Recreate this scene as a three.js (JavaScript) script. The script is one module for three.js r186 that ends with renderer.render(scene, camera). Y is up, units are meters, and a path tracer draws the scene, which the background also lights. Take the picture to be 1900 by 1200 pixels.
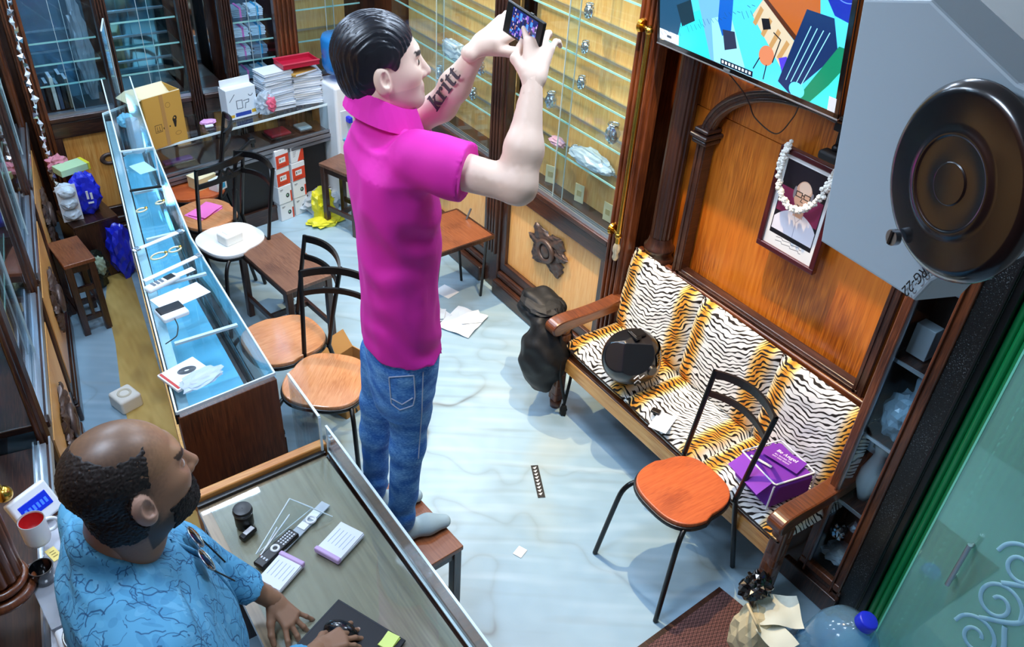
import * as THREE from 'three';
import { RoundedBoxGeometry } from 'three/addons/geometries/RoundedBoxGeometry.js';
import { mergeGeometries } from 'three/addons/utils/BufferGeometryUtils.js';
import { ImprovedNoise } from 'three/addons/math/ImprovedNoise.js';
import { FontLoader } from 'three/addons/loaders/FontLoader.js';
import { TextGeometry } from 'three/addons/geometries/TextGeometry.js';
import { RectAreaLightUniformsLib } from 'three/addons/lights/RectAreaLightUniformsLib.js';

// ---------------------------------------------------------------- camera, light, exposure
const scene = new THREE.Scene();
const camera = new THREE.PerspectiveCamera(42.2, 1900 / 1200, 0.05, 40);
camera.position.set(0, 2.85, 0);
camera.rotation.set(-36 * Math.PI / 180, -37 * Math.PI / 180, 4 * Math.PI / 180, 'YXZ');
const renderer = new THREE.WebGLRenderer({ antialias: true });
renderer.toneMapping = THREE.LinearToneMapping;
renderer.toneMappingExposure = 2.3;
renderer.shadowMap.enabled = true;
RectAreaLightUniformsLib.init();
const LAMP = { intensity: 21, color: 0xd2e6ff };     // ceiling panels, some of them added as unseen fill
const lampSpots = [[1.55, -1.45], [1.75, -2.9], [0.85, -4.35], [-0.1, -1.4], [0.35, -2.9], [1.95, -4.5]];  // panels over the man, glass counter and far right corner are added fill
const warmSpots = [[1.95, -3.6], [2.0, -2.1]];
scene.background = new THREE.Color(0x202428);

// ---------------------------------------------------------------- helpers
const V = (x, y, z) => new THREE.Vector3(x, y, z);
let seed = 12345;
const rnd = () => { seed = (seed * 1664525 + 1013904223) >>> 0; return seed / 4294967296; };
const rr = (a, b) => a + (b - a) * rnd();
const NZ = new ImprovedNoise();
const nz = (x, y, z) => NZ.noise(x, y, z);
const lin = (r, g, b) => new THREE.Color().setRGB(r, g, b);
const hex = h => new THREE.Color(h);
const counts = {};
function numbered(n) { counts[n] = (counts[n] ?? -1) + 1; return counts[n] ? n + '_' + String(counts[n]).padStart(3, '0') : n; }
function uvBox(g, swap = false) {                     // box-projected uv in metres, grain along v
  if (g.index) g = g.toNonIndexed();
  if (!g.attributes.normal) g.computeVertexNormals();
  const p = g.attributes.position, n = g.attributes.normal, uv = new Float32Array(p.count * 2);
  for (let i = 0; i < p.count; i += 3) {
    let ax = 0, ay = 0, az = 0;
    for (let k = 0; k < 3; k++) { ax += Math.abs(n.getX(i + k)); ay += Math.abs(n.getY(i + k)); az += Math.abs(n.getZ(i + k)); }
    for (let k = 0; k < 3; k++) {
      const x = p.getX(i + k), y = p.getY(i + k), z = p.getZ(i + k); let u, v;
      if (ay >= ax && ay >= az) { u = x; v = z; } else if (ax >= az) { u = z; v = y; } else { u = x; v = y; }
      if (swap) [u, v] = [v, u];
      uv[(i + k) * 2] = u; uv[(i + k) * 2 + 1] = v;
    }
  }
  const o = new THREE.BufferGeometry();
  o.setAttribute('position', p); o.setAttribute('normal', n); o.setAttribute('uv', new THREE.BufferAttribute(uv, 2));
  return o;
}
// plain and rounded boxes: size, centre, turn about y
function bx(w, h, d, x = 0, y = 0, z = 0, ry = 0, swap = false) {
  const g = uvBox(new THREE.BoxGeometry(w, h, d), swap); if (ry) g.rotateY(ry); return g.translate(x, y, z);
}
function rb(w, h, d, x = 0, y = 0, z = 0, r = 0.006, ry = 0, swap = false, seg = 2) {
  const g = uvBox(new RoundedBoxGeometry(w, h, d, seg, Math.min(r, w / 2.01, h / 2.01, d / 2.01)), swap); if (ry) g.rotateY(ry); return g.translate(x, y, z);
}
function clean(g) {
  if (g.index) g = g.toNonIndexed();
  const o = new THREE.BufferGeometry();
  o.setAttribute('position', g.attributes.position);
  if (!g.attributes.normal) g.computeVertexNormals();
  o.setAttribute('normal', g.attributes.normal);
  o.setAttribute('uv', g.attributes.uv || new THREE.BufferAttribute(new Float32Array(g.attributes.position.count * 2), 2));
  return o;
}
function mesh(name, geos, mat, parent = scene) {
  const list = (Array.isArray(geos) ? geos : [geos]);
  const g = list.length > 1 ? mergeGeometries(list.map(clean)) : list[0];
  const m = new THREE.Mesh(g, mat);
  m.name = parent === scene ? numbered(name) : name;
  m.castShadow = m.receiveShadow = true; parent.add(m);
  if (parent !== scene) { const k = parent.userData._n || (parent.userData._n = {}); k[name] = (k[name] ?? -1) + 1; if (k[name]) m.name = name + '_' + String(k[name]).padStart(3, '0'); }
  return m;
}
function thing(name, label, category, pos = [0, 0, 0], turn = 0, group) {
  const o = new THREE.Group(); o.name = numbered(name); scene.add(o); o.position.set(...pos); o.rotation.y = turn;
  o.userData = { label, category }; if (group) o.userData.group = group; return o;
}
function tag(o, label, category, group, kind) { o.userData.label = label; if (category) o.userData.category = category; if (group) o.userData.group = group; if (kind) o.userData.kind = kind; return o; }
function struct(name, geos, mat) { const m = mesh(name, geos, mat); m.userData.kind = 'structure'; return m; }
function copy(root, pos, turn, label) {
  const r = root.clone(); r.name = numbered(root.name.replace(/_\d+$/, '')); r.userData = { ...root.userData }; if (label) r.userData.label = label;
  r.position.set(...pos); r.rotation.y = turn; scene.add(r); return r;
}
function tube(pts, r, seg = 24, rad = 8, closed = false, tension) {
  const c = new THREE.CatmullRomCurve3(pts.map(p => Array.isArray(p) ? V(...p) : p), closed, 'catmullrom', tension ?? 0.3);
  return new THREE.TubeGeometry(c, seg, r, rad, closed);
}
function rod(a, b, r, r2 = r, rad = 10) {
  a = Array.isArray(a) ? V(...a) : a; b = Array.isArray(b) ? V(...b) : b;
  const g = new THREE.CylinderGeometry(r2, r, a.distanceTo(b), rad);
  g.applyQuaternion(new THREE.Quaternion().setFromUnitVectors(V(0, 1, 0), b.clone().sub(a).normalize()));
  return g.translate((a.x + b.x) / 2, (a.y + b.y) / 2, (a.z + b.z) / 2);
}
function beam(a, b, w, h, swap = false) {             // rectangular bar from a to b (w across, h up)
  a = Array.isArray(a) ? V(...a) : a; b = Array.isArray(b) ? V(...b) : b;
  const L = a.distanceTo(b), d = b.clone().sub(a).normalize();
  const g = uvBox(new RoundedBoxGeometry(w, h, L, 1, Math.min(w, h) * 0.12), swap);
  const up = Math.abs(d.y) > 0.95 ? V(1, 0, 0) : V(0, 1, 0);
  const m = new THREE.Matrix4().lookAt(b, a, up); g.applyMatrix4(m);
  return g.translate((a.x + b.x) / 2, (a.y + b.y) / 2, (a.z + b.z) / 2);
}
function lathe(prof, seg = 24) { return new THREE.LatheGeometry(prof.map(([r, y]) => new THREE.Vector2(Math.max(r, 1e-4), y)), seg); }
function extrude(pts, depth, bevel = 0.003) {
  const s = new THREE.Shape(pts.map(p => new THREE.Vector2(p[0], p[1])));
  return new THREE.ExtrudeGeometry(s, { depth, bevelEnabled: bevel > 0, bevelSize: bevel, bevelThickness: bevel, bevelSegments: 2, curveSegments: 12 });
}
function slab(pts, y0, y1) {                          // plan polygon [x,z] extruded from y0 to y1
  const s = new THREE.Shape(pts.map(p => new THREE.Vector2(p[0], -p[1])));
  const g = new THREE.ExtrudeGeometry(s, { depth: y1 - y0, bevelEnabled: false }); g.rotateX(-Math.PI / 2); return uvBox(g.translate(0, y0, 0));
}
// ---------------------------------------------------------------- signed-distance bodies
const sm = (a, b, k) => { const h = Math.max(k - Math.abs(a - b), 0) / k; return Math.min(a, b) - h * h * k * 0.25; };
const cap = (a, b, ra, rb2) => {
  const ax = a.x, ay = a.y, az = a.z, dx = b.x - ax, dy = b.y - ay, dz = b.z - az, L = dx * dx + dy * dy + dz * dz + 1e-12;
  return (x, y, z) => { const px = x - ax, py = y - ay, pz = z - az; let t = (px * dx + py * dy + pz * dz) / L; t = t < 0 ? 0 : t > 1 ? 1 : t;
    return Math.hypot(px - dx * t, py - dy * t, pz - dz * t) - (ra + (rb2 - ra) * t); };
};
const ell = (c, r) => (x, y, z) => { const a = (x - c[0]) / r[0], b = (y - c[1]) / r[1], d = (z - c[2]) / r[2], k = Math.hypot(a, b, d); return (k - 1) * Math.min(r[0], r[1], r[2]) * (k < 1 ? 1 : 0.5 + 0.5 / k) ; };
function nets(f, lo, hi, h) {                         // naive surface nets
  const nx = Math.ceil((hi[0] - lo[0]) / h) + 1, ny = Math.ceil((hi[1] - lo[1]) / h) + 1, nzz = Math.ceil((hi[2] - lo[2]) / h) + 1;
  const val = new Float32Array(nx * ny * nzz), id = (i, j, k) => (k * ny + j) * nx + i;
  for (let k = 0; k < nzz; k++) for (let j = 0; j < ny; j++) for (let i = 0; i < nx; i++) val[id(i, j, k)] = f(lo[0] + i * h, lo[1] + j * h, lo[2] + k * h);
  const vid = new Int32Array(nx * ny * nzz).fill(-1), pos = [], nor = [], idx = [];
  const E = [[0, 1], [2, 3], [4, 5], [6, 7], [0, 2], [1, 3], [4, 6], [5, 7], [0, 4], [1, 5], [2, 6], [3, 7]], c = new Float32Array(8);
  for (let k = 0; k < nzz - 1; k++) for (let j = 0; j < ny - 1; j++) for (let i = 0; i < nx - 1; i++) {
    let s = 0; for (let q = 0; q < 8; q++) { c[q] = val[id(i + (q & 1), j + ((q >> 1) & 1), k + (q >> 2))]; if (c[q] < 0) s++; }
    if (!s || s === 8) continue;
    let x = 0, y = 0, z = 0, n = 0;
    for (const [a, b] of E) if ((c[a] < 0) !== (c[b] < 0)) { const t = c[a] / (c[a] - c[b]);
      x += (a & 1) + t * ((b & 1) - (a & 1)); y += ((a >> 1) & 1) + t * (((b >> 1) & 1) - ((a >> 1) & 1)); z += (a >> 2) + t * ((b >> 2) - (a >> 2)); n++; }
    x /= n; y /= n; z /= n;
    const L = (a, b, t) => a + (b - a) * t;
    let gx = L(L(c[1] - c[0], c[3] - c[2], y), L(c[5] - c[4], c[7] - c[6], y), z), gy = L(L(c[2] - c[0], c[3] - c[1], x), L(c[6] - c[4], c[7] - c[5], x), z), gz = L(L(c[4] - c[0], c[5] - c[1], x), L(c[6] - c[2], c[7] - c[3], x), y);
    const gl = Math.hypot(gx, gy, gz) || 1;
    vid[id(i, j, k)] = pos.length / 3; pos.push(lo[0] + (i + x) * h, lo[1] + (j + y) * h, lo[2] + (k + z) * h); nor.push(gx / gl, gy / gl, gz / gl);
  }
  for (let k = 1; k < nzz - 1; k++) for (let j = 1; j < ny - 1; j++) for (let i = 1; i < nx - 1; i++) {
    const a = val[id(i, j, k)] < 0;
    const quad = (b, p, q, r, s) => { if (a === b) return; const v = [p, q, r, s].map(t => vid[t]); if (v.some(t => t < 0)) return; if (a) idx.push(v[0], v[1], v[2], v[0], v[2], v[3]); else idx.push(v[0], v[2], v[1], v[0], v[3], v[2]); };
    quad(val[id(i + 1, j, k)] < 0, id(i, j - 1, k - 1), id(i, j, k - 1), id(i, j, k), id(i, j - 1, k));
    quad(val[id(i, j + 1, k)] < 0, id(i - 1, j, k - 1), id(i - 1, j, k), id(i, j, k), id(i, j, k - 1));
    quad(val[id(i, j, k + 1)] < 0, id(i - 1, j - 1, k), id(i, j - 1, k), id(i, j, k), id(i - 1, j, k));
  }
  const g = new THREE.BufferGeometry();
  g.setAttribute('position', new THREE.Float32BufferAttribute(pos, 3)); g.setAttribute('normal', new THREE.Float32BufferAttribute(nor, 3)); g.setIndex(idx);
  const uv = new Float32Array(pos.length / 3 * 2);
  for (let i = 0; i < pos.length / 3; i++) { uv[2 * i] = pos[3 * i] + pos[3 * i + 2] * 0.7; uv[2 * i + 1] = pos[3 * i + 1]; }
  g.setAttribute('uv', new THREE.BufferAttribute(uv, 2));
  return g;
}
// a crumpled bag: faceted noise on an ellipsoid
function crumple(w, h, d, x, y, z, amp = 0.25, freq = 3, s = 1, det = 4) {
  const g = new THREE.IcosahedronGeometry(1, det), p = g.attributes.position;
  for (let i = 0; i < p.count; i++) {
    const a = V(p.getX(i), p.getY(i), p.getZ(i)).normalize();
    const n = 1 + amp * (Math.abs(nz(a.x * freq + s, a.y * freq, a.z * freq)) * 2 - 0.5) + amp * 0.6 * (nz(a.x * freq * 2.7, a.y * freq * 2.7 + s, a.z * freq * 2.7));
    p.setXYZ(i, x + a.x * n * w / 2, y + Math.max(a.y * n, -0.92) * h / 2, z + a.z * n * d / 2);
  }
  g.computeVertexNormals(); return uvBox(g);
}
// a sheet of paper or cloth with slight waves
function sheet(w, d, x, y, z, ry = 0, wave = 0.004, s = 0, th = 0.0015, n = 10) {
  const g = new THREE.BoxGeometry(w, th, d, n, 1, n), p = g.attributes.position;
  for (let i = 0; i < p.count; i++) p.setY(i, p.getY(i) + wave * (1 + nz(p.getX(i) * 12 + s, s, p.getZ(i) * 12)));
  g.computeVertexNormals(); if (ry) g.rotateY(ry); return g.translate(x, y, z);
}
// ---------------------------------------------------------------- textures
function canvasTex(w, h, draw, rep, srgb = true) {
  const c = document.createElement('canvas'); c.width = w; c.height = h; draw(c.getContext('2d'), w, h);
  const t = new THREE.CanvasTexture(c); if (srgb) t.colorSpace = THREE.SRGBColorSpace;
  t.wrapS = t.wrapT = THREE.RepeatWrapping; if (rep) t.repeat.set(...rep); t.anisotropy = 4; return t;
}
function dataTex(w, h, fn, rep, srgb = true) {
  const d = new Uint8Array(w * h * 4);
  for (let j = 0; j < h; j++) for (let i = 0; i < w; i++) { const c = fn(i / w, j / h), k = (j * w + i) * 4; for (let q = 0; q < 3; q++) d[k + q] = Math.max(0, Math.min(255, c[q])); d[k + 3] = 255; }
  const t = new THREE.DataTexture(d, w, h); if (srgb) t.colorSpace = THREE.SRGBColorSpace;
  t.magFilter = THREE.LinearFilter; t.minFilter = THREE.LinearMipmapLinearFilter; t.generateMipmaps = true; t.wrapS = t.wrapT = THREE.RepeatWrapping; if (rep) t.repeat.set(...rep); t.needsUpdate = true; return t;
}
const mixc = (a, b, t) => [a[0] + (b[0] - a[0]) * t, a[1] + (b[1] - a[1]) * t, a[2] + (b[2] - a[2]) * t];
const pn = (u, v, p, q, o) => {   // periodic noise on the unit square
  const f = (a, b) => nz(a * p, b * q, o); const x = u, y = v;
  return (f(x, y) * (1 - x) + f(x - 1, y) * x) * (1 - y) + (f(x, y - 1) * (1 - x) + f(x - 1, y - 1) * x) * y;
};
function woodTex(a, b, c, o, rep, line = 1) {         // grain along v
  return dataTex(512, 512, (u, v) => {
    const warp = pn(u, v, 4, 2, o) * 0.35;
    const g = 0.5 + 0.9 * pn(u + warp * 0.06, v, 46, 2.2, o + 3), f = pn(u, v, 150, 9, o + 7), big = pn(u, v, 3, 2, o + 11);
    let t = Math.min(1, Math.max(0, g + f * 0.5 * line)); let col = mixc(a, b, t); const dk = Math.max(0, big + f * 0.6 * line); return mixc(col, c, Math.min(0.8, dk * 1.1));
  }, rep);
}
const oakT = woodTex([246, 184, 104], [230, 152, 70], [196, 118, 46], 1.3, [1.6, 1.6]);
const palT = woodTex([250, 196, 124], [240, 170, 92], [214, 140, 70], 5.3, [1.8, 1.8]);
const orgT = woodTex([226, 134, 44], [196, 100, 22], [104, 44, 8], 2.1, [1.2, 1.2]);
const dkT = woodTex([84, 50, 34], [50, 27, 20], [26, 14, 14], 3.7, [2.2, 2.2]);
const brnT = woodTex([128, 70, 36], [88, 44, 22], [44, 20, 12], 4.9, [2, 2]);
const std = (col, rough, o = {}) => new THREE.MeshStandardMaterial({ color: col, roughness: rough, ...o });
const phy = (col, rough, o = {}) => new THREE.MeshPhysicalMaterial({ color: col, roughness: rough, ...o });
const M = {
  oak: phy(0xffffff, 0.38, { map: oakT, clearcoat: 0.3, clearcoatRoughness: 0.25 }),
  pale: phy(0xffffff, 0.4, { map: palT, clearcoat: 0.3, clearcoatRoughness: 0.3 }),
  orange: phy(0xffffff, 0.34, { map: orgT, clearcoat: 0.35, clearcoatRoughness: 0.2 }),
  dark: phy(0xffffff, 0.35, { map: dkT, clearcoat: 0.5, clearcoatRoughness: 0.2 }),
  brown: phy(0xffffff, 0.35, { map: brnT, clearcoat: 0.4, clearcoatRoughness: 0.2 }),
  black: std(0x0b0b0d, 0.35), blackM: std(0x050506, 0.7), blackGloss: phy(0x07080b, 0.15, { clearcoat: 1, clearcoatRoughness: 0.05 }),
  alu: std(0xc9d0d8, 0.28, { metalness: 0.9 }), steel: std(0xaab2ba, 0.3, { metalness: 0.9 }),
  brass: std(0xd8ac4a, 0.22, { metalness: 1 }), foil: std(0xd5dae2, 0.18, { metalness: 0.95 }),
  white: std(0xeef1f4, 0.45), paper: std(0xe9eef6, 0.85), foam: std(0xf4f3ea, 0.9),
  glass: phy(0xf6fdff, 0.02, { transmission: 1, thickness: 0, ior: 1.45 }),
  pane: phy(0xf4fcff, 0.02, { transmission: 1, thickness: 0, ior: 1.3 }),
  edge: std(0xe4f4f6, 0.2), shelfEdge: std(0xb4dccb, 0.2),
  plastic: phy(0xdfeaf2, 0.25, { transmission: 0.45, thickness: 0, ior: 1.3 }),
  bagBlue: phy(0xb4dcf2, 0.22, { transmission: 0.35, thickness: 0, ior: 1.35 }),
  red: std(0xc21f24, 0.4), blue: std(0x1e2fd0, 0.35), yellow: std(0xe8e23a, 0.5), pink: std(0xf07ac8, 0.6), cyanC: std(0x37a9d8, 0.7),
  mirror: std(0xcfe4ea, 0.03, { metalness: 1 }),
};
// ---------------------------------------------------------------- lamps
for (const [i, [x, z]] of lampSpots.entries()) {
  const t = thing('ceiling_or_fill_panel', ['white square ceiling light panel above the sofa end', 'white square ceiling light panel above the middle of the room', 'white square ceiling light panel above the far counter', 'added unseen fill light panel above the man in blue', 'added unseen fill light panel above the glass counter', 'added unseen fill light panel in the far right corner', 'white square ceiling light panel above the near end of the desk'][i], 'ceiling light', [x, 3.15, z]);
  mesh('frame', [bx(0.46, 0.04, 0.03, 0, 0.02, 0.215), bx(0.46, 0.04, 0.03, 0, 0.02, -0.215), bx(0.03, 0.04, 0.4, 0.215, 0.02, 0), bx(0.03, 0.04, 0.4, -0.215, 0.02, 0)], M.white, t);
  mesh('diffuser', bx(0.4, 0.015, 0.4, 0, 0.03, 0), std(0xffffff, 0.5, { emissive: hex(LAMP.color), emissiveIntensity: 2 }), t);
  const l = new THREE.RectAreaLight(LAMP.color, LAMP.intensity, 0.4, 0.4); l.position.set(x, 3.14, z); l.lookAt(x, 0, z); l.castShadow = true; scene.add(l);
}
for (const [i, [x, z]] of warmSpots.entries()) {
  const t = thing('spotlight', ['small warm recessed spotlight above the far display cabinet', 'small warm recessed spotlight above the near display cabinet'][i], 'spotlight', [x, 3.17, z]);
  mesh('ring', lathe([[0.035, 0.03], [0.035, 0], [0.055, 0], [0.058, 0.012], [0.058, 0.03]], 20), M.alu, t);
  mesh('bulb', new THREE.SphereGeometry(0.03, 16, 10).translate(0, 0.012, 0), std(0xfff0d0, 0.5, { emissive: hex(0xffd9a0), emissiveIntensity: 4 }), t);
  const s = new THREE.SpotLight(0xffd9a0, 9, 0, 0.75, 0.6, 2); s.position.set(x, 3.13, z); s.target.position.set(2.45, 1.1, z + 0.15); s.castShadow = true; scene.add(s); scene.add(s.target);
}
// ---------------------------------------------------------------- shell
const floorT = dataTex(1024, 1024, (u, v) => {
  const a = pn(u, v, 3, 3, 1), b = pn(u, v, 8, 8, 5), s = pn(u * 1, v, 4, 26, 9), c = pn(u, v, 40, 40, 2);
  let col = mixc([168, 200, 218], [136, 170, 192], Math.min(1, Math.max(0, 0.4 + a * 0.9 + c * 0.25)));
  const vein = Math.exp(-Math.abs(pn(u, v, 5, 5, 21) + 0.25 * pn(u, v, 18, 18, 31)) * 42);
  const patch = Math.max(0, pn(u, v, 4, 4, 77) - 0.12) * 2.2;
  col = mixc(col, [96, 104, 108], Math.min(0.75, vein * (0.2 + patch * 1.4)));
  const st = Math.max(0, pn(u, v, 6, 60, 41)); col = mixc(col, [206, 228, 240], st * 0.7);
  const st2 = Math.max(0, pn(u, v, 7, 70, 51) - 0.1); col = mixc(col, [112, 124, 130], st2 * 0.8 * (0.5 + patch));
  return mixc(col, [214, 196, 160], Math.max(0, b - 0.2) * 0.5);
}, [0.36, 0.36]);
floorT.rotation = 0.6;
struct('floor', bx(5.4, 0.12, 7, 1.1, -0.06, -2.6), phy(0xffffff, 0.32, { map: floorT, clearcoat: 0.35, clearcoatRoughness: 0.15 }));
struct('ceiling', bx(5.4, 0.12, 7, 1.1, 3.26, -2.6), std(0xf0f3f6, 0.9));
struct('wall_back', bx(5.4, 3.3, 0.12, 1.1, 1.55, -5.62), M.dark);
struct('wall_front', bx(5.4, 3.3, 0.12, 1.1, 1.55, 0.45), std(0x9a9a96, 0.9));
{ const g = bx(6.6, 3.3, 0.12, 2.6, 1.55, -0.36); const w = struct('wall_left', g, M.brown); w.position.set(-0.42, 0, 0); w.rotation.y = 1.4222; }
struct('wall_right', bx(0.12, 3.3, 7, 2.83, 1.55, -2.6), M.brown);
// orange wall panelling behind the sofa, split by a joint as in the picture
struct('trim_1', [bx(0.1, 1.56, 1.36, 2.69, 0.78, -1.73, 0), bx(0.1, 1.6, 1.36, 2.69, 2.364, -1.73)], M.orange);
struct('trim_2', [rb(0.3, 1.05, 1.1, 2.56, 2.62, -0.7, 0.01)], std(0x8e9290, 0.8));

// ---------------------------------------------------------------- carved ornament and cabinets
function leafLobe(L, W, ridges, T = 0.02) {          // a carved leaf lying in the xy plane, growing along +x
  const N = 14, K = 10, pos = [], idx = [];
  for (let i = 0; i <= N; i++) for (let j = 0; j <= K; j++) {
    const t = i / N, s = j / K * 2 - 1, w = W * Math.sin(Math.PI * Math.min(1, 0.25 + t * 0.62)) * (1 + 0.14 * Math.sin(t * ridges * 6.28)) * (t > 0.93 ? 0.7 : 1);
    pos.push(t * L - 0.12 * L * s * s * t, s * w, T * (1 - s * s * 0.8) * (0.6 + 0.4 * Math.sin(t * 3)) + 0.004 * Math.sin(s * 9 + t * 3) + 0.003 * Math.sin(t * 30));
  }
  for (let i = 0; i < N; i++) for (let j = 0; j < K; j++) { const a = i * (K + 1) + j, b = a + K + 1; idx.push(a, b, a + 1, b, b + 1, a + 1); }
  const g = new THREE.BufferGeometry(); g.setAttribute('position', new THREE.Float32BufferAttribute(pos, 3)); g.setIndex(idx); g.computeVertexNormals(); return g;
}
function ornamentGeo(s, tall = 1, wide = 1) {                  // four leaves about an oval boss, front +z
  const out = [];
  for (const [a, L, W] of [[1.1, 0.13, 0.05], [2.1, 0.13, 0.05], [-1.1, 0.13, 0.05], [-2.1, 0.13, 0.05], [0.25, 0.1, 0.04], [2.9, 0.1, 0.04]]) { const g = leafLobe(L, W, 4); g.rotateZ(a); out.push(g); }
  const ring = new THREE.TorusGeometry(0.042, 0.011, 8, 28); ring.scale(0.8, 1.25, 1.2); ring.translate(0, 0, 0.026); out.push(ring);
  const boss = new THREE.SphereGeometry(0.03, 18, 12); boss.scale(0.7, 1.35, 0.6); boss.translate(0, 0, 0.022); out.push(boss);
  return mergeGeometries(out.map(g => { g.scale(s * wide, s * tall, s); return clean(g); }));
}
const ornA = ornamentGeo(1.05, 1.0, 1.75), ornB = ornamentGeo(0.75);
// local frame: x along the wall, y up, z into the room; front face of the frame at z = 0
function makeCabinet(label, pos, turn, W, o) {
  const t = thing('display_cabinet', label, 'cabinet', pos, turn), D = o.depth ?? 0.15, top = o.top ?? 3.1, sh = o.sill ?? 0.8;
  mesh('back_panel', bx(W, top - sh, 0.02, W / 2, (top + sh) / 2, -D + 0.01), o.back ?? M.pale, t);
  mesh('plinth', [rb(W, 0.1, 0.06, W / 2, 0.05, o.flush ? 0 : 0.04, 0.012, 0, true), rb(W, 0.045, 0.05, W / 2, 0.125, o.flush ? 0 : 0.012, 0.015, 0, true), rb(W, 0.06, 0.03, W / 2, 0.18, 0, 0.008, 0, true), bx(W, 0.2, D - 0.02, W / 2, 0.1, -D / 2, 0, true)], M.dark, t);
  const fz = o.flush ? 0.03 : 0; const p = mesh('lower_panel', bx(W - 0.08, sh - 0.32, 0.02, W / 2, (0.21 + sh - 0.11) / 2, -0.02 + fz), o.panel ?? M.pale, t);
  if (o.orn !== false) { const g = mesh('carved_ornament', o.ornGeo ?? ornA, o.ornMat ?? std(0x5a4a44, 0.35, { metalness: 0.3 }), p); g.position.set(o.ox ?? W / 2, o.oy ?? 0.47, -0.008 + fz); }
  mesh('frame', [rb(0.045, sh - 0.3, 0.03, 0.0225, (0.21 + sh - 0.11) / 2, 0, 0.006), rb(0.045, sh - 0.3, 0.03, W - 0.0225, (0.21 + sh - 0.11) / 2, 0, 0.006), rb(W, 0.1, 0.035, W / 2, sh - 0.07, 0, 0.01, 0, true)], M.dark, t);
  mesh('sill', [rb(W, 0.03, D + 0.02, W / 2, sh - 0.005, -D / 2 + 0.02, 0.006, 0, true)], M.dark, t);
  mesh('door_track', [bx(W, o.flush ? 0.04 : 0.022, 0.006, W / 2, sh + 0.02, 0.012 + (o.flush ? 0.02 : 0)), bx(W, 0.022, 0.005, W / 2, sh + 0.02, -0.003), bx(W, 0.022, 0.005, W / 2, sh + 0.02, -0.018), bx(W, 0.006, 0.04, W / 2, sh + 0.012, -0.004)], M.alu, t);
  for (const y of o.shelves) {
    const s = mesh('glass_shelf', bx(W - 0.01, 0.008, D - 0.04, W / 2, y, -D / 2 - 0.005), M.glass, t);
    mesh('shelf_edge', bx(W - 0.01, 0.009, 0.004, W / 2, y, -0.024), M.shelfEdge, s);
    mesh('back_bracket', bx(W - 0.01, 0.012, 0.008, W / 2, y - 0.008, -D + 0.025), M.alu, s);
  }
  if (o.doors !== false) {
    const dt = Math.min(top - 0.05, 3.0);
    for (const k of [0, 1]) { const w = W / 2 + 0.03, cx = k ? W - w / 2 : w / 2, g = mesh('glass_door', bx(w, dt - sh - 0.03, 0.004, cx, (dt + sh + 0.03) / 2, k ? 0.004 : -0.01), M.pane, t);
      mesh('pane_edge', [bx(0.0025, dt - sh - 0.03, 0.006, k ? W - w : w, (dt + sh + 0.03) / 2, k ? 0.004 : -0.01)], std(0xb4c4c4, 0.2), g); }
  }
  for (const [x, w, d] of o.pillars ?? []) {
    const pd = o.flush ? 0.02 : 0.06, gs = [rb(w, top, pd, x, top / 2, 0.0, 0.01)];
    for (let i = 0; i < 4; i++) gs.push(rb(w * 0.13, top - 0.3, 0.03, x + (i - 1.5) * w * 0.22, top / 2 + 0.1, o.flush ? 0.008 : 0.035, 0.008));
    mesh('pillar', gs, d ?? M.dark, t);
  }
  return t;
}
const SH = [1.06, 1.235, 1.41, 1.58, 1.74, 1.9, 2.08];
makeCabinet('glass display cabinet with pale oak back and wide carved rosette panel, left of the sofa', [2.5, 0, -3.46], -Math.PI / 2, 0.9, { shelves: SH, oy: 0.5, ox: 0.42, pillars: [[0.97, 0.13, M.brown]] });
makeCabinet('glass display cabinet with oak back behind the standing man, beyond the dark pillar', [2.5, 0, -4.8], -Math.PI / 2, 1.2, { shelves: SH.map(y => y - 0.03), orn: true, pillars: [[1.27, 0.13]] });
// left wall, seen almost edge on
const LT = 1.4222, LP = s => [-0.42 + 0.1497 * s, 0, -s];
const paleBack = std(0xcfe6ec, 0.15);
[['mirrored wall cabinet nearest the man in blue, with a carved rosette low on its panel', 2.58, 0.84], ['mirrored wall cabinet in the middle of the left wall, behind the crossbar stool', 3.52, 0.8], ['mirrored wall cabinet at the far end of the left wall beside the corner pillar', 4.42, 0.76]].forEach(([l, s, w], i) =>
  makeCabinet(l, LP(s), LT, w, { shelves: [1.1, 1.35, 1.6], back: M.mirror, panel: M.pale, oy: 0.45, ox: w / 2, pillars: [[-0.05, 0.09], ...(i === 2 ? [[w + 0.05, 0.1, M.brown]] : [])], doors: true, top: 3.0, flush: true }));
makeCabinet('wall cabinet with plain pale panel behind the scale shelf', LP(1.4), LT, 1.08, { shelves: [1.3], back: M.pale, panel: M.pale, orn: false, pillars: [], top: 2.2, doors: false, flush: true });
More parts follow.
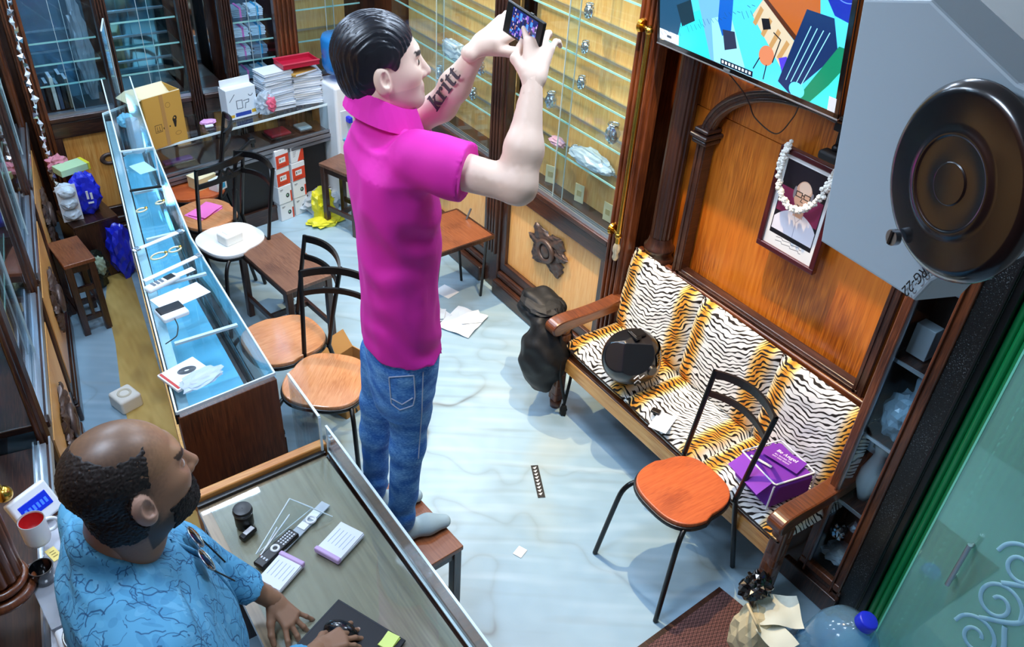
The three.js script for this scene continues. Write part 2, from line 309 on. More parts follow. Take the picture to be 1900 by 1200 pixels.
// back wall cabinets
const smoke = std(0x70889a, 0.12, { metalness: 0.6 });
makeCabinet('corner glass cabinet on the back wall with oak doors and an oval ornament below', [0.5, 0, -5.2], 0, 0.36, { depth: 0.3, shelves: [1.0, 1.12, 1.24], back: smoke, panel: M.oak, orn: true, ornGeo: new THREE.TorusGeometry(0.032, 0.012, 8, 24).scale(1.25, 0.9, 1), ox: 0.27, oy: 0.52, sill: 0.82, pillars: [[-0.04, 0.09, M.brown], [0.4, 0.07]] });
makeCabinet('mirror-backed glass cabinet behind the cardboard box on the back wall', [0.94, 0, -5.2], 0, 0.37, { depth: 0.3, shelves: [1.0, 1.15, 1.3], back: std(0xa8d8e8, 0.05, { metalness: 1 }), panel: M.oak, ornGeo: ornB, sill: 0.82, pillars: [[0.405, 0.07]] });
makeCabinet('narrow mirror cabinet behind the white appliance box', [1.385, 0, -5.2], 0, 0.17, { depth: 0.3, shelves: [], back: std(0xc0dce4, 0.05, { metalness: 1 }), panel: M.oak, ornGeo: ornB, sill: 0.82, pillars: [[0.205, 0.07]], doors: false });
makeCabinet('dark glass cabinet holding stacks of papers at the right of the back wall', [1.63, 0, -5.2], 0, 0.26, { depth: 0.3, shelves: [0.98, 1.1, 1.22], back: smoke, panel: M.oak, orn: false, sill: 0.82, pillars: [[0.33, 0.14, M.brown]] });
makeCabinet('oak-backed corner cabinet behind the blue water bottle', [2.04, 0, -5.2], 0, 0.46, { depth: 0.3, shelves: [1.05, 1.25], back: M.pale, panel: M.oak, orn: false, sill: 0.82 });

// ---------------------------------------------------------------- right wall: arch, column, rod, portrait
{ // arch moulding: a ribbed dark frame standing proud of the orange wall
  const X = 2.6, zl = -2.19, zr = -1.19, yb = 0.81, yc = 1.46;
  const t = thing('arch_moulding', 'dark ribbed arch moulding on the orange panelled wall above the sofa', 'moulding', [X, yb, (zl + zr) / 2]);
  const zc = (zl + zr) / 2, L = (z, y) => V(0, y - yb, z - zc);
  const ribs = (a, b) => [beam(a, b, 0.05, 0.06), ...[-0.014, 0.014].map(k => beam(a.clone().add(V(-0.028, k * (Math.abs(a.y - b.y) < 0.01 ? 1 : 0), k * (Math.abs(a.y - b.y) < 0.01 ? 0 : 1))), b.clone().add(V(-0.028, k * (Math.abs(a.y - b.y) < 0.01 ? 1 : 0), k * (Math.abs(a.y - b.y) < 0.01 ? 0 : 1))), 0.014, 0.014))];
  mesh('bottom_rail', ribs(L(zl, yb), L(zr, yb)), M.dark, t);
  mesh('post', ribs(L(zl, yb), L(zl, yc)), M.dark, t); mesh('post', ribs(L(zr, yb), L(zr, yc)), M.dark, t);
  const arc = (dr, x, r) => { const pts = []; for (let i = 0; i <= 20; i++) { const a = Math.PI - i / 20 * Math.PI; pts.push(V(x, yc - yb + 0.02 + Math.sin(a) * (0.3 + dr), Math.cos(a) * (0.5 + dr))); } return tube(pts, r, 48, 10); };
  mesh('arch', [arc(0, 0, 0.03), arc(0.014, -0.026, 0.009), arc(-0.016, -0.026, 0.009)], M.dark, t);
  for (const z of [zl, zr]) mesh('capital', [rb(0.1, 0.025, 0.085, -0.005, yc - yb, z - zc, 0.012), rb(0.12, 0.02, 0.1, -0.005, yc - yb + 0.024, z - zc, 0.01), rb(0.09, 0.02, 0.08, -0.005, yc - yb + 0.045, z - zc, 0.01)], M.dark, t);
}
{ // fluted half column
  const t = thing('fluted_column', 'dark fluted wooden column with ringed base beside the brass rod', 'column', [2.585, 0.80, -2.33]);
  const g = new THREE.CylinderGeometry(0.048, 0.05, 2.2, 72, 1), p = g.attributes.position;
  for (let i = 0; i < p.count; i++) { const a = Math.atan2(p.getZ(i), p.getX(i)), k = Math.hypot(p.getX(i), p.getZ(i)); if (k > 0.01) { const m = 1 - 0.09 * Math.abs(Math.sin(a * 8)); p.setX(i, p.getX(i) * m); p.setZ(i, p.getZ(i) * m); } }
  g.computeVertexNormals(); g.translate(0, 1.22, 0);
  mesh('shaft', g, M.dark, t);
  mesh('base', lathe([[0.001, 0], [0.075, 0], [0.078, 0.02], [0.07, 0.03], [0.062, 0.05], [0.072, 0.065], [0.072, 0.08], [0.06, 0.09], [0.054, 0.115], [0.05, 0.13]], 32), M.dark, t);
  const b = thing('column_plinth', 'plain brown wooden block carrying the fluted column', 'plinth', [2.6, 0, -2.33]); mesh('block', rb(0.1, 0.77, 0.18, 0.02, 0.385, 0, 0.01), M.brown, b); mesh('cap', rb(0.17, 0.03, 0.2, 0, 0.784, 0, 0.01), M.brown, b);
}
{
  const t = thing('brass_rod', 'slim vertical brass rod with round ends beside the brown pillar', 'rod', [2.42, 0.86, -2.44]);
  mesh('rod', rod([0, 0.02, 0], [0, 1.02, 0], 0.011, 0.011, 14), M.brass, t);
  for (const y of [0.06, 1.0]) mesh('bracket', [rod([0, y, 0], [0.02, y, -0.06], 0.008), new THREE.CylinderGeometry(0.024, 0.03, 0.012, 20).rotateX(Math.PI / 2).translate(0.02, y, -0.062), new THREE.SphereGeometry(0.017, 14, 10).translate(0, y, 0)], M.brass, t);
  mesh('finial', lathe([[0.001, -0.075], [0.01, -0.07], [0.016, -0.055], [0.012, -0.035], [0.018, -0.02], [0.018, 0], [0.011, 0.02]], 18), std(0xd8cfb4, 0.3, { metalness: 0.5 }), t);
}
// ---------------------------------------------------------------- chairs, stools
const seatWood = woodTex([206, 104, 50], [186, 82, 34], [140, 56, 22], 8.1, [3, 3]);
const seatTan = woodTex([222, 158, 108], [202, 132, 84], [164, 96, 56], 9.1, [3, 3]);
const seatM = { red: phy(0xffffff, 0.4, { map: seatWood, clearcoat: 0.3, clearcoatRoughness: 0.3 }), tan: phy(0xffffff, 0.25, { map: seatTan, clearcoat: 0.8, clearcoatRoughness: 0.12 }), white: std(0xf2f4f4, 0.6) };
function seatShape(w, d, th) {
  const s = new THREE.Shape(), N = 48; for (let i = 0; i <= N; i++) { const a = i / N * Math.PI * 2, c = Math.cos(a), q = Math.sin(a), e = 0.72; const x = Math.sign(c) * Math.abs(c) ** e * w / 2 * (q > 0 ? 1 : 0.92), y = Math.sign(q) * Math.abs(q) ** e * d / 2; i ? s.lineTo(x, y) : s.moveTo(x, y); }
  const g = new THREE.ExtrudeGeometry(s, { depth: th, bevelEnabled: true, bevelSize: 0.005, bevelThickness: 0.005, bevelSegments: 2, curveSegments: 8 }); g.rotateX(Math.PI / 2); return uvBox(g);
}
// local: front is +z, back posts at -z
function makeChair(label, mat, o = {}) {
  const t = thing('cafe_chair', label, 'chair', [0, 0, 0], 0); const s = o.s ?? 0.86, w = 0.38 * s, d = 0.38 * s;
  mesh('seat', seatShape(w, d, 0.014).translate(0, 0.455, 0), mat, t);
  const rim = seatShape(w + 0.014, d + 0.014, 0.01).translate(0, 0.438, 0); mesh('seat_rim', rim, M.black, t);
  for (const k of [-1, 1]) {
    mesh('leg', tube([[k * w * 0.36, 0.425, d * 0.22], [k * w * 0.44, 0.425, d * 0.4], [k * (w * 0.5), 0.36, d * 0.52], [k * (w * 0.56 + 0.01), 0.004, d * 0.62 + 0.02]], 0.0095 * 1.1, 28, 10), M.black, t);
    mesh('leg', tube([[k * w * 0.44, 0.46, -d * 0.42], [k * w * 0.46, 0.3, -d * 0.52], [k * w * 0.5, 0.004, -d * 0.72]], 0.0105, 18, 10), M.black, t);
    mesh('back_post', tube([[k * w * 0.44, 0.44, -d * 0.42], [k * w * 0.45, 0.62, -d * 0.52], [k * w * 0.47, 0.85, -d * 0.66]], 0.0105, 18, 10), M.black, t);
  }
  const rail = (y, h, bow, zz) => { const N = 16, pos = [], idx = []; for (let i = 0; i <= N; i++) { const u = i / N * 2 - 1, x = u * w * 0.47, z = zz - bow * (1 - u * u); for (const [dy, dz] of [[-h / 2, 0.006], [h / 2, 0.006], [h / 2, -0.006], [-h / 2, -0.006]]) pos.push(x, y + dy + 0.012 * (1 - u * u), z + dz); }
    for (let i = 0; i < N; i++) for (let q = 0; q < 4; q++) { const a = i * 4 + q, b = i * 4 + (q + 1) % 4, c = a + 4, e = b + 4; idx.push(a, b, c, b, e, c); }
    let g = new THREE.BufferGeometry(); g.setAttribute('position', new THREE.Float32BufferAttribute(pos, 3)); g.setIndex(idx); g = g.toNonIndexed(); g.computeVertexNormals(); return uvBox(g); };
  mesh('back_rail', rail(0.835, 0.034, 0.045, -d * 0.65), M.black, t); mesh('back_rail', rail(0.745, 0.026, 0.04, -d * 0.6), M.black, t);
  if (o.mark) mesh('back_motif', [beam([-0.05, 0.77, -d * 0.62 - 0.04], [-0.02, 0.815, -d * 0.62 - 0.045], 0.008, 0.012), beam([-0.02, 0.815, -d * 0.62 - 0.045], [0, 0.775, -d * 0.62 - 0.045], 0.008, 0.014), beam([0, 0.775, -d * 0.62 - 0.045], [0.02, 0.815, -d * 0.62 - 0.045], 0.008, 0.014), beam([0.02, 0.815, -d * 0.62 - 0.045], [0.05, 0.77, -d * 0.62 - 0.04], 0.008, 0.012)], M.black, t);
  return t;
}
const put = (o, x, y, z, r) => { o.position.set(x, y, z); o.rotation.y = r; return o; };
put(makeChair('black framed chair with a reddish brown seat, alone in front of the sofa', seatM.red), 1.945, 0, -1.4, -Math.PI / 2 - 0.02);
put(makeChair('glossy tan seated chair nearest the standing man, beside the desk', seatM.tan, { s: 0.92 }), 1.045, 0, -2.7, -0.75);
put(makeChair('glossy tan seated chair between the dark table and the counter corner', seatM.tan, { s: 0.92 }), 1.0, 0, -3.07, -1.5);
put(makeChair('chair with a white padded seat and a white foam block on it', seatM.white), 1.1, 0, -4.05, -1.25);
put(makeChair('chair with pink paper on its seat, its lettered back towards the camera', seatM.tan, { mark: true }), 1.07, 0, -4.38, Math.PI + 0.35);
put(makeChair('farthest chair, orange seat carrying cartons, turned towards the back counter', seatM.red), 1.13, 0, -4.73, -1.9);

const stoolT = woodTex([132, 96, 76], [108, 74, 58], [74, 48, 40], 6.6, [3, 3]), stoolM = phy(0xffffff, 0.4, { map: stoolT, clearcoat: 0.2 });
const stoolW = phy(0xffffff, 0.35, { map: woodTex([150, 92, 58], [124, 68, 40], [84, 44, 28], 6.9, [3, 3]), clearcoat: 0.3 });
function makeStool(name, label, cat, cx, cz, w, d, h, turn, topM, o = {}) {
  const t = thing(name, label, cat, [cx, 0, cz], turn), L = o.leg ?? 0.034;
  mesh('top', rb(w, 0.022, d, 0, h - 0.011, 0, 0.004), topM, t);
  mesh('apron', [bx(w - 0.03, 0.04, 0.016, 0, h - 0.042, d / 2 - 0.02), bx(w - 0.03, 0.04, 0.016, 0, h - 0.042, -d / 2 + 0.02), bx(0.016, 0.04, d - 0.03, w / 2 - 0.02, h - 0.042, 0), bx(0.016, 0.04, d - 0.03, -w / 2 + 0.02, h - 0.042, 0)], M.dark, t);
  for (const i of [-1, 1]) for (const k of [-1, 1]) mesh('leg', rb(L, h - 0.02, L, i * (w / 2 - L / 2 - 0.004), (h - 0.02) / 2, k * (d / 2 - L / 2 - 0.004), 0.004), M.dark, t);
  if (o.stretch !== false) { for (const i of [-1, 1]) mesh('stretcher', bx(0.018, 0.03, d - 0.06, i * (w / 2 - 0.02), 0.13, 0), M.dark, t); mesh('stretcher', bx(w - 0.05, 0.03, 0.018, 0, 0.13, 0), M.dark, t); if (o.more) mesh('stretcher', [bx(w - 0.05, 0.028, 0.018, 0, 0.28, d / 2 - 0.02), bx(w - 0.05, 0.028, 0.018, 0, 0.1, d / 2 - 0.02), bx(0.016, 0.17, 0.016, 0, 0.19, d / 2 - 0.02)], M.dark, t); }
  return t;
}
makeStool('wooden_stool', 'brown wooden stool that the man in pink stands on', 'stool', 0.935, -1.815, 0.25, 0.41, 0.45, 0.08, stoolW);
makeStool('wooden_stool', 'dark low wooden table between the counter chairs', 'stool', 1.262, -3.715, 0.27, 0.54, 0.45, 0.12, stoolM);
makeStool('wooden_stool', 'wooden stool with crossbars behind the glass counter, beside the left wall', 'stool', 0.35, -4.34, 0.155, 0.28, 0.45, 0.1, stoolW, { more: true });
makeStool('wooden_stool', 'tall dark stool by the water dispenser, half hidden by the man in pink', 'stool', 2.05, -4.6, 0.2, 0.3, 0.45, 0.35, stoolM);
{ const t = thing('folding_table', 'small folding table with a brown plank top and thin black legs by the cabinet plinth', 'table', [2.18, 0, -3.55], 0.06);
  mesh('top', [rb(0.36, 0.018, 0.36, 0, 0.45, 0, 0.004)], stoolW, t); mesh('rim', [bx(0.37, 0.022, 0.012, 0, 0.449, 0.182), bx(0.37, 0.022, 0.012, 0, 0.449, -0.182), bx(0.012, 0.022, 0.36, 0.184, 0.449, 0), bx(0.012, 0.022, 0.36, -0.184, 0.449, 0)], M.dark, t);
  for (const i of [-1, 1]) for (const k of [-1, 1]) mesh('leg', rod([i * 0.16, 0.44, k * 0.15], [i * 0.17, 0.004, k * 0.1], 0.008), M.black, t);
  mesh('hinge', rod([0.16, 0.46, -0.05], [0.19, 0.52, -0.05], 0.006), M.steel, t); }

// ---------------------------------------------------------------- main glass counter
const tealM = std(0x8ed2ea, 0.6), cyanLine = std(0x84cfea, 0.55);
{
  const A = [0.345, -2.235], B = [0.69, -2.265], C = [0.73, -3.3], D2 = [0.865, -4.4], E2 = [0.945, -4.94], F = [0.735, -4.83], G = [0.505, -3.35];
  const poly = [A, B, C, D2, E2, F, G];
  const ins = (p, k) => { const c = [0.6, -3.5]; return [p[0] + (p[0] < (0.54 + (-p[1] - 2.2) * 0.12) ? k : -k), p[1] + (p[1] > -3 ? -k : k)]; };
  const t = thing('glass_counter', 'long glass-topped shop counter with blue lining and dark end panel', 'counter', [0.55, 0, -3.5]);
  const L = g => g.translate(-0.55, 0, 3.5);
  mesh('base', L(slab(poly.map(p => ins(p, 0.02)), 0, 0.66)), M.dark, t);
  // staff side in worn yellow laminate
  const wall2 = (p, q, y0, y1, th, sw) => { const dx = q[0] - p[0], dz = q[1] - p[1], l = Math.hypot(dx, dz); return bx(l, y1 - y0, th, (p[0] + q[0]) / 2, (y0 + y1) / 2, (p[1] + q[1]) / 2, Math.atan2(-dz, dx), sw); };
  mesh('staff_side', [L(wall2(A, G, 0, 0.66, 0.02)), L(wall2(G, F, 0, 0.66, 0.02))], M.pale, t);
  mesh('end_panel', L(wall2(A, B, 0, 0.93, 0.022)), M.brown, t);
  mesh('customer_side', [L(wall2(B, C, 0, 0.64, 0.018)), L(wall2(C, D2, 0, 0.64, 0.018)), L(wall2(D2, E2, 0, 0.64, 0.018))], M.dark, t);
  mesh('lining', L(slab(poly.map(p => ins(p, 0.045)), 0.665, 0.7)), cyanLine, t);
  mesh('rear_ledge', [L(wall2([0.368, -2.25], [0.525, -3.35], 0.9, 0.915, 0.045)), L(wall2([0.525, -3.35], [0.75, -4.8], 0.9, 0.915, 0.045))], std(0xb9d4dc, 0.3), t);
  const gl = mesh('glass_top', L(slab(poly, 0.942, 0.952)), M.glass, t);
  const edge = []; for (let i = 0; i < poly.length; i++) edge.push(L(wall2(poly[i], poly[(i + 1) % poly.length], 0.941, 0.953, 0.006)));
  mesh('glass_edge', edge, M.edge, gl);
  mesh('glass_front', [L(wall2(B, C, 0.66, 0.94, 0.006)), L(wall2(C, D2, 0.66, 0.94, 0.006)), L(wall2(D2, E2, 0.66, 0.94, 0.006))], M.glass, t);
  mesh('channel', [L(wall2(A, G, 0.9, 0.94, 0.014)), L(wall2(G, F, 0.9, 0.94, 0.014)), L(wall2(B, C, 0.655, 0.675, 0.014)), L(wall2(C, D2, 0.655, 0.675, 0.014))], M.blackM, t);
  for (const z of [-2.62, -3.02, -3.4, -3.85, -4.3]) { const a = 0.345 + (-2.235 - z) * 0.15, b = z > -3.3 ? 0.69 + (-2.265 - z) * 0.04 : 0.73 + (-3.3 - z) * 0.123; mesh('divider', [L(wall2([a + 0.05, z], [b - 0.02, z], 0.74, 0.93, 0.004))], M.glass, t); mesh('divider_strip', L(wall2([a + 0.05, z], [b - 0.02, z], 0.93, 0.94, 0.014)), M.white, t); }
  // glass shelf panes inside
  mesh('inner_shelf', L(slab([[0.5, -2.4], [0.66, -2.4], [0.7, -3.3], [0.83, -4.35], [0.78, -4.35], [0.6, -3.35]], 0.8, 0.806)), M.glass, t);
}
{ // tall clear case on the far end
  const t = thing('glass_case', 'tall clear glass case standing on the far end of the long counter', 'glass case', [0.76, 0.953, -4.3]);
  const w = 0.14, d = 0.95, hh = 0.2, ry = 0.15;
  const P2 = (x, z, y, sx, sy, sz) => { const g = bx(sx, sy, sz, x, y, z); g.rotateY(-ry + 0.0); return g; };
  mesh('pane', [P2(-w / 2, 0, hh / 2, 0.005, hh, d)], M.glass, t); mesh('pane', [P2(w / 2, 0, hh / 2, 0.005, hh, d)], M.glass, t);
  mesh('pane', [P2(0, d / 2, hh / 2, w, hh, 0.005)], M.glass, t); mesh('pane', [P2(0, 0, hh, w, 0.006, d)], M.glass, t);
  mesh('edge_strip', [P2(-w / 2, 0, hh, 0.006, 0.007, d), P2(w / 2, 0, hh, 0.006, 0.007, d), P2(0, d / 2, hh, w, 0.007, 0.006), P2(w / 2, d / 2, hh / 2, 0.006, hh, 0.006), P2(-w / 2, d / 2, hh / 2, 0.006, hh, 0.006)], M.edge, t);
  mesh('base_strip', P2(0, d / 2, 0.004, w, 0.008, 0.012), M.blackM, t);
  const r = thing('clear_tube', 'clear upright rolled plastic sheet inside the tall glass case', 'plastic roll', [0.77, 0.957, -4.25]); mesh('sheet', lathe([[0.03, 0], [0.034, 0.08], [0.03, 0.17], [0.026, 0.17], [0.026, 0]], 20), M.plastic, r);
  const s = thing('paper_slip', 'pale blue paper pad lying inside the tall glass case', 'paper', [0.735, 0.956, -4.05]); mesh('pad', sheet(0.08, 0.12, 0, 0, 0, 0.2, 0.002), std(0xcfe8f6, 0.8), s);
  const q = thing('cloth_bundle', 'turquoise cloth bundle inside the tall glass case', 'cloth', [0.80, 0.957, -4.58]); mesh('bundle', crumple(0.09, 0.07, 0.1, 0, 0.035, 0, 0.2, 2, 3), tealM, q);
}
{ const t = thing('glass_screen', 'upright glass sheet at the far end of the long counter', 'glass', [0.86, 0.953, -4.98], 1.3); mesh('sheet', bx(0.22, 0.42, 0.006, 0, 0.21, 0), M.glass, t); mesh('bright_edge', [bx(0.006, 0.42, 0.008, 0.11, 0.21, 0), bx(0.22, 0.006, 0.008, 0, 0.42, 0)], M.edge, t); }
// things on the counter
function onCounter(name, label, cat, x, y, z, turn) { return thing(name, label, cat, [x, y, z], turn); }
{ const t = onCounter('cordless_phone', 'white cordless handset with grey screen lying on the counter', 'phone', 0.521, 0.955, -2.985, 0.35);
  mesh('body', rb(0.145, 0.024, 0.042, 0, 0.013, 0, 0.012, 0, false, 3), M.white, t); mesh('screen', rb(0.04, 0.004, 0.03, 0.035, 0.025, 0, 0.002), M.black, t); mesh('keypad', [0, 1, 2].map(i => rb(0.012, 0.003, 0.026, -0.002 - i * 0.018, 0.0255, 0, 0.001)), std(0x66707a, 0.5), t); }
{ const t = onCounter('card_reader', 'small white and black reader with a cable on the counter', 'card reader', 0.495, 0.955, -2.776, 0.15);
  mesh('body', rb(0.1, 0.022, 0.09, 0, 0.011, 0, 0.008), M.white, t); mesh('slot_panel', rb(0.092, 0.012, 0.05, 0, 0.02, -0.012, 0.003), M.black, t); mesh('cable', tube([[-0.01, 0.01, 0.045], [-0.02, 0.006, 0.09], [-0.05, 0.004, 0.14], [-0.1, 0.004, 0.16]], 0.0022, 24, 6), M.black, t); }
{ const t = onCounter('printed_packet', 'white printed packet in clear plastic with a dark coil picture on the counter front corner', 'packet', 0.427, 0.955, -2.397, 0.3);
  const pt = canvasTex(256, 256, (c, w, h) => { c.fillStyle = '#dfe6ec'; c.fillRect(0, 0, w, h); c.fillStyle = '#c23b34'; c.fillRect(0, 0, 18, h); c.strokeStyle = '#3a4148'; c.lineWidth = 7; for (let i = 0; i < 6; i++) { c.beginPath(); c.ellipse(150, 110, 60 - i * 8, 42 - i * 6, 0.4, 0, 6.3); c.stroke(); } c.fillStyle = '#333'; for (let i = 0; i < 5; i++) c.fillRect(40, 200 + i * 9, 60 - i * 6, 4); });
  mesh('packet', rb(0.14, 0.012, 0.12, 0, 0.007, 0, 0.003), M.white, t); const f = new THREE.PlaneGeometry(0.13, 0.11); f.rotateX(-Math.PI / 2); mesh('print', f.translate(0, 0.0142, 0), std(0xffffff, 0.6, { map: pt }), t);
  mesh('plastic_wrap', crumple(0.16, 0.018, 0.09, 0.02, 0.012, 0.06, 0.25, 4, 2, 3), M.plastic, t); }
for (const [l, p, a, b] of [['white sheet of paper beside the handset on the counter', [0.589, 0.955, -2.88], 0.13, 0.1], ['pale paper under the card reader on the counter', [0.52, 0.955, -2.873], 0.12, 0.1], ['small white receipt between the two counter dividers', [0.627, 0.955, -3.037], 0.07, 0.03]]) { const t = onCounter('paper_sheet', l, 'paper', ...p, 0.25); mesh('sheet', sheet(a, b, 0, 0.001, 0, 0, 0.0015, a * 99), M.paper, t); }
const dial = (label, p, r, bridge) => { const t = onCounter('bangle', label, 'bangle', ...p, 0.3); mesh('ring', new THREE.TorusGeometry(r, 0.004, 8, 28).rotateX(Math.PI / 2).scale(1.3, 1, 0.85).translate(0, 0.004, 0), std(0xe4ddb8, 0.3, { metalness: 0.5 }), t); mesh('clasp', new THREE.SphereGeometry(0.007, 10, 8).translate(r * 1.3, 0.006, 0), M.brass, t); };
dial('oval pale bangle on the counter, left of the pair', [0.57, 0.955, -3.206], 0.026); dial('oval pale bangle on the counter, right of the pair', [0.641, 0.955, -3.225], 0.02); dial('small oval ring lying alone farther along the counter', [0.616, 0.955, -3.628], 0.018); dial('slim ring on the counter below the cardboard box', [0.706, 0.955, -3.661], 0.015);
{ const t = onCounter('display_strip', 'white label strip lying across the counter beside the bangles', 'label strip', 0.606, 0.955, -3.331, 0.3); mesh('strip', rb(0.24, 0.006, 0.02, 0, 0.003, 0, 0.002), M.white, t); for (const k of [-1, 1]) mesh('end_clip', rb(0.02, 0.01, 0.024, k * 0.1, 0.005, 0, 0.002), M.steel, t); }
{ const t = onCounter('display_strip', 'white label strip lying across the counter behind the handset', 'label strip', 0.595, 0.955, -3.092, 0.33); mesh('strip', rb(0.27, 0.006, 0.022, 0, 0.003, 0, 0.002), M.white, t); mesh('end_clip', [rb(0.02, 0.01, 0.024, 0.12, 0.005, 0, 0.002)], M.steel, t); }

// ---------------------------------------------------------------- back counter
{
  const t = thing('back_counter', 'dark glass-topped counter along the back wall', 'counter', [1.45, 0, -4.95]), L = g => g.translate(-1.45, 0, 4.95);
  const a = [0.9, -4.77], b = [2.1, -4.96], c = [2.1, -5.17], d = [0.9, -5.17];
  const wall2 = (p, q, y0, y1, th) => { const dx = q[0] - p[0], dz = q[1] - p[1], l = Math.hypot(dx, dz); return bx(l, y1 - y0, th, (p[0] + q[0]) / 2, (y0 + y1) / 2, (p[1] + q[1]) / 2, Math.atan2(-dz, dx), true); };
  mesh('base', L(slab([[0.93, -4.82], [2.08, -5.0], c, d], 0.0, 0.5)), std(0x150f10, 0.5), t);
  mesh('toe_board', [L(wall2([0.92, -4.8], [2.09, -4.985], 0, 0.09, 0.02)), L(wall2([0.92, -4.795], [2.09, -4.98], 0.09, 0.11, 0.02))], M.dark, t);
  mesh('rail', [L(wall2(a, b, 0.5, 0.52, 0.04)), L(wall2(a, b, 0.53, 0.545, 0.02)), L(wall2(a, b, 0.47, 0.49, 0.02))], std(0x8a8a90, 0.25, { metalness: 0.5 }), t);
  mesh('shelf', L(slab([a, b, c, d], 0.52, 0.53)), M.dark, t);
  const g = mesh('glass_top', L(slab([a, b, c, d], 0.71, 0.72)), M.glass, t); mesh('glass_edge', L(wall2(a, b, 0.709, 0.721, 0.006)), M.edge, g);
  mesh('glass_front', L(wall2(a, b, 0.545, 0.71, 0.005)), M.glass, t);
  mesh('glass_divider', [L(wall2([1.3, -4.84], [1.3, -5.16], 0.53, 0.71, 0.006)), L(wall2([1.75, -4.91], [1.75, -5.16], 0.53, 0.71, 0.006))], M.glass, t);
}
for (const [l, x, z, w, d, m] of [['deep red velvet tray under the back counter glass, beside the paper stack', 1.78, -5.05, 0.16, 0.14, std(0x9a1424, 0.7)], ['purple pouch roll under the back counter glass, beside the cardboard box', 1.1, -4.93, 0.2, 0.06, std(0x6a2a6e, 0.6)], ['grey tray under the right end of the back counter glass', 1.96, -5.06, 0.1, 0.12, std(0x9aa4a8, 0.4)]]) {
  const t = thing('display_tray', l, 'tray', [x, 0.531, z], 0.1); mesh('base', rb(w, 0.014, d, 0, 0.007, 0, 0.004), M.dark, t); mesh('pad', rb(w * 0.88, 0.02, d * 0.85, 0, 0.02, 0, 0.008), m, t); }
function cartonTex(bg, draw) { return canvasTex(256, 256, (c, w, h) => { c.fillStyle = bg; c.fillRect(0, 0, w, h); draw(c, w, h); }); }
function faceQuad(w, h, x, y, z, ry = 0) { const g = new THREE.PlaneGeometry(w, h); g.rotateY(ry); return g.translate(x, y, z); }
{ // large cardboard box
  const t = thing('cardboard_box', 'large tan cardboard box with open pale flaps on the back counter', 'box', [1.02, 0.72, -4.87], 0.3), w = 0.235, h = 0.3, d = 0.17;
  const m = std(0xc8963f, 0.75);
  mesh('walls', [bx(w, h, 0.005, 0, h / 2, d / 2), bx(w, h, 0.005, 0, h / 2, -d / 2), bx(0.005, h, d, w / 2, h / 2, 0), bx(0.005, h, d, -w / 2, h / 2, 0), bx(w, 0.005, d, 0, 0.0025, 0)], m, t);
  const fl = std(0xe6d8b0, 0.8);
  const f1 = bx(w, 0.004, d * 0.5, 0, 0, -d * 0.25); f1.rotateX(-0.5); mesh('flap', f1.translate(0, h + 0.002, d / 2), fl, t);
  const f2 = bx(w, 0.004, d * 0.5, 0, 0, d * 0.25); f2.rotateX(0.6); mesh('flap', f2.translate(0, h + 0.002, -d / 2), fl, t);
  const f3 = bx(0.06, 0.004, d, -0.03, 0, 0); f3.rotateZ(0.4); mesh('flap', f3.translate(-w / 2, h, 0), fl, t);
  const pt = canvasTex(256, 320, (c, W, H) => { c.clearRect(0, 0, W, H); c.fillStyle = '#c8963f'; c.fillRect(0, 0, W, H); c.fillStyle = '#b98a4e'; c.fillRect(112, 0, 24, H); c.strokeStyle = '#3a2a14'; c.lineWidth = 3; c.strokeRect(48, 176, 46, 46); c.beginPath(); c.moveTo(62, 212); c.lineTo(62, 186); c.moveTo(78, 212); c.lineTo(78, 186); c.moveTo(54, 214); c.lineTo(88, 214); c.stroke(); c.fillStyle = '#1c140a'; c.beginPath(); c.ellipse(190, 165, 14, 20, 0.5, 0, 6.3); c.fill(); c.beginPath(); c.moveTo(176, 175); c.lineTo(182, 218); c.lineTo(192, 218); c.lineTo(202, 178); c.fill(); c.fillRect(104, 200, 8, 12); c.fillRect(146, 200, 9, 8); c.fillStyle = '#c8963f'; c.beginPath(); c.arc(190, 160, 6, 0, 6.3); c.fill(); c.strokeStyle = '#8c6428'; c.beginPath(); c.arc(160, 70, 16, 0, 6.3); c.stroke(); c.beginPath(); c.ellipse(200, 260, 20, 12, 0, 0, 6.3); c.stroke(); });
  mesh('printed_face', faceQuad(w - 0.004, h - 0.004, 0, h / 2, d / 2 + 0.0035), std(0xffffff, 0.75, { map: pt }), t);
  mesh('tape', bx(0.022, h, 0.001, -0.006, h / 2, d / 2 + 0.004), phy(0xb98a4e, 0.2, { clearcoat: 1 }), t);
}
{ const t = thing('appliance_box', 'white carton with a line drawing of an appliance and blue strip on the back counter', 'box', [1.545, 0.721, -5.02], 0.16), w = 0.2, h = 0.19, d = 0.09;
  const pt = cartonTex('#e8f0f6', (c, w2, h2) => { c.strokeStyle = '#2d3c50'; c.lineWidth = 5; c.strokeRect(80, 100, 50, 70); c.beginPath(); c.moveTo(140, 110); c.lineTo(190, 104); c.lineTo(186, 130); c.lineTo(160, 132); c.lineTo(150, 180); c.stroke(); c.beginPath(); c.moveTo(20, 100); c.lineTo(70, 40); c.stroke(); c.beginPath(); c.arc(210, 60, 18, 0, 3.14); c.stroke(); c.fillStyle = '#2848a8'; c.fillRect(60, 205, 140, 34); c.fillStyle = '#e0b030'; c.fillRect(10, 215, 40, 26); c.fillRect(206, 200, 40, 30); });
  mesh('carton', rb(w, h, d, 0, h / 2, 0, 0.003), M.white, t); mesh('printed_face', faceQuad(w - 0.006, h - 0.006, 0, h / 2, d / 2 + 0.001), std(0xffffff, 0.6, { map: pt }), t); mesh('top_flap', rb(w, 0.05, 0.006, 0, h + 0.02, -0.02, 0.002), M.white, t); }
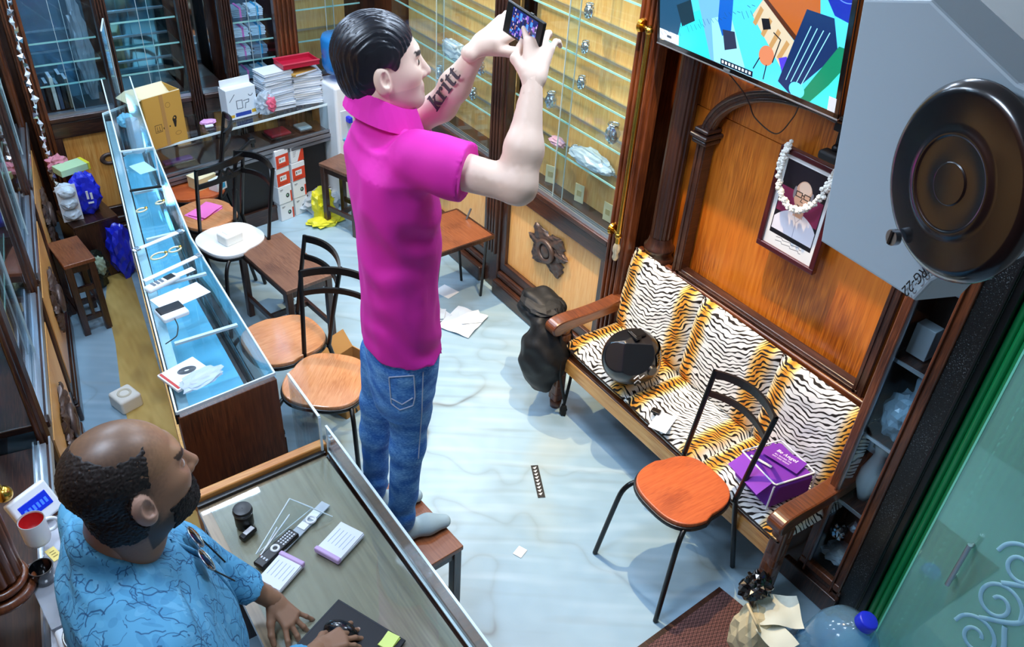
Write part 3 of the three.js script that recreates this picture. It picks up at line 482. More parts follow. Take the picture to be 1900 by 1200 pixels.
{ const t = thing('cloth_pouch', 'small pink pouch on the back counter between the two boxes', 'pouch', [1.33, 0.721, -4.98]); mesh('pouch', crumple(0.1, 0.03, 0.06, 0, 0.014, 0, 0.2, 3, 5, 3), std(0xe6a6dc, 0.6), t); mesh('tag', rb(0.05, 0.012, 0.02, -0.01, 0.008, 0.05, 0.004), M.white, t); }
// paper stacks on the back counter, each sheaf its own thing
{ const cols = [0xd7dde6, 0xb9c8d8, 0xe9ecee, 0x9fb2c6, 0xcfc9be, 0xdfe6ee];
  const ORD = ['lowest', 'second', 'third', 'fourth', 'fifth', 'sixth', 'seventh', 'eighth', 'ninth', 'tenth', 'eleventh', 'twelfth', 'thirteenth', 'fourteenth', 'fifteenth', 'sixteenth', 'topmost'];
  const src = thing('file_folder', 'lowest folder of the taller paper stack on the back counter', 'folder', [1.80, 0.721, -5.06], 0.1, 'folders stacked on the back counter'); mesh('cover', [bx(0.2, 0.002, 0.14, 0, 0.001, 0), bx(0.2, 0.002, 0.14, 0, 0.013, 0)], M.white, src); mesh('pages', bx(0.192, 0.01, 0.132, 0, 0.007, 0), M.paper, src);
  for (let i = 1; i < 17; i++) { const c = copy(src, [1.80 + rr(-0.012, 0.012), 0.721 + i * 0.0145, -5.06 + rr(-0.008, 0.008)], 0.1 + rr(-0.12, 0.12)); c.userData.label = ORD[i] + ' folder from the bottom of the taller paper stack'; if (i % 2) c.children[0].material = std(cols[i % 6], 0.7); }
  for (let i = 0; i < 14; i++) { const c = copy(src, [2.0 + rr(-0.012, 0.012), 0.721 + i * 0.0145, -5.08 + rr(-0.008, 0.008)], -0.05 + rr(-0.12, 0.12), 'folder in the shorter stack beside the water bottle'); c.userData.group = 'folders in the shorter stack'; c.userData.label = ORD[i] + ' folder from the bottom of the shorter stack beside the water bottle'; if (i % 3) c.children[0].material = std(cols[i % 6], 0.7); }
  const t = thing('red_tray', 'red lidded tray on top of the paper stacks', 'tray', [1.96, 0.975, -5.06], 0.05); mesh('tray', [bx(0.24, 0.006, 0.14, 0, 0.003, 0), bx(0.24, 0.03, 0.006, 0, 0.015, 0.07), bx(0.24, 0.03, 0.006, 0, 0.015, -0.07), bx(0.006, 0.03, 0.14, 0.12, 0.015, 0), bx(0.006, 0.03, 0.14, -0.12, 0.015, 0)], std(0xc01a3a, 0.4), t); mesh('rim', [bx(0.25, 0.005, 0.012, 0, 0.03, 0.072), bx(0.25, 0.005, 0.012, 0, 0.03, -0.072)], std(0xe04a60, 0.3), t);
  const y = thing('notebook', 'ochre notebook lying on the shorter paper stack', 'notebook', [1.97, 0.926, -5.05], 0.3); mesh('cover', bx(0.18, 0.014, 0.12, 0, 0.007, 0), std(0xc99a4a, 0.7), y); mesh('pages', bx(0.172, 0.01, 0.116, 0.006, 0.007, 0.003), M.paper, y);
  const b = thing('plastic_bag', 'clear plastic bag with red print leaning on the paper stack', 'bag', [1.70, 0.721, -4.97]); mesh('bag', crumple(0.13, 0.15, 0.09, 0, 0.07, 0, 0.35, 3, 9), M.plastic, b); mesh('printed_patch', crumple(0.07, 0.1, 0.05, 0.02, 0.07, 0.03, 0.35, 3, 4, 3), std(0xe2617e, 0.5), b); }
// gear inside the back cabinets
{ const t = thing('wrapped_garment', 'tall silver wrapped garment standing in the corner cabinet', 'garment bag', [0.79, 0.83, -5.35]); mesh('wrap', crumple(0.1, 0.62, 0.08, 0, 0.3, 0, 0.25, 2.5, 7), std(0x93a0aa, 0.4, { metalness: 0.3 }), t);
  let i = 0; for (const [x, h, c] of [[0.55, 0.16, 0x2c2422], [0.578, 0.19, 0xd8d4c8], [0.603, 0.15, 0x3a4a60], [0.628, 0.2, 0x1c1618], [0.655, 0.17, 0x6a5a48]]) { const b = thing('ledger', ['black ledger at the left of the row in the corner cabinet', 'white ledger in the corner cabinet', 'blue-grey ledger in the corner cabinet', 'tall black ledger in the corner cabinet', 'brown ledger at the right of the row in the corner cabinet'][i++], 'book', [x, 0.836, -5.34]); mesh('cover', rb(0.02, h, 0.11, 0, h / 2, 0, 0.002), std(c, 0.6), b); mesh('pages', bx(0.016, h - 0.006, 0.1, 0, h / 2 + 0.004, -0.004), M.paper, b); }
  let k = 0; for (const y of [0.836, 0.985, 1.105, 1.225]) for (const dx of [0, 0.11]) { const p = thing('paper_bundle', (dx ? 'right' : 'left') + ' bundle of papers on the ' + (['bottom', 'second', 'third', 'top'][Math.floor(k / 2)]) + ' shelf of the dark back cabinet', 'papers', [1.71 + dx, y, -5.36], 0, 'paper bundles in the dark back cabinet'); mesh('sheets', [0, 1, 2, 3, 4].map(q => bx(0.09 + rr(-0.01, 0.01), 0.008, 0.12, 0, 0.005 + q * 0.0105, 0, rr(-0.08, 0.08))), k++ % 3 ? M.paper : std(0x94a8b8, 0.7), p); mesh('band', bx(0.012, 0.057, 0.122, 0.01, 0.0285, 0), k % 2 ? M.pink : M.cyanC, p); } }

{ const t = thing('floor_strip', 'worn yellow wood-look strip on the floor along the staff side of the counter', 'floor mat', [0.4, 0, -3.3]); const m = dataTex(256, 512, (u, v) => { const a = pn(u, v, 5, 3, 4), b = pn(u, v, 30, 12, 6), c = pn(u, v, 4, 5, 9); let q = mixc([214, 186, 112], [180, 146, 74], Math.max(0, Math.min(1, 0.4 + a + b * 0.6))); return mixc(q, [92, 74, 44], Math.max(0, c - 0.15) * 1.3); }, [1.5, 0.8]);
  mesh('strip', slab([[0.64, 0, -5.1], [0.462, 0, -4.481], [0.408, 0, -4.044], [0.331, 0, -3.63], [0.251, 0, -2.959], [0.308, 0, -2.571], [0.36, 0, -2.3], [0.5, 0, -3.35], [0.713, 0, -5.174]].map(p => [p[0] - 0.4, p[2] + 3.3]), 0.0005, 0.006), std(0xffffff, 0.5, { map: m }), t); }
// ---------------------------------------------------------------- floor goods at the back
{ // eight small cartons in two columns
  const A = cartonTex('#f0f2f4', (c) => { c.fillStyle = '#e0472a'; c.fillRect(0, 70, 256, 186); c.fillStyle = '#f2f2f2'; c.fillRect(60, 110, 130, 76); c.fillStyle = '#b33018'; for (let i = 0; i < 9; i++) c.fillRect(30 + i * 20, 212, 11, 30); c.fillStyle = '#444'; c.fillRect(74, 130, 20, 36); c.fillRect(110, 132, 60, 6); c.fillRect(110, 148, 60, 6); });
  const B = cartonTex('#eef1f4', (c) => { c.fillStyle = '#333b44'; c.beginPath(); c.arc(170, 150, 34, 0, 6.3); c.fill(); c.fillStyle = '#9fd0b0'; c.beginPath(); c.arc(166, 146, 14, 0, 6.3); c.fill(); c.fillStyle = '#30343a'; c.fillRect(30, 40, 60, 10); c.fillRect(30, 58, 40, 6); c.fillStyle = '#e0472a'; c.fillRect(226, 90, 30, 166); });
  const C = cartonTex('#eef1f4', (c) => { c.fillStyle = '#e0472a'; c.beginPath(); c.moveTo(256, 0); c.lineTo(256, 256); c.lineTo(120, 256); c.fill(); c.fillStyle = '#556'; for (let i = 0; i < 7; i++) c.fillRect(40, 60 + i * 18, 90 - i * 8, 5); });
  const mA = std(0xffffff, 0.55, { map: A }), mB = std(0xffffff, 0.55, { map: B }), mC = std(0xffffff, 0.55, { map: C });
  const mk = (m, side) => { const t = thing('camera_carton', '', 'box', [0, 0, 0], 0); mesh('carton', rb(0.105, 0.125, 0.105, 0, 0.0625, 0, 0.003), side, t); mesh('printed_face', faceQuad(0.101, 0.121, 0, 0.0625, 0.0535), m, t); mesh('lid_flap', bx(0.1, 0.002, 0.05, 0, 0.126, 0.02), M.white, t); return t; };
  const red = std(0xe0472a, 0.55), L = ['upper-left', 'upper-right'];
  const spec = [[0, 0, mB, 'white carton at the floor, left column of the red and white stack'], [0, 1, mB, 'white carton with dark lens print, second up in the left column'], [0, 2, mA, 'red labelled carton, third up in the left column'], [0, 3, mA, 'red labelled carton topping the left column'], [1, 0, mB, 'white carton at the floor, right column of the red and white stack'], [1, 1, mB, 'white carton with dark lens print, second up in the right column'], [1, 2, mA, 'red labelled carton, third up in the right column'], [1, 3, mC, 'white carton with a red diagonal corner topping the right column']];
  for (const [cx, k, m, label] of spec) { const t = mk(m, k === 2 || (k === 3 && !cx) ? M.white : M.white); t.userData.label = label; t.userData.group = 'red and white cartons stacked at the back counter'; t.position.set(1.715 + cx * 0.118 + rr(-0.005, 0.005), k * 0.128, -4.93 - cx * 0.035 + rr(-0.004, 0.004)); t.rotation.y = 0.28 + rr(-0.05, 0.05); }
}
{ const t = thing('yellow_bag', 'crumpled yellow plastic bag on the floor by the tall dark stool', 'bag', [1.935, 0, -4.78]); mesh('bag', crumple(0.15, 0.24, 0.13, 0, 0.11, 0, 0.3, 2.2, 3), phy(0xf0ea30, 0.4, { transmission: 0.2, thickness: 0 }), t); mesh('skirt', crumple(0.24, 0.05, 0.16, -0.01, 0.022, 0.06, 0.3, 3, 8, 3), std(0xe4e23a, 0.5), t);
  const c = thing('clear_wrap', 'clear plastic wrapping sheet on the floor beside the carton stack', 'plastic wrap', [1.99, 0, -4.95]); mesh('wrap', crumple(0.3, 0.14, 0.26, 0, 0.06, 0, 0.3, 3, 14), M.plastic, c); }
{ const t = thing('water_dispenser', 'white water dispenser under a blue bottle at the back wall', 'water dispenser', [2.22, -0.0, -4.98], 0.1);
  mesh('body', rb(0.24, 0.86, 0.24, 0, 0.43, 0, 0.02), M.white, t); mesh('door', rb(0.2, 0.3, 0.012, 0, 0.22, 0.12, 0.01), std(0xe2eaf0, 0.4), t); mesh('tap_recess', rb(0.18, 0.2, 0.01, 0, 0.6, 0.12, 0.008), std(0xcfd8e0, 0.4), t); for (const k of [-1, 1]) mesh('tap', rb(0.03, 0.04, 0.05, k * 0.04, 0.64, 0.14, 0.008), M.blue, t); mesh('drip_tray', rb(0.16, 0.02, 0.06, 0, 0.5, 0.14, 0.006), M.cyanC, t);
  const b = thing('water_bottle', 'big blue water bottle upside down on the white dispenser', 'bottle', [2.22, 0.86, -4.98]); mesh('bottle', lathe([[0.03, 0], [0.035, 0.03], [0.1, 0.06], [0.115, 0.1], [0.115, 0.16], [0.11, 0.17], [0.115, 0.18], [0.115, 0.26], [0.1, 0.29], [0.001, 0.295]], 32), phy(0x2f9be6, 0.15, { transmission: 0.4, thickness: 0 }), b); }
{ // cartons on the far chair
  const t = thing('cream_carton', 'cream open carton on the farthest chair', 'box', [1.17, 0.458, -4.72], 0.35); mesh('carton', rb(0.13, 0.07, 0.1, 0, 0.036, 0, 0.003), std(0xe6d29c, 0.75), t); mesh('lid', rb(0.134, 0.006, 0.104, 0, 0.074, 0, 0.002), std(0xf0e2b8, 0.75), t);
  const c = thing('white_carton', 'white printed carton beside the cream carton on the farthest chair', 'box', [1.235, 0.458, -4.64], 0.5); mesh('carton', rb(0.08, 0.06, 0.07, 0, 0.031, 0, 0.003), M.white, c); mesh('label_print', bx(0.05, 0.03, 0.001, 0, 0.03, 0.036), M.cyanC, c); }
{ const t = thing('pink_paper', 'sheets of pink paper on the chair with the lettered back', 'paper', [1.07, 0.457, -4.4], 0.5); mesh('sheets', [sheet(0.18, 0.12, 0, 0.001, 0, 0, 0.004, 1), sheet(0.17, 0.11, 0.01, 0.008, 0.005, 0.15, 0.004, 4)], M.pink, t);
  const f = thing('foam_block', 'white foam block on the padded chair seat', 'foam block', [1.09, 0.457, -4.02], 0.3); mesh('block', rb(0.11, 0.06, 0.09, 0, 0.03, 0, 0.012), M.foam, f); mesh('recess', rb(0.06, 0.006, 0.05, 0, 0.06, 0, 0.003), std(0xdfe4e4, 0.9), f);
  const f2 = thing('foam_block', 'cream foam block on the floor behind the counter, above the man in blue', 'foam block', [0.336, 0, -3.533], 0.3); mesh('block', rb(0.11, 0.08, 0.12, 0, 0.04, 0, 0.014), M.foam, f2); mesh('recess', new THREE.TorusGeometry(0.028, 0.006, 8, 20).rotateX(Math.PI / 2).translate(0, 0.08, 0), std(0xe0dcc8, 0.9), f2); f2.position.set(0.334, 0, -3.525); }
{ // gooseneck clip lamp behind the lettered chair
  const t = thing('gooseneck_lamp', 'black gooseneck arm curving out from the back counter above the chairs', 'lamp', [1.32, 0.45, -4.6]); mesh('arm', tube([[0, 0, 0], [0.03, 0.1, -0.05], [0.1, 0.17, -0.13], [0.2, 0.18, -0.22]], 0.011, 28, 8), M.black, t); mesh('head', [rb(0.04, 0.03, 0.04, 0.215, 0.18, -0.235, 0.006), rb(0.02, 0.06, 0.02, 0.22, 0.16, -0.24, 0.004)], M.black, t); mesh('foot', rb(0.03, 0.45, 0.03, 0, -0.222, 0, 0.006), M.black, t); }
{ // open carton under the chairs with lettering
  const t = thing('open_carton', 'open brown carton lettered INDIA on the floor behind the tan chairs', 'box', [1.3, 0, -3.05], 0.35), w = 0.3, h = 0.16, d = 0.24, m = std(0xb98a4e, 0.8);
  mesh('walls', [bx(w, h, 0.005, 0, h / 2, d / 2), bx(w, h, 0.005, 0, h / 2, -d / 2), bx(0.005, h, d, w / 2, h / 2, 0), bx(0.005, h, d, -w / 2, h / 2, 0), bx(w, 0.005, d, 0, 0.003, 0)], m, t);
  const f1 = bx(w, 0.004, 0.1, 0, 0, -0.05); f1.rotateX(0.9); const fp = mesh('flap', f1.translate(0, h, -d / 2), m, t);
  const font = await new FontLoader().loadAsync('fonts/droid/droid_sans_bold.typeface.json'); const tg = new TextGeometry('INDIA', { font, size: 0.045, depth: 0.001 }); tg.computeBoundingBox(); tg.translate(-tg.boundingBox.max.x / 2, 0, 0); tg.rotateX(-Math.PI / 2 + 0.9); mesh('lettering', tg.translate(0, h + 0.03, -d / 2 - 0.03), M.blackM, fp);
  let i = 0; for (const [x, z, c] of [[-0.08, 0.04, 0x7a3a26], [0.05, -0.04, 0x2a2622], [0.09, 0.06, 0xd8d4cc], [-0.03, -0.06, 0x8a5a3a]]) { const q = thing('packing_scrap', ['brown crumpled scrap in the lettered carton', 'black crumpled scrap in the lettered carton', 'white crumpled scrap in the lettered carton', 'tan crumpled scrap in the lettered carton'][i++], 'scrap', [1.3 + x, 0.006, -3.05 + z]); mesh('scrap', crumple(0.12, 0.13, 0.1, 0, 0.06, 0, 0.35, 3, i * 5, 3), std(c, 0.6), q); } }
for (const [l, x, z, w, d, r, c] of [['white printed card propped on the floor under the folding table', 2.2, -3.6, 0.1, 0.12, 0.3, 0xeef2f6], ['large crumpled sheet of white paper on the floor beside the plinth', 2.12, -3.28, 0.24, 0.2, 0.5, 0xe6eef4], ['folded sheet of paper on the floor nearer the standing man', 1.98, -3.42, 0.2, 0.16, 0.2, 0xdfe8f0], ['small white card on the floor near the middle of the room', 1.46, -1.77, 0.05, 0.04, 0.4, 0xf2f6fa]]) { const t = thing('floor_paper', l, 'paper', [x, 0, z], r); mesh('sheet', sheet(w, d, 0, 0.002, 0, 0, w > 0.1 ? 0.012 : 0.001, x * 9), std(c, 0.8), t); if (w > 0.1) mesh('fold', sheet(w * 0.5, d * 0.6, w * 0.2, 0.012, d * 0.1, 0.7, 0.01, z * 7), std(c, 0.8), t); }
{ const t = thing('black_label', 'black and white printed strip lying on the open floor', 'label', [1.762, 0, -2.056], 0.0); const pt = canvasTex(64, 256, c => { c.fillStyle = '#14161a'; c.fillRect(0, 0, 64, 256); c.fillStyle = '#e6eef2'; for (let i = 0; i < 9; i++) { c.beginPath(); c.moveTo(10, 20 + i * 26); c.lineTo(50, 10 + i * 26); c.lineTo(30, 32 + i * 26); c.fill(); } });
  const g = new THREE.BoxGeometry(0.034, 0.002, 0.2); g.rotateY(-0.460); mesh('strip', g.translate(0, 0.002, 0), std(0xffffff, 0.5, { map: pt }), t); t.position.set(1.762, 0, -2.056); }
// ---------------------------------------------------------------- sofa
const tigerT = canvasTex(1024, 512, (c, w, h) => {
  c.fillStyle = '#f2f2ee'; c.fillRect(0, 0, w, h);
  const im = c.getImageData(0, 0, w, h), d = im.data;
  for (let j = 0; j < h; j++) for (let i = 0; i < w; i++) {
    const u = i / w, v = j / h, e = Math.min(u, 1 - u), q = Math.max(0, 1 - Math.abs(e - 0.13) / (0.11 + 0.05 * pn(u, v, 5, 6, 3)));
    let col = mixc([244, 244, 240], [246, 178, 62], Math.min(1, q * 1.35)); col = mixc(col, [196, 102, 20], Math.max(0, q - 0.62) * 1.4 + Math.max(0, pn(u, v, 9, 14, 8)) * q * 0.5);
    const ph = v * 21 + Math.abs(u - 0.5) * 9 + u * 7 + 2.6 * pn(u, v, 5, 4, 17) + 0.9 * pn(u, v, 16, 12, 27), fr = Math.abs(ph - Math.floor(ph) - 0.5), wd = 0.17 + 0.34 * pn(u, v, 9, 26, 37) + (q > 0.55 ? 0.05 : 0);
    if (fr < wd) col = mixc(col, [20, 14, 10], Math.min(1, (wd - fr) * 16));
    const k = (j * w + i) * 4; d[k] = col[0]; d[k + 1] = col[1]; d[k + 2] = col[2];
  }
  c.putImageData(im, 0, 0);
}, null);
const tigerM = phy(0xffffff, 0.85, { map: tigerT, sheen: 0.4, sheenRoughness: 0.6 });
// cushion: local x along sofa, y up (thickness), z depth; soft edges, piping around
function cushion(w, d, th, s) {
  const nx = 26, nd = 20, pos = [], uv = [], idx = [];
  for (const top of [1, 0]) for (let j = 0; j <= nd; j++) for (let i = 0; i <= nx; i++) {
    const a = i / nx * 2 - 1, b = j / nd * 2 - 1, e = Math.max(0, 1 - Math.abs(a) ** 7) ** 0.45 * Math.max(0, 1 - Math.abs(b) ** 7) ** 0.45;
    const y = th * 0.5 + (top ? 1 : -0.9) * th * 0.5 * e + (top ? 0.006 * nz(a * 3 + s, b * 3, s) * e : 0);
    pos.push(a * w / 2 * (1 - 0.015 * b * b), y, b * d / 2); uv.push(i / nx, 1 - j / nd);
  }
  const st = (nx + 1) * (nd + 1);
  for (let j = 0; j < nd; j++) for (let i = 0; i < nx; i++) { const a = j * (nx + 1) + i, b = a + nx + 1; idx.push(a, b, a + 1, b, b + 1, a + 1, a + st, a + 1 + st, b + st, b + st, a + 1 + st, b + 1 + st); }
  let g = new THREE.BufferGeometry(); g.setAttribute('position', new THREE.Float32BufferAttribute(pos, 3)); g.setAttribute('uv', new THREE.Float32BufferAttribute(uv, 2)); g.setIndex(idx); g.computeVertexNormals(); return g;
}
const carveB = dataTex(128, 256, (u, v) => { const s = Math.sin(u * 12.6 + Math.sin(v * 25) * 2.4) * Math.sin(v * 31.4 + Math.cos(u * 9) * 2); const q = s > 0.05 ? 220 : 70; return [q, q, q]; }, null, false);
const carved = phy(0xffffff, 0.4, { map: brnT, bumpMap: carveB, bumpScale: 0.008, clearcoat: 0.3 });
{
  // local: x along +z of the room (far end to near end), y up, z towards the room
  const t = thing('sofa', 'wooden three seat sofa with carved arm posts and brown rails against the panelled wall', 'sofa', [2.17, 0, -1.745], -Math.PI / 2 - 0.01), W = 1.42;
  mesh('front_rail', rb(W - 0.08, 0.085, 0.03, 0, 0.3, 0.02, 0.008, 0, true), M.oak, t);
  mesh('seat_deck', rb(W - 0.06, 0.03, 0.4, 0, 0.335, -0.17, 0.006, 0, true), M.brown, t);
  mesh('back_frame', [rb(W, 0.05, 0.035, 0, 0.79, -0.405, 0.012, 0, true), rb(W - 0.06, 0.4, 0.02, 0, 0.56, -0.4, 0.006, 0, true)], M.brown, t);
  for (const k of [-1, 1]) {
    mesh('arm_post', [rb(0.06, 0.42, 0.06, k * (W / 2 - 0.02), 0.26, 0.03, 0.01)], carved, t);
    mesh('post_foot', lathe([[0.001, 0], [0.026, 0], [0.03, 0.03], [0.03, 0.05], [0.001, 0.05]], 16).translate(k * (W / 2 - 0.02), 0, 0.03), M.brown, t);
    mesh('post_knob', lathe([[0.02, 0], [0.032, 0.012], [0.036, 0.035], [0.028, 0.055], [0.018, 0.06], [0.03, 0.075], [0.03, 0.085], [0.015, 0.1], [0.001, 0.1]], 20).translate(k * (W / 2 - 0.02), 0.465, 0.03), M.brown, t);
    const sh = new THREE.Shape(); sh.moveTo(-0.41, 0); sh.lineTo(-0.4, 0.06); sh.bezierCurveTo(-0.3, 0.03, -0.15, 0.02, -0.02, 0.03); sh.bezierCurveTo(0.05, 0.035, 0.1, 0.03, 0.1, 0); sh.bezierCurveTo(0.1, -0.035, 0.06, -0.04, 0.04, -0.02); sh.bezierCurveTo(-0.05, -0.01, -0.2, -0.02, -0.41, 0);
    const g = new THREE.ExtrudeGeometry(sh, { depth: 0.055, bevelEnabled: true, bevelSize: 0.008, bevelThickness: 0.008, bevelSegments: 2 }); g.rotateY(-Math.PI / 2); g.translate(k * (W / 2 - 0.02) + 0.035, 0.53, 0.02);
    mesh('armrest', uvBox(g, true), M.brown, t);
    mesh('rear_leg', rb(0.05, 0.8, 0.05, k * (W / 2 - 0.025), 0.4, -0.4, 0.006), M.brown, t);
  }
  const lab = ['the far end beneath the helmet', 'the middle behind the chair', 'the near end under the purple bag'];
  for (let i = 0; i < 3; i++) {
    const x = (i - 1) * 0.463;
    const c = thing('seat_cushion', 'tiger striped seat cushion at ' + lab[i], 'cushion', [2.17, 0, -1.73], -Math.PI / 2 - 0.035, 'tiger striped seat cushions'); c.translateX(x); c.translateY(0.352); c.translateZ(-0.155);
    mesh('cover', cushion(0.466, 0.41, 0.1, i * 3), tigerM, c); mesh('piping', tube([[-0.222, 0.05, 0.2], [0.222, 0.05, 0.2], [0.222, 0.05, -0.2], [-0.222, 0.05, -0.2]], 0.005, 80, 6, true, 0.02), std(0x2a1a10, 0.7), c);
    const b = thing('back_cushion', 'tiger striped back cushion at ' + ['the far end behind the helmet', 'the middle of the sofa back', 'the near end behind the purple bag'][i], 'cushion', [2.17, 0, -1.73], -Math.PI / 2 - 0.035, 'tiger striped back cushions'); b.translateX(x); b.translateY(0.635); b.translateZ(-0.345);
    const pv = cushion(0.466, 0.42, 0.09, i * 5 + 1); pv.rotateX(Math.PI / 2 - 0.12); mesh('cover', pv, tigerM, b);
    const pp = tube([[-0.22, 0.05, 0.195], [0.22, 0.05, 0.195], [0.22, 0.05, -0.195], [-0.22, 0.05, -0.195]], 0.005, 80, 6, true, 0.02); pp.rotateX(Math.PI / 2 - 0.12); mesh('piping', pp, i === 2 ? M.foam : std(0x2a1a10, 0.7), b);
  }
}
{ // helmet
  const t = thing('helmet', 'glossy black full-face motorcycle helmet on the sofa seat', 'helmet', [2.2, 0.452, -2.03], -0.1);
  const f = (x, y, z) => { let d = ell([0, 0.125, 0], [0.135, 0.128, 0.118])(x, y, z); d = sm(d, ell([0.06, 0.07, 0], [0.085, 0.075, 0.09])(x, y, z), 0.04); for (const q of [[-0.55, 0.8, 0.2, 0.215], [-0.1, 0.93, 0.36, 0.222], [-0.15, 0.93, -0.34, 0.222], [-0.75, 0.55, 0.36, 0.174], [-0.3, 0.6, 0.74, 0.165]]) d = Math.max(d, q[0] * x + q[1] * y + q[2] * z - q[3]); d = Math.max(d, -(y - 0.008)); d = Math.max(d, -ell([0.0, -0.02, 0], [0.1, 0.09, 0.085])(x, y, z)); return d; };
  mesh('shell', nets(f, [-0.16, -0.02, -0.15], [0.18, 0.28, 0.15], 0.005), phy(0x0c0f16, 0.3, { clearcoat: 0.5, clearcoatRoughness: 0.2 }), t);
  const vis = new THREE.SphereGeometry(0.131, 40, 20, Math.PI - 1.15, 2.3, 1.12, 0.62); vis.scale(1.07, 1, 0.93); mesh('visor', vis.translate(0.004, 0.125, 0), phy(0x1c1410, 0.06, { clearcoat: 1, metalness: 0.4 }), t);
  for (const k of [-1, 1]) mesh('visor_hinge', new THREE.CylinderGeometry(0.022, 0.026, 0.012, 20).rotateX(Math.PI / 2).translate(0.03, 0.12, k * 0.12), M.black, t);
  mesh('top_vent', [rb(0.06, 0.014, 0.05, 0.02, 0.245, 0, 0.005), rb(0.03, 0.012, 0.07, 0.0, 0.243, 0, 0.004)], M.black, t);
  mesh('script_mark', [tube([[-0.06, 0.1, 0.115], [-0.04, 0.115, 0.117], [-0.03, 0.095, 0.118], [-0.01, 0.11, 0.12]], 0.0025, 20, 6), tube([[-0.05, 0.07, 0.11], [-0.035, 0.085, 0.113], [-0.02, 0.07, 0.115]], 0.0025, 16, 6)], M.white, t);
}
{ // purple bag
  const t = thing('purple_bag', 'purple cloth carry bag with white piping and white lettering on the sofa', 'bag', [2.26, 0.452, -1.235], -0.15), w = 0.22, h = 0.13, d = 0.2;
  const g = new RoundedBoxGeometry(w, h, d, 8, 0.02), p = g.attributes.position; for (let i = 0; i < p.count; i++) { const x = p.getX(i), y = p.getY(i), z = p.getZ(i), n = nz(x * 14, y * 14, z * 14 + 4) * 0.012; p.setXYZ(i, x * (1 - (y > 0 ? 0.06 : 0)) + n, y + n - (y > 0 ? 0.02 * (x / w + 0.5) : 0), z + n); } g.computeVertexNormals(); g.translate(0, h / 2, 0);
  mesh('body', uvBox(g), std(0x7a2cae, 0.8), t);
  const fl = sheet(0.08, 0.17, 0, 0, 0, 0, 0.006, 3, 0.003); fl.rotateZ(0.5); mesh('open_flap', fl.translate(-0.13, h - 0.02, 0), std(0x8a3cba, 0.8), t);
  const e = h - 0.002; mesh('piping', [tube([[-0.1, e + 0.005, -0.095], [0.1, e - 0.012, -0.095], [0.105, e - 0.014, 0.095], [-0.1, e + 0.005, 0.098]], 0.004, 60, 6, true, 0.02), tube([[0.107, e - 0.015, 0.098], [0.112, 0.01, 0.102]], 0.004, 10, 6), tube([[-0.105, e, 0.1], [-0.112, 0.01, 0.102]], 0.004, 10, 6)], M.white, t);
  const hT = rb(0.012, 0.004, 0.09, -0.07, h + 0.006, -0.02, 0.002, 0.4); mesh('handle', hT, M.white, t);
  const pt = canvasTex(256, 128, c => { c.fillStyle = '#7a2cae'; c.fillRect(0, 0, 256, 128); c.fillStyle = '#fff'; c.font = 'italic bold 34px serif'; c.fillText('Be Angel', 54, 48); c.font = '17px sans-serif'; c.fillText('ALL ROUND THE', 60, 78); c.fillText('DAY AND NIGHT', 56, 100); });
  const q = new THREE.PlaneGeometry(0.15, 0.09); q.rotateX(-Math.PI / 2); q.rotateY(-Math.PI / 2 + 0.35); q.rotateZ(-0.08); mesh('print', q.translate(0.03, h + 0.003, 0.0), std(0xffffff, 0.8, { map: pt }), t);
}
{ const t = thing('envelope', 'white card envelope lying on the middle sofa seat', 'envelope', [2.13, 0.455, -1.72], 0.4); mesh('envelope', sheet(0.12, 0.08, 0, 0.002, 0, 0, 0.003, 5), M.paper, t); mesh('clip', rb(0.03, 0.012, 0.04, 0.04, 0.012, -0.05, 0.004), M.black, t); }
{ // black bag hanging over the far arm
  const t = thing('backpack', 'black backpack with dangling straps hung on the far sofa arm', 'backpack', [2.11, -0.03, -2.53]);
  const bk = M.blackM, cloth = std(0x0b0c10, 0.6);
  const f = (x, y, z) => { let d = ell([-0.02, 0.36, 0.04], [0.13, 0.19, 0.12])(x, y, z); d = sm(d, ell([0.03, 0.55, -0.08], [0.1, 0.07, 0.13])(x, y, z), 0.05); d = sm(d, ell([-0.05, 0.28, 0.06], [0.07, 0.13, 0.08])(x, y, z), 0.03); return d + 0.012 * nz(x * 14, y * 14, z * 14) + 0.004 * Math.sin(x * 60 + y * 40); };
  mesh('body', nets(f, [-0.2, 0.08, -0.25], [0.2, 0.7, 0.22], 0.011), cloth, t);
  mesh('flap', crumple(0.2, 0.06, 0.24, 0.02, 0.58, -0.06, 0.12, 2, 4, 3), cloth, t);
  mesh('strap', tube([[0.03, 0.6, 0.03], [0, 0.5, 0.12], [-0.01, 0.3, 0.16], [0.03, 0.12, 0.17]], 0.009, 30, 6), bk, t);
  mesh('strap', tube([[0.07, 0.6, 0.02], [0.08, 0.45, 0.12], [0.07, 0.25, 0.15], [0.03, 0.1, 0.17]], 0.008, 30, 6), bk, t);
  mesh('buckle', crumple(0.035, 0.09, 0.035, 0.03, 0.06, 0.17, 0.3, 3, 2, 2), bk, t);
  mesh('zip', tube([[-0.09, 0.47, 0.1], [-0.125, 0.36, 0.06], [-0.11, 0.24, 0.1]], 0.003, 20, 6), M.steel, t);
}
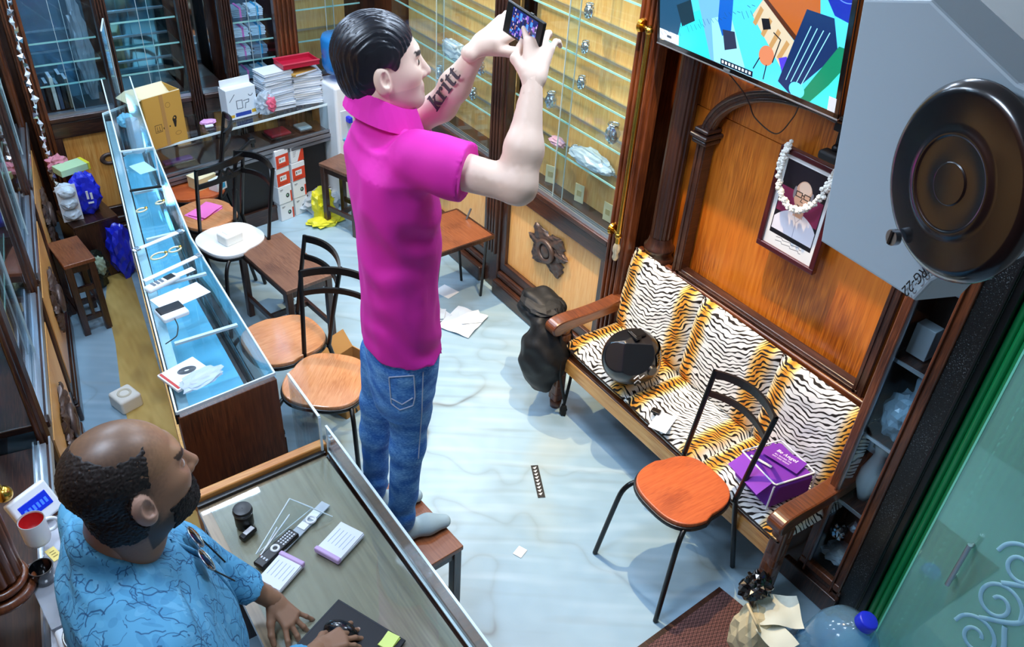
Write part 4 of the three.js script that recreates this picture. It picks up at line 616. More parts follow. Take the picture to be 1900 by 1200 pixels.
// ---------------------------------------------------------------- wall items: portrait, garland, screen, cable, lamp
{ // portrait on the wall plane x = 2.62, corners measured on the wall
  const yb = 1.17, yt = 1.60, z0 = -1.80, z1 = -1.525, zc = (z0 + z1) / 2, yc = (yb + yt) / 2, w = 0.285, h = yt - yb;
  const t = thing('framed_portrait', 'dark red framed portrait of an elderly man in a white shirt', 'picture frame', [2.58, yb, zc], -Math.PI / 2);
  t.rotation.z = 0.0;
  const fr = std(0x3e0c12, 0.3);
  mesh('frame', [rb(w, 0.024, 0.03, 0, 0.012, 0, 0.005), rb(w, 0.024, 0.03, 0, h - 0.012, 0, 0.005), rb(0.024, h - 0.04, 0.03, -w / 2 + 0.012, h / 2, 0, 0.005), rb(0.024, h - 0.04, 0.03, w / 2 - 0.012, h / 2, 0, 0.005)], phy(0x4a0e16, 0.3, { clearcoat: 0.6 }), t);
  mesh('backing', bx(w - 0.01, h - 0.01, 0.012, 0, h / 2, -0.006), M.black, t);
  const pt = canvasTex(256, 400, (c, W, H) => {
    c.fillStyle = '#f4f4f2'; c.fillRect(0, 0, W, H); c.fillStyle = '#141018'; c.fillRect(20, 20, W - 40, H - 76);
    c.fillStyle = '#8e2a52'; c.fillRect(24, 130, W - 48, 110); c.fillStyle = '#1c1420'; c.fillRect(24, 24, W - 48, 90);
    c.fillStyle = '#eceaf4'; c.beginPath(); c.moveTo(24, 324); c.lineTo(24, 270); c.quadraticCurveTo(60, 225, 104, 214); c.lineTo(160, 214); c.quadraticCurveTo(210, 228, 232, 262); c.lineTo(232, 324); c.fill();
    c.fillStyle = '#dcab8c'; c.fillRect(108, 186, 48, 46); c.beginPath(); c.ellipse(132, 138, 42, 62, 0, 0, 6.3); c.fill(); c.fillStyle = '#f0cdb4'; c.beginPath(); c.ellipse(134, 106, 30, 26, 0, 0, 6.3); c.fill();
    c.fillStyle = '#8a8488'; c.beginPath(); c.ellipse(90, 136, 7, 26, 0, 0, 6.3); c.fill(); c.beginPath(); c.ellipse(174, 136, 7, 26, 0, 0, 6.3); c.fill();
    c.strokeStyle = '#33241e'; c.lineWidth = 4; c.strokeRect(98, 128, 28, 20); c.strokeRect(138, 128, 28, 20); c.beginPath(); c.moveTo(126, 136); c.lineTo(138, 136); c.stroke();
    c.lineWidth = 3; c.beginPath(); c.moveTo(132, 146); c.lineTo(126, 164); c.lineTo(138, 165); c.stroke(); c.beginPath(); c.moveTo(114, 181); c.quadraticCurveTo(132, 188, 150, 181); c.stroke();
    c.strokeStyle = '#b8b6c8'; c.beginPath(); c.moveTo(108, 216); c.lineTo(132, 256); c.lineTo(158, 216); c.moveTo(132, 256); c.lineTo(134, 322); c.stroke();
    c.strokeStyle = '#4a4a52'; c.lineWidth = 2; for (const y of [352, 368]) { c.beginPath(); for (let x = 60; x < 200; x += 5) c.lineTo(x, y + (x * 7 % 9) - 4); c.stroke(); }
  });
  mesh('portrait_print', faceQuad(w - 0.046, h - 0.046, 0, h / 2, 0.004), std(0xffffff, 0.4, { map: pt }), t);
  // garland
  const g = thing('garland', 'white flower garland draped across the framed portrait', 'garland', [2.555, yt, zc], -Math.PI / 2);
  const path = new THREE.CatmullRomCurve3([V(-0.1, 0.02, 0), V(-0.105, -0.06, 0.012), V(-0.075, -0.16, 0.014), V(-0.01, -0.2, 0.014), V(0.06, -0.17, 0.014), V(0.11, -0.07, 0.012), V(0.125, 0.02, 0)]);
  const fl = []; for (let i = 0; i <= 64; i++) { const p = path.getPoint(i / 64); for (let k = 0; k < 3; k++) { const q = new THREE.IcosahedronGeometry(rr(0.006, 0.011), 0); q.rotateX(rnd() * 3); q.rotateY(rnd() * 3); fl.push(clean(q.translate(p.x + rr(-0.01, 0.01), p.y + rr(-0.01, 0.01), p.z + rr(-0.004, 0.008)))); } }
  mesh('flowers', mergeGeometries(fl), phy(0xf2f0e6, 0.7), g).userData.kind = 'stuff'; mesh('thread', new THREE.TubeGeometry(path, 60, 0.003, 6), M.white, g);
}
{ // leaning flat screen: local x along -z.. right, y up, z to the room
  const t = thing('flat_screen', 'large flat screen tilted down, showing the shop camera picture', 'screen', [2.43, 1.83, -1.955], -Math.PI / 2), W = 0.875, H = 0.5;
  t.rotation.set(0, -Math.PI / 2, 0); const tilt = 0.2;
  const R = g => g.rotateX(tilt);
  mesh('housing', R(rb(W, H, 0.04, 0, H / 2, -0.022, 0.008)), M.black, t);
  mesh('bezel', [R(rb(W, 0.02, 0.008, 0, 0.01, 0.002, 0.002)), R(rb(W, 0.014, 0.008, 0, H - 0.007, 0.002, 0.002)), R(rb(0.014, H, 0.008, -W / 2 + 0.007, H / 2, 0.002, 0.002)), R(rb(0.02, H, 0.008, W / 2 - 0.01, H / 2, 0.002, 0.002))], M.blackGloss, t);
  mesh('lip', R(bx(W, 0.004, 0.012, 0, -0.001, 0.002)), M.alu, t);
  const pt = canvasTex(1024, 576, (c, W2, H2) => {
    c.fillStyle = '#48c4ee'; c.fillRect(0, 0, W2, H2);
    const poly = (col, pts) => { c.fillStyle = col; c.beginPath(); pts.forEach(([x, y], i) => i ? c.lineTo(x, y) : c.moveTo(x, y)); c.closePath(); c.fill(); };
    poly('#1c4a6a', [[0, 0], [150, 0], [210, 260], [150, 576], [0, 576]]); poly('#66a8d8', [[120, 0], [240, 0], [420, 330], [560, 576], [330, 576], [250, 330]]);
    poly('#8ad6ee', [[330, 380], [440, 330], [560, 576], [360, 576]]); poly('#2fd0e0', [[150, 420], [260, 360], [340, 576], [110, 576]]); poly('#123040', [[110, 380], [200, 330], [230, 420], [150, 470]]);
    poly('#0a58b8', [[380, 60], [450, 60], [450, 400], [400, 440], [370, 380]]); poly('#1e74d0', [[330, 0], [440, 0], [460, 110], [340, 130]]); poly('#26304a', [[400, 410], [470, 400], [490, 470], [420, 500]]);
    poly('#a85a22', [[560, 0], [860, 0], [900, 230], [820, 340], [620, 220]]); poly('#4a2412', [[600, 220], [620, 205], [850, 355], [835, 372]]); poly('#c4b8a0', [[560, 300], [610, 220], [840, 380], [770, 510]]);
    for (let i = 0; i < 5; i++) poly('#b08a58', [[600 + i * 50, 250 + i * 34], [618 + i * 50, 262 + i * 34], [584 + i * 48, 340 + i * 36], [566 + i * 48, 330 + i * 36]]);
    poly('#10121a', [[610, 300], [650, 290], [665, 330], [625, 345]]); c.fillStyle = '#c47a58'; c.beginPath(); c.ellipse(655, 450, 40, 46, 0.4, 0, 6.3); c.fill(); c.strokeStyle = '#10131c'; c.lineWidth = 5; c.beginPath(); c.moveTo(690, 470); c.lineTo(720, 360); c.lineTo(680, 340); c.moveTo(620, 470); c.lineTo(590, 530); c.moveTo(660, 490); c.lineTo(650, 560); c.stroke();
    poly('#4a3ad0', [[720, 440], [760, 420], [790, 470], [745, 495]]); poly('#0e2a5a', [[830, 200], [960, 200], [1000, 330], [800, 576], [730, 540]]); c.strokeStyle = '#8fe0f4'; c.lineWidth = 4; for (let i = 0; i < 4; i++) { c.beginPath(); c.moveTo(860 + i * 30, 260); c.lineTo(770 + i * 26, 520); c.stroke(); }
    poly('#0a7a5a', [[1000, 300], [1024, 300], [1024, 576], [840, 576]]); poly('#3ad6cc', [[980, 470], [1024, 400], [1024, 576], [900, 576]]); c.fillStyle = '#5ad0f0'; c.beginPath(); c.ellipse(830, 545, 40, 34, 0, 0, 6.3); c.fill();
    poly('#1026a0', [[870, 0], [1024, 0], [1024, 200], [960, 190], [880, 90]]); c.strokeStyle = '#5a86ff'; c.lineWidth = 4; c.beginPath(); c.arc(1000, 60, 70, 0, 6.3); c.stroke();
    c.fillStyle = '#d8e6f0'; c.fillRect(0, 520, 130, 50); c.fillStyle = '#345'; c.fillRect(50, 540, 30, 12); c.fillStyle = '#0a1a30'; c.fillRect(400, 545, 190, 26); c.fillStyle = '#e8f4ff'; for (let i = 0; i < 9; i++) c.fillRect(407 + i * 20, 551, 12, 13);
    c.strokeStyle = '#1a4a70'; c.lineWidth = 2; for (let i = 0; i < 60; i++) { const x = (i * 137) % 560, y = (i * 211) % 560; c.beginPath(); c.moveTo(x, y); c.lineTo(x + 18, y + (i % 7) * 5); c.stroke(); }
  });
  mesh('picture', R(faceQuad(W - 0.034, H - 0.034, -0.003, H / 2, 0.0045)), std(0x101010, 0.12, { map: null, emissive: hex(0xffffff), emissiveMap: pt, emissiveIntensity: 0.75 }), t);
  const l = new THREE.RectAreaLight(0x9fd8ff, 0.8, W - 0.04, H - 0.04); l.position.set(2.36, 2.06, -1.955); l.lookAt(1.36, 1.86, -1.955); scene.add(l);
  mesh('maker_badge', R(bx(0.03, 0.008, 0.003, -0.06, 0.008, 0.007)), M.alu, t); mesh('corner_sticker', R(faceQuad(0.03, 0.05, W / 2 - 0.03, 0.045, 0.007)), M.white, t);
  mesh('wall_bracket', [bx(0.2, 0.2, 0.16, 0, 0.25, -0.13)], M.black, t);
}
{ const t = thing('hanging_cable', 'thin dark cable looping down from the flat screen over the arch', 'cable', [2.55, 1.5, -1.9]); const q = [[2.5, 1.817, -2.116], [2.53, 1.746, -2.018], [2.54, 1.703, -1.973], [2.55, 1.655, -1.935], [2.55, 1.635, -1.828], [2.54, 1.718, -1.769], [2.52, 1.783, -1.741]].map(p => [p[0] - 2.55, p[1] - 1.5, p[2] + 1.9]); mesh('cable', tube(q, 0.0025, 60, 6, false, 0.5), std(0x2a1a12, 0.5), t); }
{ const t = thing('clip_lamp', 'small black picture lamp clipped under the arch above the portrait', 'lamp', [2.54, 1.66, -1.56]); mesh('clip', [rb(0.03, 0.09, 0.035, 0.02, 0.05, 0, 0.006), rb(0.02, 0.03, 0.06, 0, 0.1, 0, 0.004)], M.blackM, t); mesh('shade', rb(0.05, 0.035, 0.085, -0.02, 0, 0, 0.012), M.blackM, t); mesh('joint', new THREE.SphereGeometry(0.018, 12, 8).translate(0, 0.025, 0), M.black, t); }
// ---------------------------------------------------------------- alarm gong on a grey box close to the camera
{
  const n = V(-0.93, 0, -0.36).normalize(), C = V(0.755, 2.53, -0.36), t = thing('alarm_bell', 'round black alarm gong on a pale grey metal box, near the camera at top right', 'alarm bell', [C.x, C.y, C.z]);
  // local frame: z = outward normal, y up
  t.rotation.y = Math.atan2(n.x, n.z); t.updateMatrixWorld();
  const inv = t.matrixWorld.clone().invert(), dirOn = (x, y, z) => { const d = V(x, y, z).sub(V(0, 2.85, 0)); const s = n.dot(C.clone().sub(V(0, 2.85, 0))) / n.dot(d); return V(0, 2.85, 0).add(d.multiplyScalar(s)).applyMatrix4(inv); };
  const cs = [[0.719, 2.656, -0.46], [0.742, 2.409, -0.442], [0.838, 2.344, -0.37], [0.846, 2.369, -0.364], [0.909, 2.436, -0.316], [0.863, 2.583, -0.351], [0.85, 2.589, -0.361], [0.801, 2.629, -0.398], [0.765, 2.659, -0.425]].map(p => dirOn(...p));
  const g = extrude(cs.map(p => [p.x, p.y]).reverse(), 0.05, 0.003); g.translate(0, 0, -0.055); mesh('box', uvBox(g), std(0xb2c6d0, 0.5), t);
  const gc = dirOn(0.85, 2.488, -0.361), R = Math.abs(dirOn(0.892, 2.349, -0.329).y - gc.y);
  const prof = [[0.001, 0.052], [0.2, 0.052], [0.215, 0.05], [0.22, 0.046], [0.45, 0.046], [0.47, 0.053], [0.5, 0.055], [0.53, 0.05], [0.6, 0.045], [0.86, 0.042], [0.93, 0.034], [0.99, 0.014], [1.0, 0.0], [0.97, -0.006], [0.001, -0.004]].map(([r, y]) => [r * R, y * 0.26]);
  const b = lathe(prof, 72); b.rotateX(Math.PI / 2); mesh('gong', b.translate(gc.x, gc.y, 0.012), phy(0x0c0e14, 0.2, { clearcoat: 0.8, clearcoatRoughness: 0.15 }), t);
  const sc = dirOn(0.823, 2.423, -0.381); mesh('screw', [new THREE.CylinderGeometry(0.008, 0.008, 0.006, 20).rotateX(Math.PI / 2).translate(sc.x, sc.y, 0.028)], M.steel, t); mesh('screw_slot', bx(0.003, 0.014, 0.002, sc.x, sc.y, 0.0315), M.black, t);
  const w = dirOn(0.838, 2.375, -0.37), font = await new FontLoader().loadAsync('fonts/droid/droid_sans_regular.typeface.json'), tg = new TextGeometry('TRG-22', { font, size: 0.011, depth: 0.0004 }); tg.rotateZ(-1.95); mesh('hand_lettering', tg.translate(w.x + 0.003, w.y + 0.018, 0.0008), M.blackM, t);
  mesh('arm', [bx(0.04, 0.5, 0.03, 0.1, 0.34, -0.07)], std(0x3a3530, 0.5), t);
}
// ---------------------------------------------------------------- near end of the right wall: showcase, granite, shutter
{
  const X = 2.36, z0 = -1.055, z1 = -0.865, zc = (z0 + z1) / 2, t = thing('tall_showcase', 'tall narrow glass-fronted showcase of dark wood at the near end of the sofa', 'showcase', [X, 0, zc], -Math.PI / 2), w = z1 - z0, H = 1.95;
  mesh('base', [rb(w, 0.1, 0.2, 0, 0.05, -0.1, 0.006), rb(w + 0.02, 0.03, 0.22, 0, 0.11, -0.1, 0.008)], M.dark, t);
  for (const k of [-1, 1]) mesh('post', [rb(0.032, H, 0.04, k * (w / 2 - 0.012), H / 2 + 0.1, -0.01, 0.006), rb(0.008, H, 0.03, k * (w / 2 - 0.03), H / 2 + 0.1, 0.006, 0.002)], M.brown, t);
  for (const k of [-1, 1]) mesh('side_panel', bx(0.01, H, 0.2, k * (w / 2 - 0.005), H / 2 + 0.1, -0.1), M.dark, t);
  mesh('back_panel', bx(w, H, 0.01, 0, H / 2 + 0.1, -0.2), std(0x4a403c, 0.3), t);
  mesh('bottom_rail', rb(w, 0.03, 0.03, 0, 0.14, 0, 0.005), M.brown, t); mesh('top_rail', rb(w, 0.06, 0.05, 0, H + 0.1, -0.005, 0.005), M.brown, t);
  for (const y of [0.5, 0.84, 1.18, 1.5]) { const s = mesh('shelf', rb(w - 0.03, 0.014, 0.17, 0, y, -0.105, 0.003), M.dark, t); mesh('shelf_edge', bx(w - 0.03, 0.014, 0.004, 0, y, -0.018), M.alu, s); }
  mesh('glass_front', bx(w - 0.05, H - 0.06, 0.004, 0, H / 2 + 0.1, 0.0), M.pane, t); mesh('channel', [bx(0.005, H - 0.06, 0.008, -w / 2 + 0.036, H / 2 + 0.1, 0.004), bx(0.005, H - 0.06, 0.008, w / 2 - 0.036, H / 2 + 0.1, 0.004)], M.alu, t);
  mesh('base_block', rb(0.26, 0.1, 0.03, -0.02, 0.05, 0.02, 0.006), M.dark, t);
  const it = (n, l, c, y, g, m, dx = 0, extra) => { const q = thing(n, l, c, [X + 0.1, y, zc + dx]); mesh('bag', g, m, q); if (extra) mesh(...extra, q); };
  it('plastic_packet', 'flat clear plastic packet on the floor of the tall showcase', 'packet', 0.16, crumple(0.12, 0.05, 0.11, 0, 0.025, 0, 0.3, 3, 2, 3), M.plastic, -0.01, ['card', bx(0.05, 0.004, 0.06, 0, 0.01, 0), M.white]);
  it('wrapped_piece', 'small white wrapped piece, left of two near the showcase bottom', 'wrapped piece', 0.26, crumple(0.07, 0.07, 0.06, 0, 0.03, 0, 0.35, 3, 6, 3), M.foil, -0.04); it('wrapped_piece', 'faceted silver wrapped piece, upper of two near the showcase bottom', 'wrapped piece', 0.34, crumple(0.07, 0.07, 0.06, 0, 0.03, 0, 0.25, 2, 12, 1), M.foil, 0.02);
  it('twisted_bag', 'long twisted clear plastic bag standing in the middle of the tall showcase', 'bag', 0.508, lathe([[0.001, 0], [0.02, 0.0], [0.03, 0.03], [0.048, 0.08], [0.045, 0.14], [0.03, 0.19], [0.022, 0.23], [0.032, 0.27], [0.03, 0.31], [0.005, 0.325]], 14), phy(0xd6e6ec, 0.2, { transmission: 0.3, thickness: 0 }), -0.01);
  it('photo_card', 'pale photo card standing behind the twisted bag in the tall showcase', 'card', 0.7, rb(0.006, 0.1, 0.07, 0.02, 0.05, 0, 0.002), std(0xbcd6ea, 0.5), -0.04, ['print', rb(0.002, 0.04, 0.03, 0.016, 0.05, 0, 0.001), M.black]);
  it('blue_bag', 'light blue translucent plastic bag, knotted, on the shelf of the tall showcase', 'bag', 0.848, crumple(0.12, 0.2, 0.13, 0, 0.09, 0, 0.25, 2, 21), M.bagBlue, 0.0, ['knot', lathe([[0.03, 0.15], [0.014, 0.21], [0.02, 0.26], [0.001, 0.3]], 10).translate(0, 0, 0.02), M.bagBlue]);
  it('box_frame', 'small clear box with dark print high in the tall showcase', 'box', 1.19, rb(0.05, 0.12, 0.07, 0, 0.06, 0, 0.003), M.plastic, -0.03, ['insert', rb(0.03, 0.08, 0.05, 0, 0.05, 0, 0.002), M.black]);
  it('plastic_packet', 'crumpled clear packets filling the top shelf of the tall showcase', 'packet', 1.51, crumple(0.14, 0.2, 0.13, 0, 0.09, 0, 0.35, 3, 30), M.plastic, 0);
}
const graniteT = dataTex(256, 256, (u, v) => { const s = Math.max(0, pn(u, v, 90, 90, 3)) * 2.2 + Math.max(0, pn(u, v, 40, 40, 8)) * 0.5; const q = 16 + 120 * Math.pow(Math.min(1, s), 3); return [q * 0.92, q, q * 1.05]; }, [3, 3]);
{ const t = thing('granite_pillar', 'black speckled granite jamb beside the tall showcase', 'jamb', [2.36, 0, -0.825], -Math.PI / 2); mesh('slab', rb(0.085, 2.6, 0.12, 0.005, 1.3, -0.06, 0.004), phy(0xffffff, 0.35, { map: graniteT }), t); mesh('edge', rb(0.01, 2.6, 0.012, 0.04, 1.3, 0.004, 0.003), M.black, t); }
{ const t = thing('roller_shutter', 'green ribbed roller shutter closing the shop front', 'shutter', [2.40, 0, -0.52], -Math.PI / 2), gm = phy(0x0c8a4a, 0.35, { clearcoat: 0.4 });
  mesh('side_channel', rb(0.05, 2.6, 0.05, -0.26, 1.3, 0.01, 0.006), M.black, t);
  for (let i = 0; i < 24; i++) { const g = new THREE.CylinderGeometry(0.013, 0.013, 2.6, 8, 1, false, 0, Math.PI); g.rotateY(-Math.PI / 2); mesh('rib', g.translate(-0.222 + i * 0.025, 1.3, 0), gm, t); }
  mesh('sheet', bx(0.62, 2.6, 0.006, 0.07, 1.3, -0.004), gm, t);
  const holes = []; for (let i = 0; i < 60; i++) holes.push(bx(0.005, 0.014, 0.003, -0.11, 0.1 + i * 0.036, 0.013)); const hm = mesh('vent_slots', holes, std(0xd8f6e6, 0.4), t); hm.userData.kind = 'stuff'; }
{ // glass door leaf with a pale scroll decal in front of the shutter
  const t = thing('glass_door_leaf', 'clear glass door leaf with a pale blue scroll decal before the green shutter', 'glass door', [2.3, 0, -0.41], -Math.PI / 2);
  mesh('pane', bx(0.5, 2.4, 0.01, 0.0, 1.2, 0), phy(0xb4f0e4, 0.03, { metalness: 0.25, transmission: 0.7, thickness: 0 }), t); mesh('edge', bx(0.006, 2.4, 0.014, -0.252, 1.2, 0), std(0x7fe0c4, 0.2), t);
  const dm = std(0x9fd6ec, 0.6), sp = [];
  for (const [y, s] of [[0.3, 1], [0.48, -1], [0.66, 1], [0.84, -1], [1.02, 1]]) { const pts = []; for (let i = 0; i <= 20; i++) { const a = i / 20 * 9, r = 0.075 * (1 - i / 26); pts.push([0.0 + s * r * Math.cos(a), y + r * 1.2 * Math.sin(a), 0.007]); } sp.push(tube(pts, 0.008, 60, 6, false, 0.5).scale(1, 1, 0.25)); sp.push(tube([[-0.02, y - 0.1, 0.007], [0.08, y, 0.007], [0.05, y + 0.12, 0.007]], 0.01, 20, 6, false, 0.5).scale(1, 1, 0.25)); }
  mesh('scroll_decal', sp.map(g => g.translate(0.02, 0, 0.004)), dm, t);
  mesh('handle', [rod([-0.12, 0.62, 0.04], [-0.12, 0.82, 0.04], 0.008), rod([-0.12, 0.64, 0.006], [-0.12, 0.64, 0.04], 0.006), rod([-0.12, 0.8, 0.006], [-0.12, 0.8, 0.04], 0.006)], M.steel, t); }
struct('door_1', [rb(0.2, 3.0, 0.12, 2.42, 1.5, -0.02, 0.01)], M.brown);
{ const t = thing('water_jar', 'large clear blue water jar with a blue cap lying by the shutter', 'water jar', [2.06, 0.03, -0.74]); const m = phy(0x9fd2ee, 0.1, { transmission: 0.75, thickness: 0, ior: 1.35 });
  const pr = [[0.001, 0], [0.11, 0], [0.12, 0.02], [0.12, 0.08], [0.114, 0.09], [0.12, 0.1], [0.12, 0.16], [0.114, 0.17], [0.12, 0.18], [0.12, 0.24], [0.105, 0.29], [0.06, 0.33], [0.03, 0.345], [0.028, 0.37]]; mesh('bottle', lathe(pr, 36), m, t); mesh('cap', lathe([[0.03, 0.355], [0.036, 0.358], [0.036, 0.385], [0.03, 0.395], [0.001, 0.395]], 22), M.blue, t); t.rotation.set(0.25, 0, -0.12); }
{ const t = thing('door_mat', 'brown woven door mat on the floor at the bottom of the picture', 'mat', [1.76, 0, -0.92], 0.05); const mt = dataTex(128, 128, (u, v) => { const s = Math.sin(u * 100) * Math.sin(v * 100 + (Math.floor(u * 16) % 2) * 3); const q = s > 0 ? 1 : 0.55; return [124 * q, 84 * q, 80 * q]; }, [4, 4]); mesh('weave', uvBox(extrude([[-0.34, 0.24], [0.3, 0.24], [0.34, -0.3], [-0.34, -0.3]].map(p => [p[0], p[1]]), 0.01, 0.002).rotateX(-Math.PI / 2)), std(0xffffff, 0.9, { map: mt }), t); mesh('border', bx(0.64, 0.013, 0.02, -0.02, 0.006, -0.24), M.dark, t); }
{ const t = thing('paper_carrier', 'open beige paper carrier bag with a crumpled black plastic bag on top', 'bag', [1.93, 0.012, -0.93], 0.5); const m = std(0xcbbf9a, 0.8);
  const g = crumple(0.2, 0.24, 0.16, 0, 0.11, 0, 0.18, 1.6, 3, 3); mesh('bag', g, m, t); mesh('paper_flap', [sheet(0.14, 0.16, 0.05, 0.2, 0.06, 0.4, 0.02, 2), sheet(0.12, 0.1, -0.06, 0.19, 0.08, 1, 0.02, 6)], std(0xd8dccc, 0.8), t); mesh('handle', tube([[-0.06, 0.2, 0.02], [-0.1, 0.28, 0], [-0.05, 0.3, -0.05], [0, 0.22, -0.03]], 0.006, 24, 6), std(0xd9c69a, 0.7), t);
  const b = thing('black_plastic_bag', 'crumpled black plastic bag lying on the beige carrier bag', 'bag', [1.97, 0.24, -1.0]); mesh('bag', crumple(0.13, 0.1, 0.1, 0, 0.04, 0, 0.4, 3, 17), phy(0x08080a, 0.2, { clearcoat: 0.8 }), b);
  const c = thing('clear_plastic', 'crumpled clear plastic beside the beige carrier bag', 'plastic', [2.02, 0.012, -0.82]); mesh('plastic', crumple(0.14, 0.16, 0.12, 0, 0.07, 0, 0.4, 3, 11), M.plastic, c); }
// ---------------------------------------------------------------- desk in front
{
  const t = thing('desk', 'shop desk with a beige top, wooden edges and a clear glass guard', 'desk', [0.54, 0, -1.45]), L = g => g.translate(-0.54, 0, 1.45);
  const deskT = woodTex([172, 152, 122], [148, 128, 100], [116, 104, 90], 12.1, [1, 1]);
  mesh('top', L(slab([[0.3, -1.98], [0.735, -2.0], [0.755, -0.8], [0.29, -0.8]], 0.735, 0.765)), phy(0xffffff, 0.3, { map: deskT, clearcoat: 0.4 }), t);
  mesh('rear_edge', L(rb(0.46, 0.06, 0.035, 0.525, 0.765, -2.015, 0.006, 0.035, true)), phy(0xe0cdb4, 0.4, { map: palT }), t);
  mesh('rear_groove', L(bx(0.44, 0.012, 0.016, 0.52, 0.772, -1.985, 0.035)), M.black, t);
  mesh('customer_edge', L(beam([0.772, 0.765, -2.02], [0.79, 0.765, -0.8], 0.035, 0.05, true)), M.brown, t);
  mesh('front_panel', L(bx(0.02, 0.74, 1.2, 0.77, 0.37, -1.41)), M.dark, t); for (const z of [-1.99, -0.82]) mesh('side_panel', L(bx(0.44, 0.74, 0.02, 0.53, 0.37, z)), M.dark, t);
  mesh('glass_sheet', L(slab([[0.33, -1.95], [0.735, -1.975], [0.752, -0.8], [0.33, -0.8]], 0.768, 0.773)), M.glass, t);
  const g = mesh('glass_guard', L(beam([0.752, 0.83, -1.99], [0.766, 0.83, -0.8], 0.006, 0.12)), M.glass, t); mesh('guard_edge', [L(beam([0.752, 0.891, -1.99], [0.766, 0.891, -0.8], 0.008, 0.005)), L(beam([0.752, 0.776, -1.99], [0.766, 0.776, -0.8], 0.008, 0.006)), L(rod([0.752, 0.77, -1.99], [0.752, 0.89, -1.99], 0.004))], M.edge, g);
}
const DY = 0.7735;
{ const t = thing('glass_screen', 'clear glass screen standing between the long counter and the desk', 'glass', [0.735, 0.0, -2.13]); mesh('sheet', bx(0.006, 0.93, 0.26, 0, 0.465, 0), M.glass, t); mesh('edge', [bx(0.008, 0.006, 0.26, 0, 0.932, 0), bx(0.008, 0.93, 0.006, 0, 0.465, 0.13)], M.edge, t); const k = thing('glass_clip', 'small round clear clip at the corner of the desk glass', 'clip', [0.775, 0.79, -2.02]); mesh('disc', new THREE.CylinderGeometry(0.014, 0.014, 0.012, 20).translate(0, 0.006, 0), M.plastic, k); mesh('pin', new THREE.SphereGeometry(0.006, 10, 8).translate(0, 0.014, 0), M.steel, k); }
{ const t = thing('lens_jar', 'small black round jar standing on the desk', 'jar', [0.401, 0.773, -1.832]); mesh('jar', lathe([[0.001, 0], [0.026, 0], [0.028, 0.006], [0.028, 0.04], [0.024, 0.046], [0.024, 0.05], [0.029, 0.053], [0.029, 0.07], [0.027, 0.074], [0.001, 0.074]], 32), M.black, t); mesh('lid_ring', new THREE.TorusGeometry(0.0285, 0.002, 6, 32).rotateX(Math.PI / 2).translate(0, 0.062, 0), std(0x30343a, 0.3), t); }
{ const t = thing('stapler', 'small black and silver clip box beside the black jar', 'clip box', [0.394, 0.773, -1.786], 0.4); mesh('body', rb(0.055, 0.016, 0.022, 0, 0.008, 0, 0.004), M.black, t); mesh('label', rb(0.034, 0.003, 0.016, 0.004, 0.0175, 0, 0.001), M.white, t); }
{ const t = thing('remote_control', 'black remote control with white buttons on the desk', 'remote control', [0.444, 0.773, -1.683], 0.42); mesh('body', rb(0.155, 0.018, 0.04, 0, 0.009, 0, 0.006), M.black, t); mesh('round_pad', new THREE.TorusGeometry(0.011, 0.004, 8, 20).rotateX(Math.PI / 2).translate(-0.005, 0.0185, 0), M.white, t);
  const b = []; for (let i = 0; i < 6; i++) for (let k = -1; k <= 1; k++) b.push(rb(0.006, 0.003, 0.006, 0.02 + i * 0.009, 0.0185, k * 0.01, 0.001)); for (let k = -1; k <= 1; k++) b.push(rb(0.008, 0.003, 0.006, -0.05, 0.0185, k * 0.01, 0.001)); mesh('buttons', b, std(0xcfd4da, 0.5), t); }
{ const t = thing('ruler', 'clear plastic ruler with white tape pieces lying behind the remote control', 'ruler', [0.53, 0.773, -1.719], 0.47); mesh('ruler', rb(0.26, 0.004, 0.034, 0, 0.002, 0, 0.001), M.plastic, t); mesh('tape', [-0.09, -0.05, 0.02, 0.07].map((x, i) => rb(0.026 + 0.008 * (i % 2), 0.003, 0.028, x, 0.0055, 0, 0.001)), M.white, t); mesh('roller', new THREE.TorusGeometry(0.014, 0.004, 8, 20).rotateX(Math.PI / 2).translate(0.05, 0.008, 0.006), M.white, t); }
for (const [l, a, p, r] of [['white notepad with a lilac binding strip, nearest the man in blue', [0.11, 0.085], [0.419, 0.773, -1.597], 0.5], ['white notepad with a lilac binding strip, under the glass guard', [0.12, 0.09], [0.617, 0.773, -1.609], 0.45]]) { const t = thing('notepad', l, 'notepad', p, r), s = p[0] < 0.5 ? 1 : -1; mesh('pages', [rb(a[0], 0.012, a[1], 0, 0.006, 0, 0.002), rb(a[0] - 0.004, 0.004, a[1] - 0.004, 0.001, 0.0135, 0, 0.001, 0.02)], M.paper, t); mesh('binding', rb(0.016, 0.02, a[1] + 0.004, s * a[0] / 2, 0.01, 0, 0.005), std(0xc9a8d4, 0.5), t); mesh('ruled_marks', [-2, -1, 0, 1, 2].map(k => bx(a[0] * 0.5, 0.0004, 0.0016, 0.005, 0.0158, k * 0.014)), std(0x9fb0c8, 0.8), t); }
{ const t = thing('pen', 'slim clear pens lying in a fan on the desk', 'pens', [0.456, 0.773, -1.729]); mesh('barrel', [rod([-0.06, 0.006, 0.04], [0.07, 0.02, -0.05], 0.0025), rod([-0.06, 0.006, 0.042], [0.02, 0.012, -0.03], 0.0022)], M.white, t); mesh('tip', rod([-0.06, 0.006, 0.04], [-0.068, 0.006, 0.046], 0.002, 0.0008), M.red, t); }
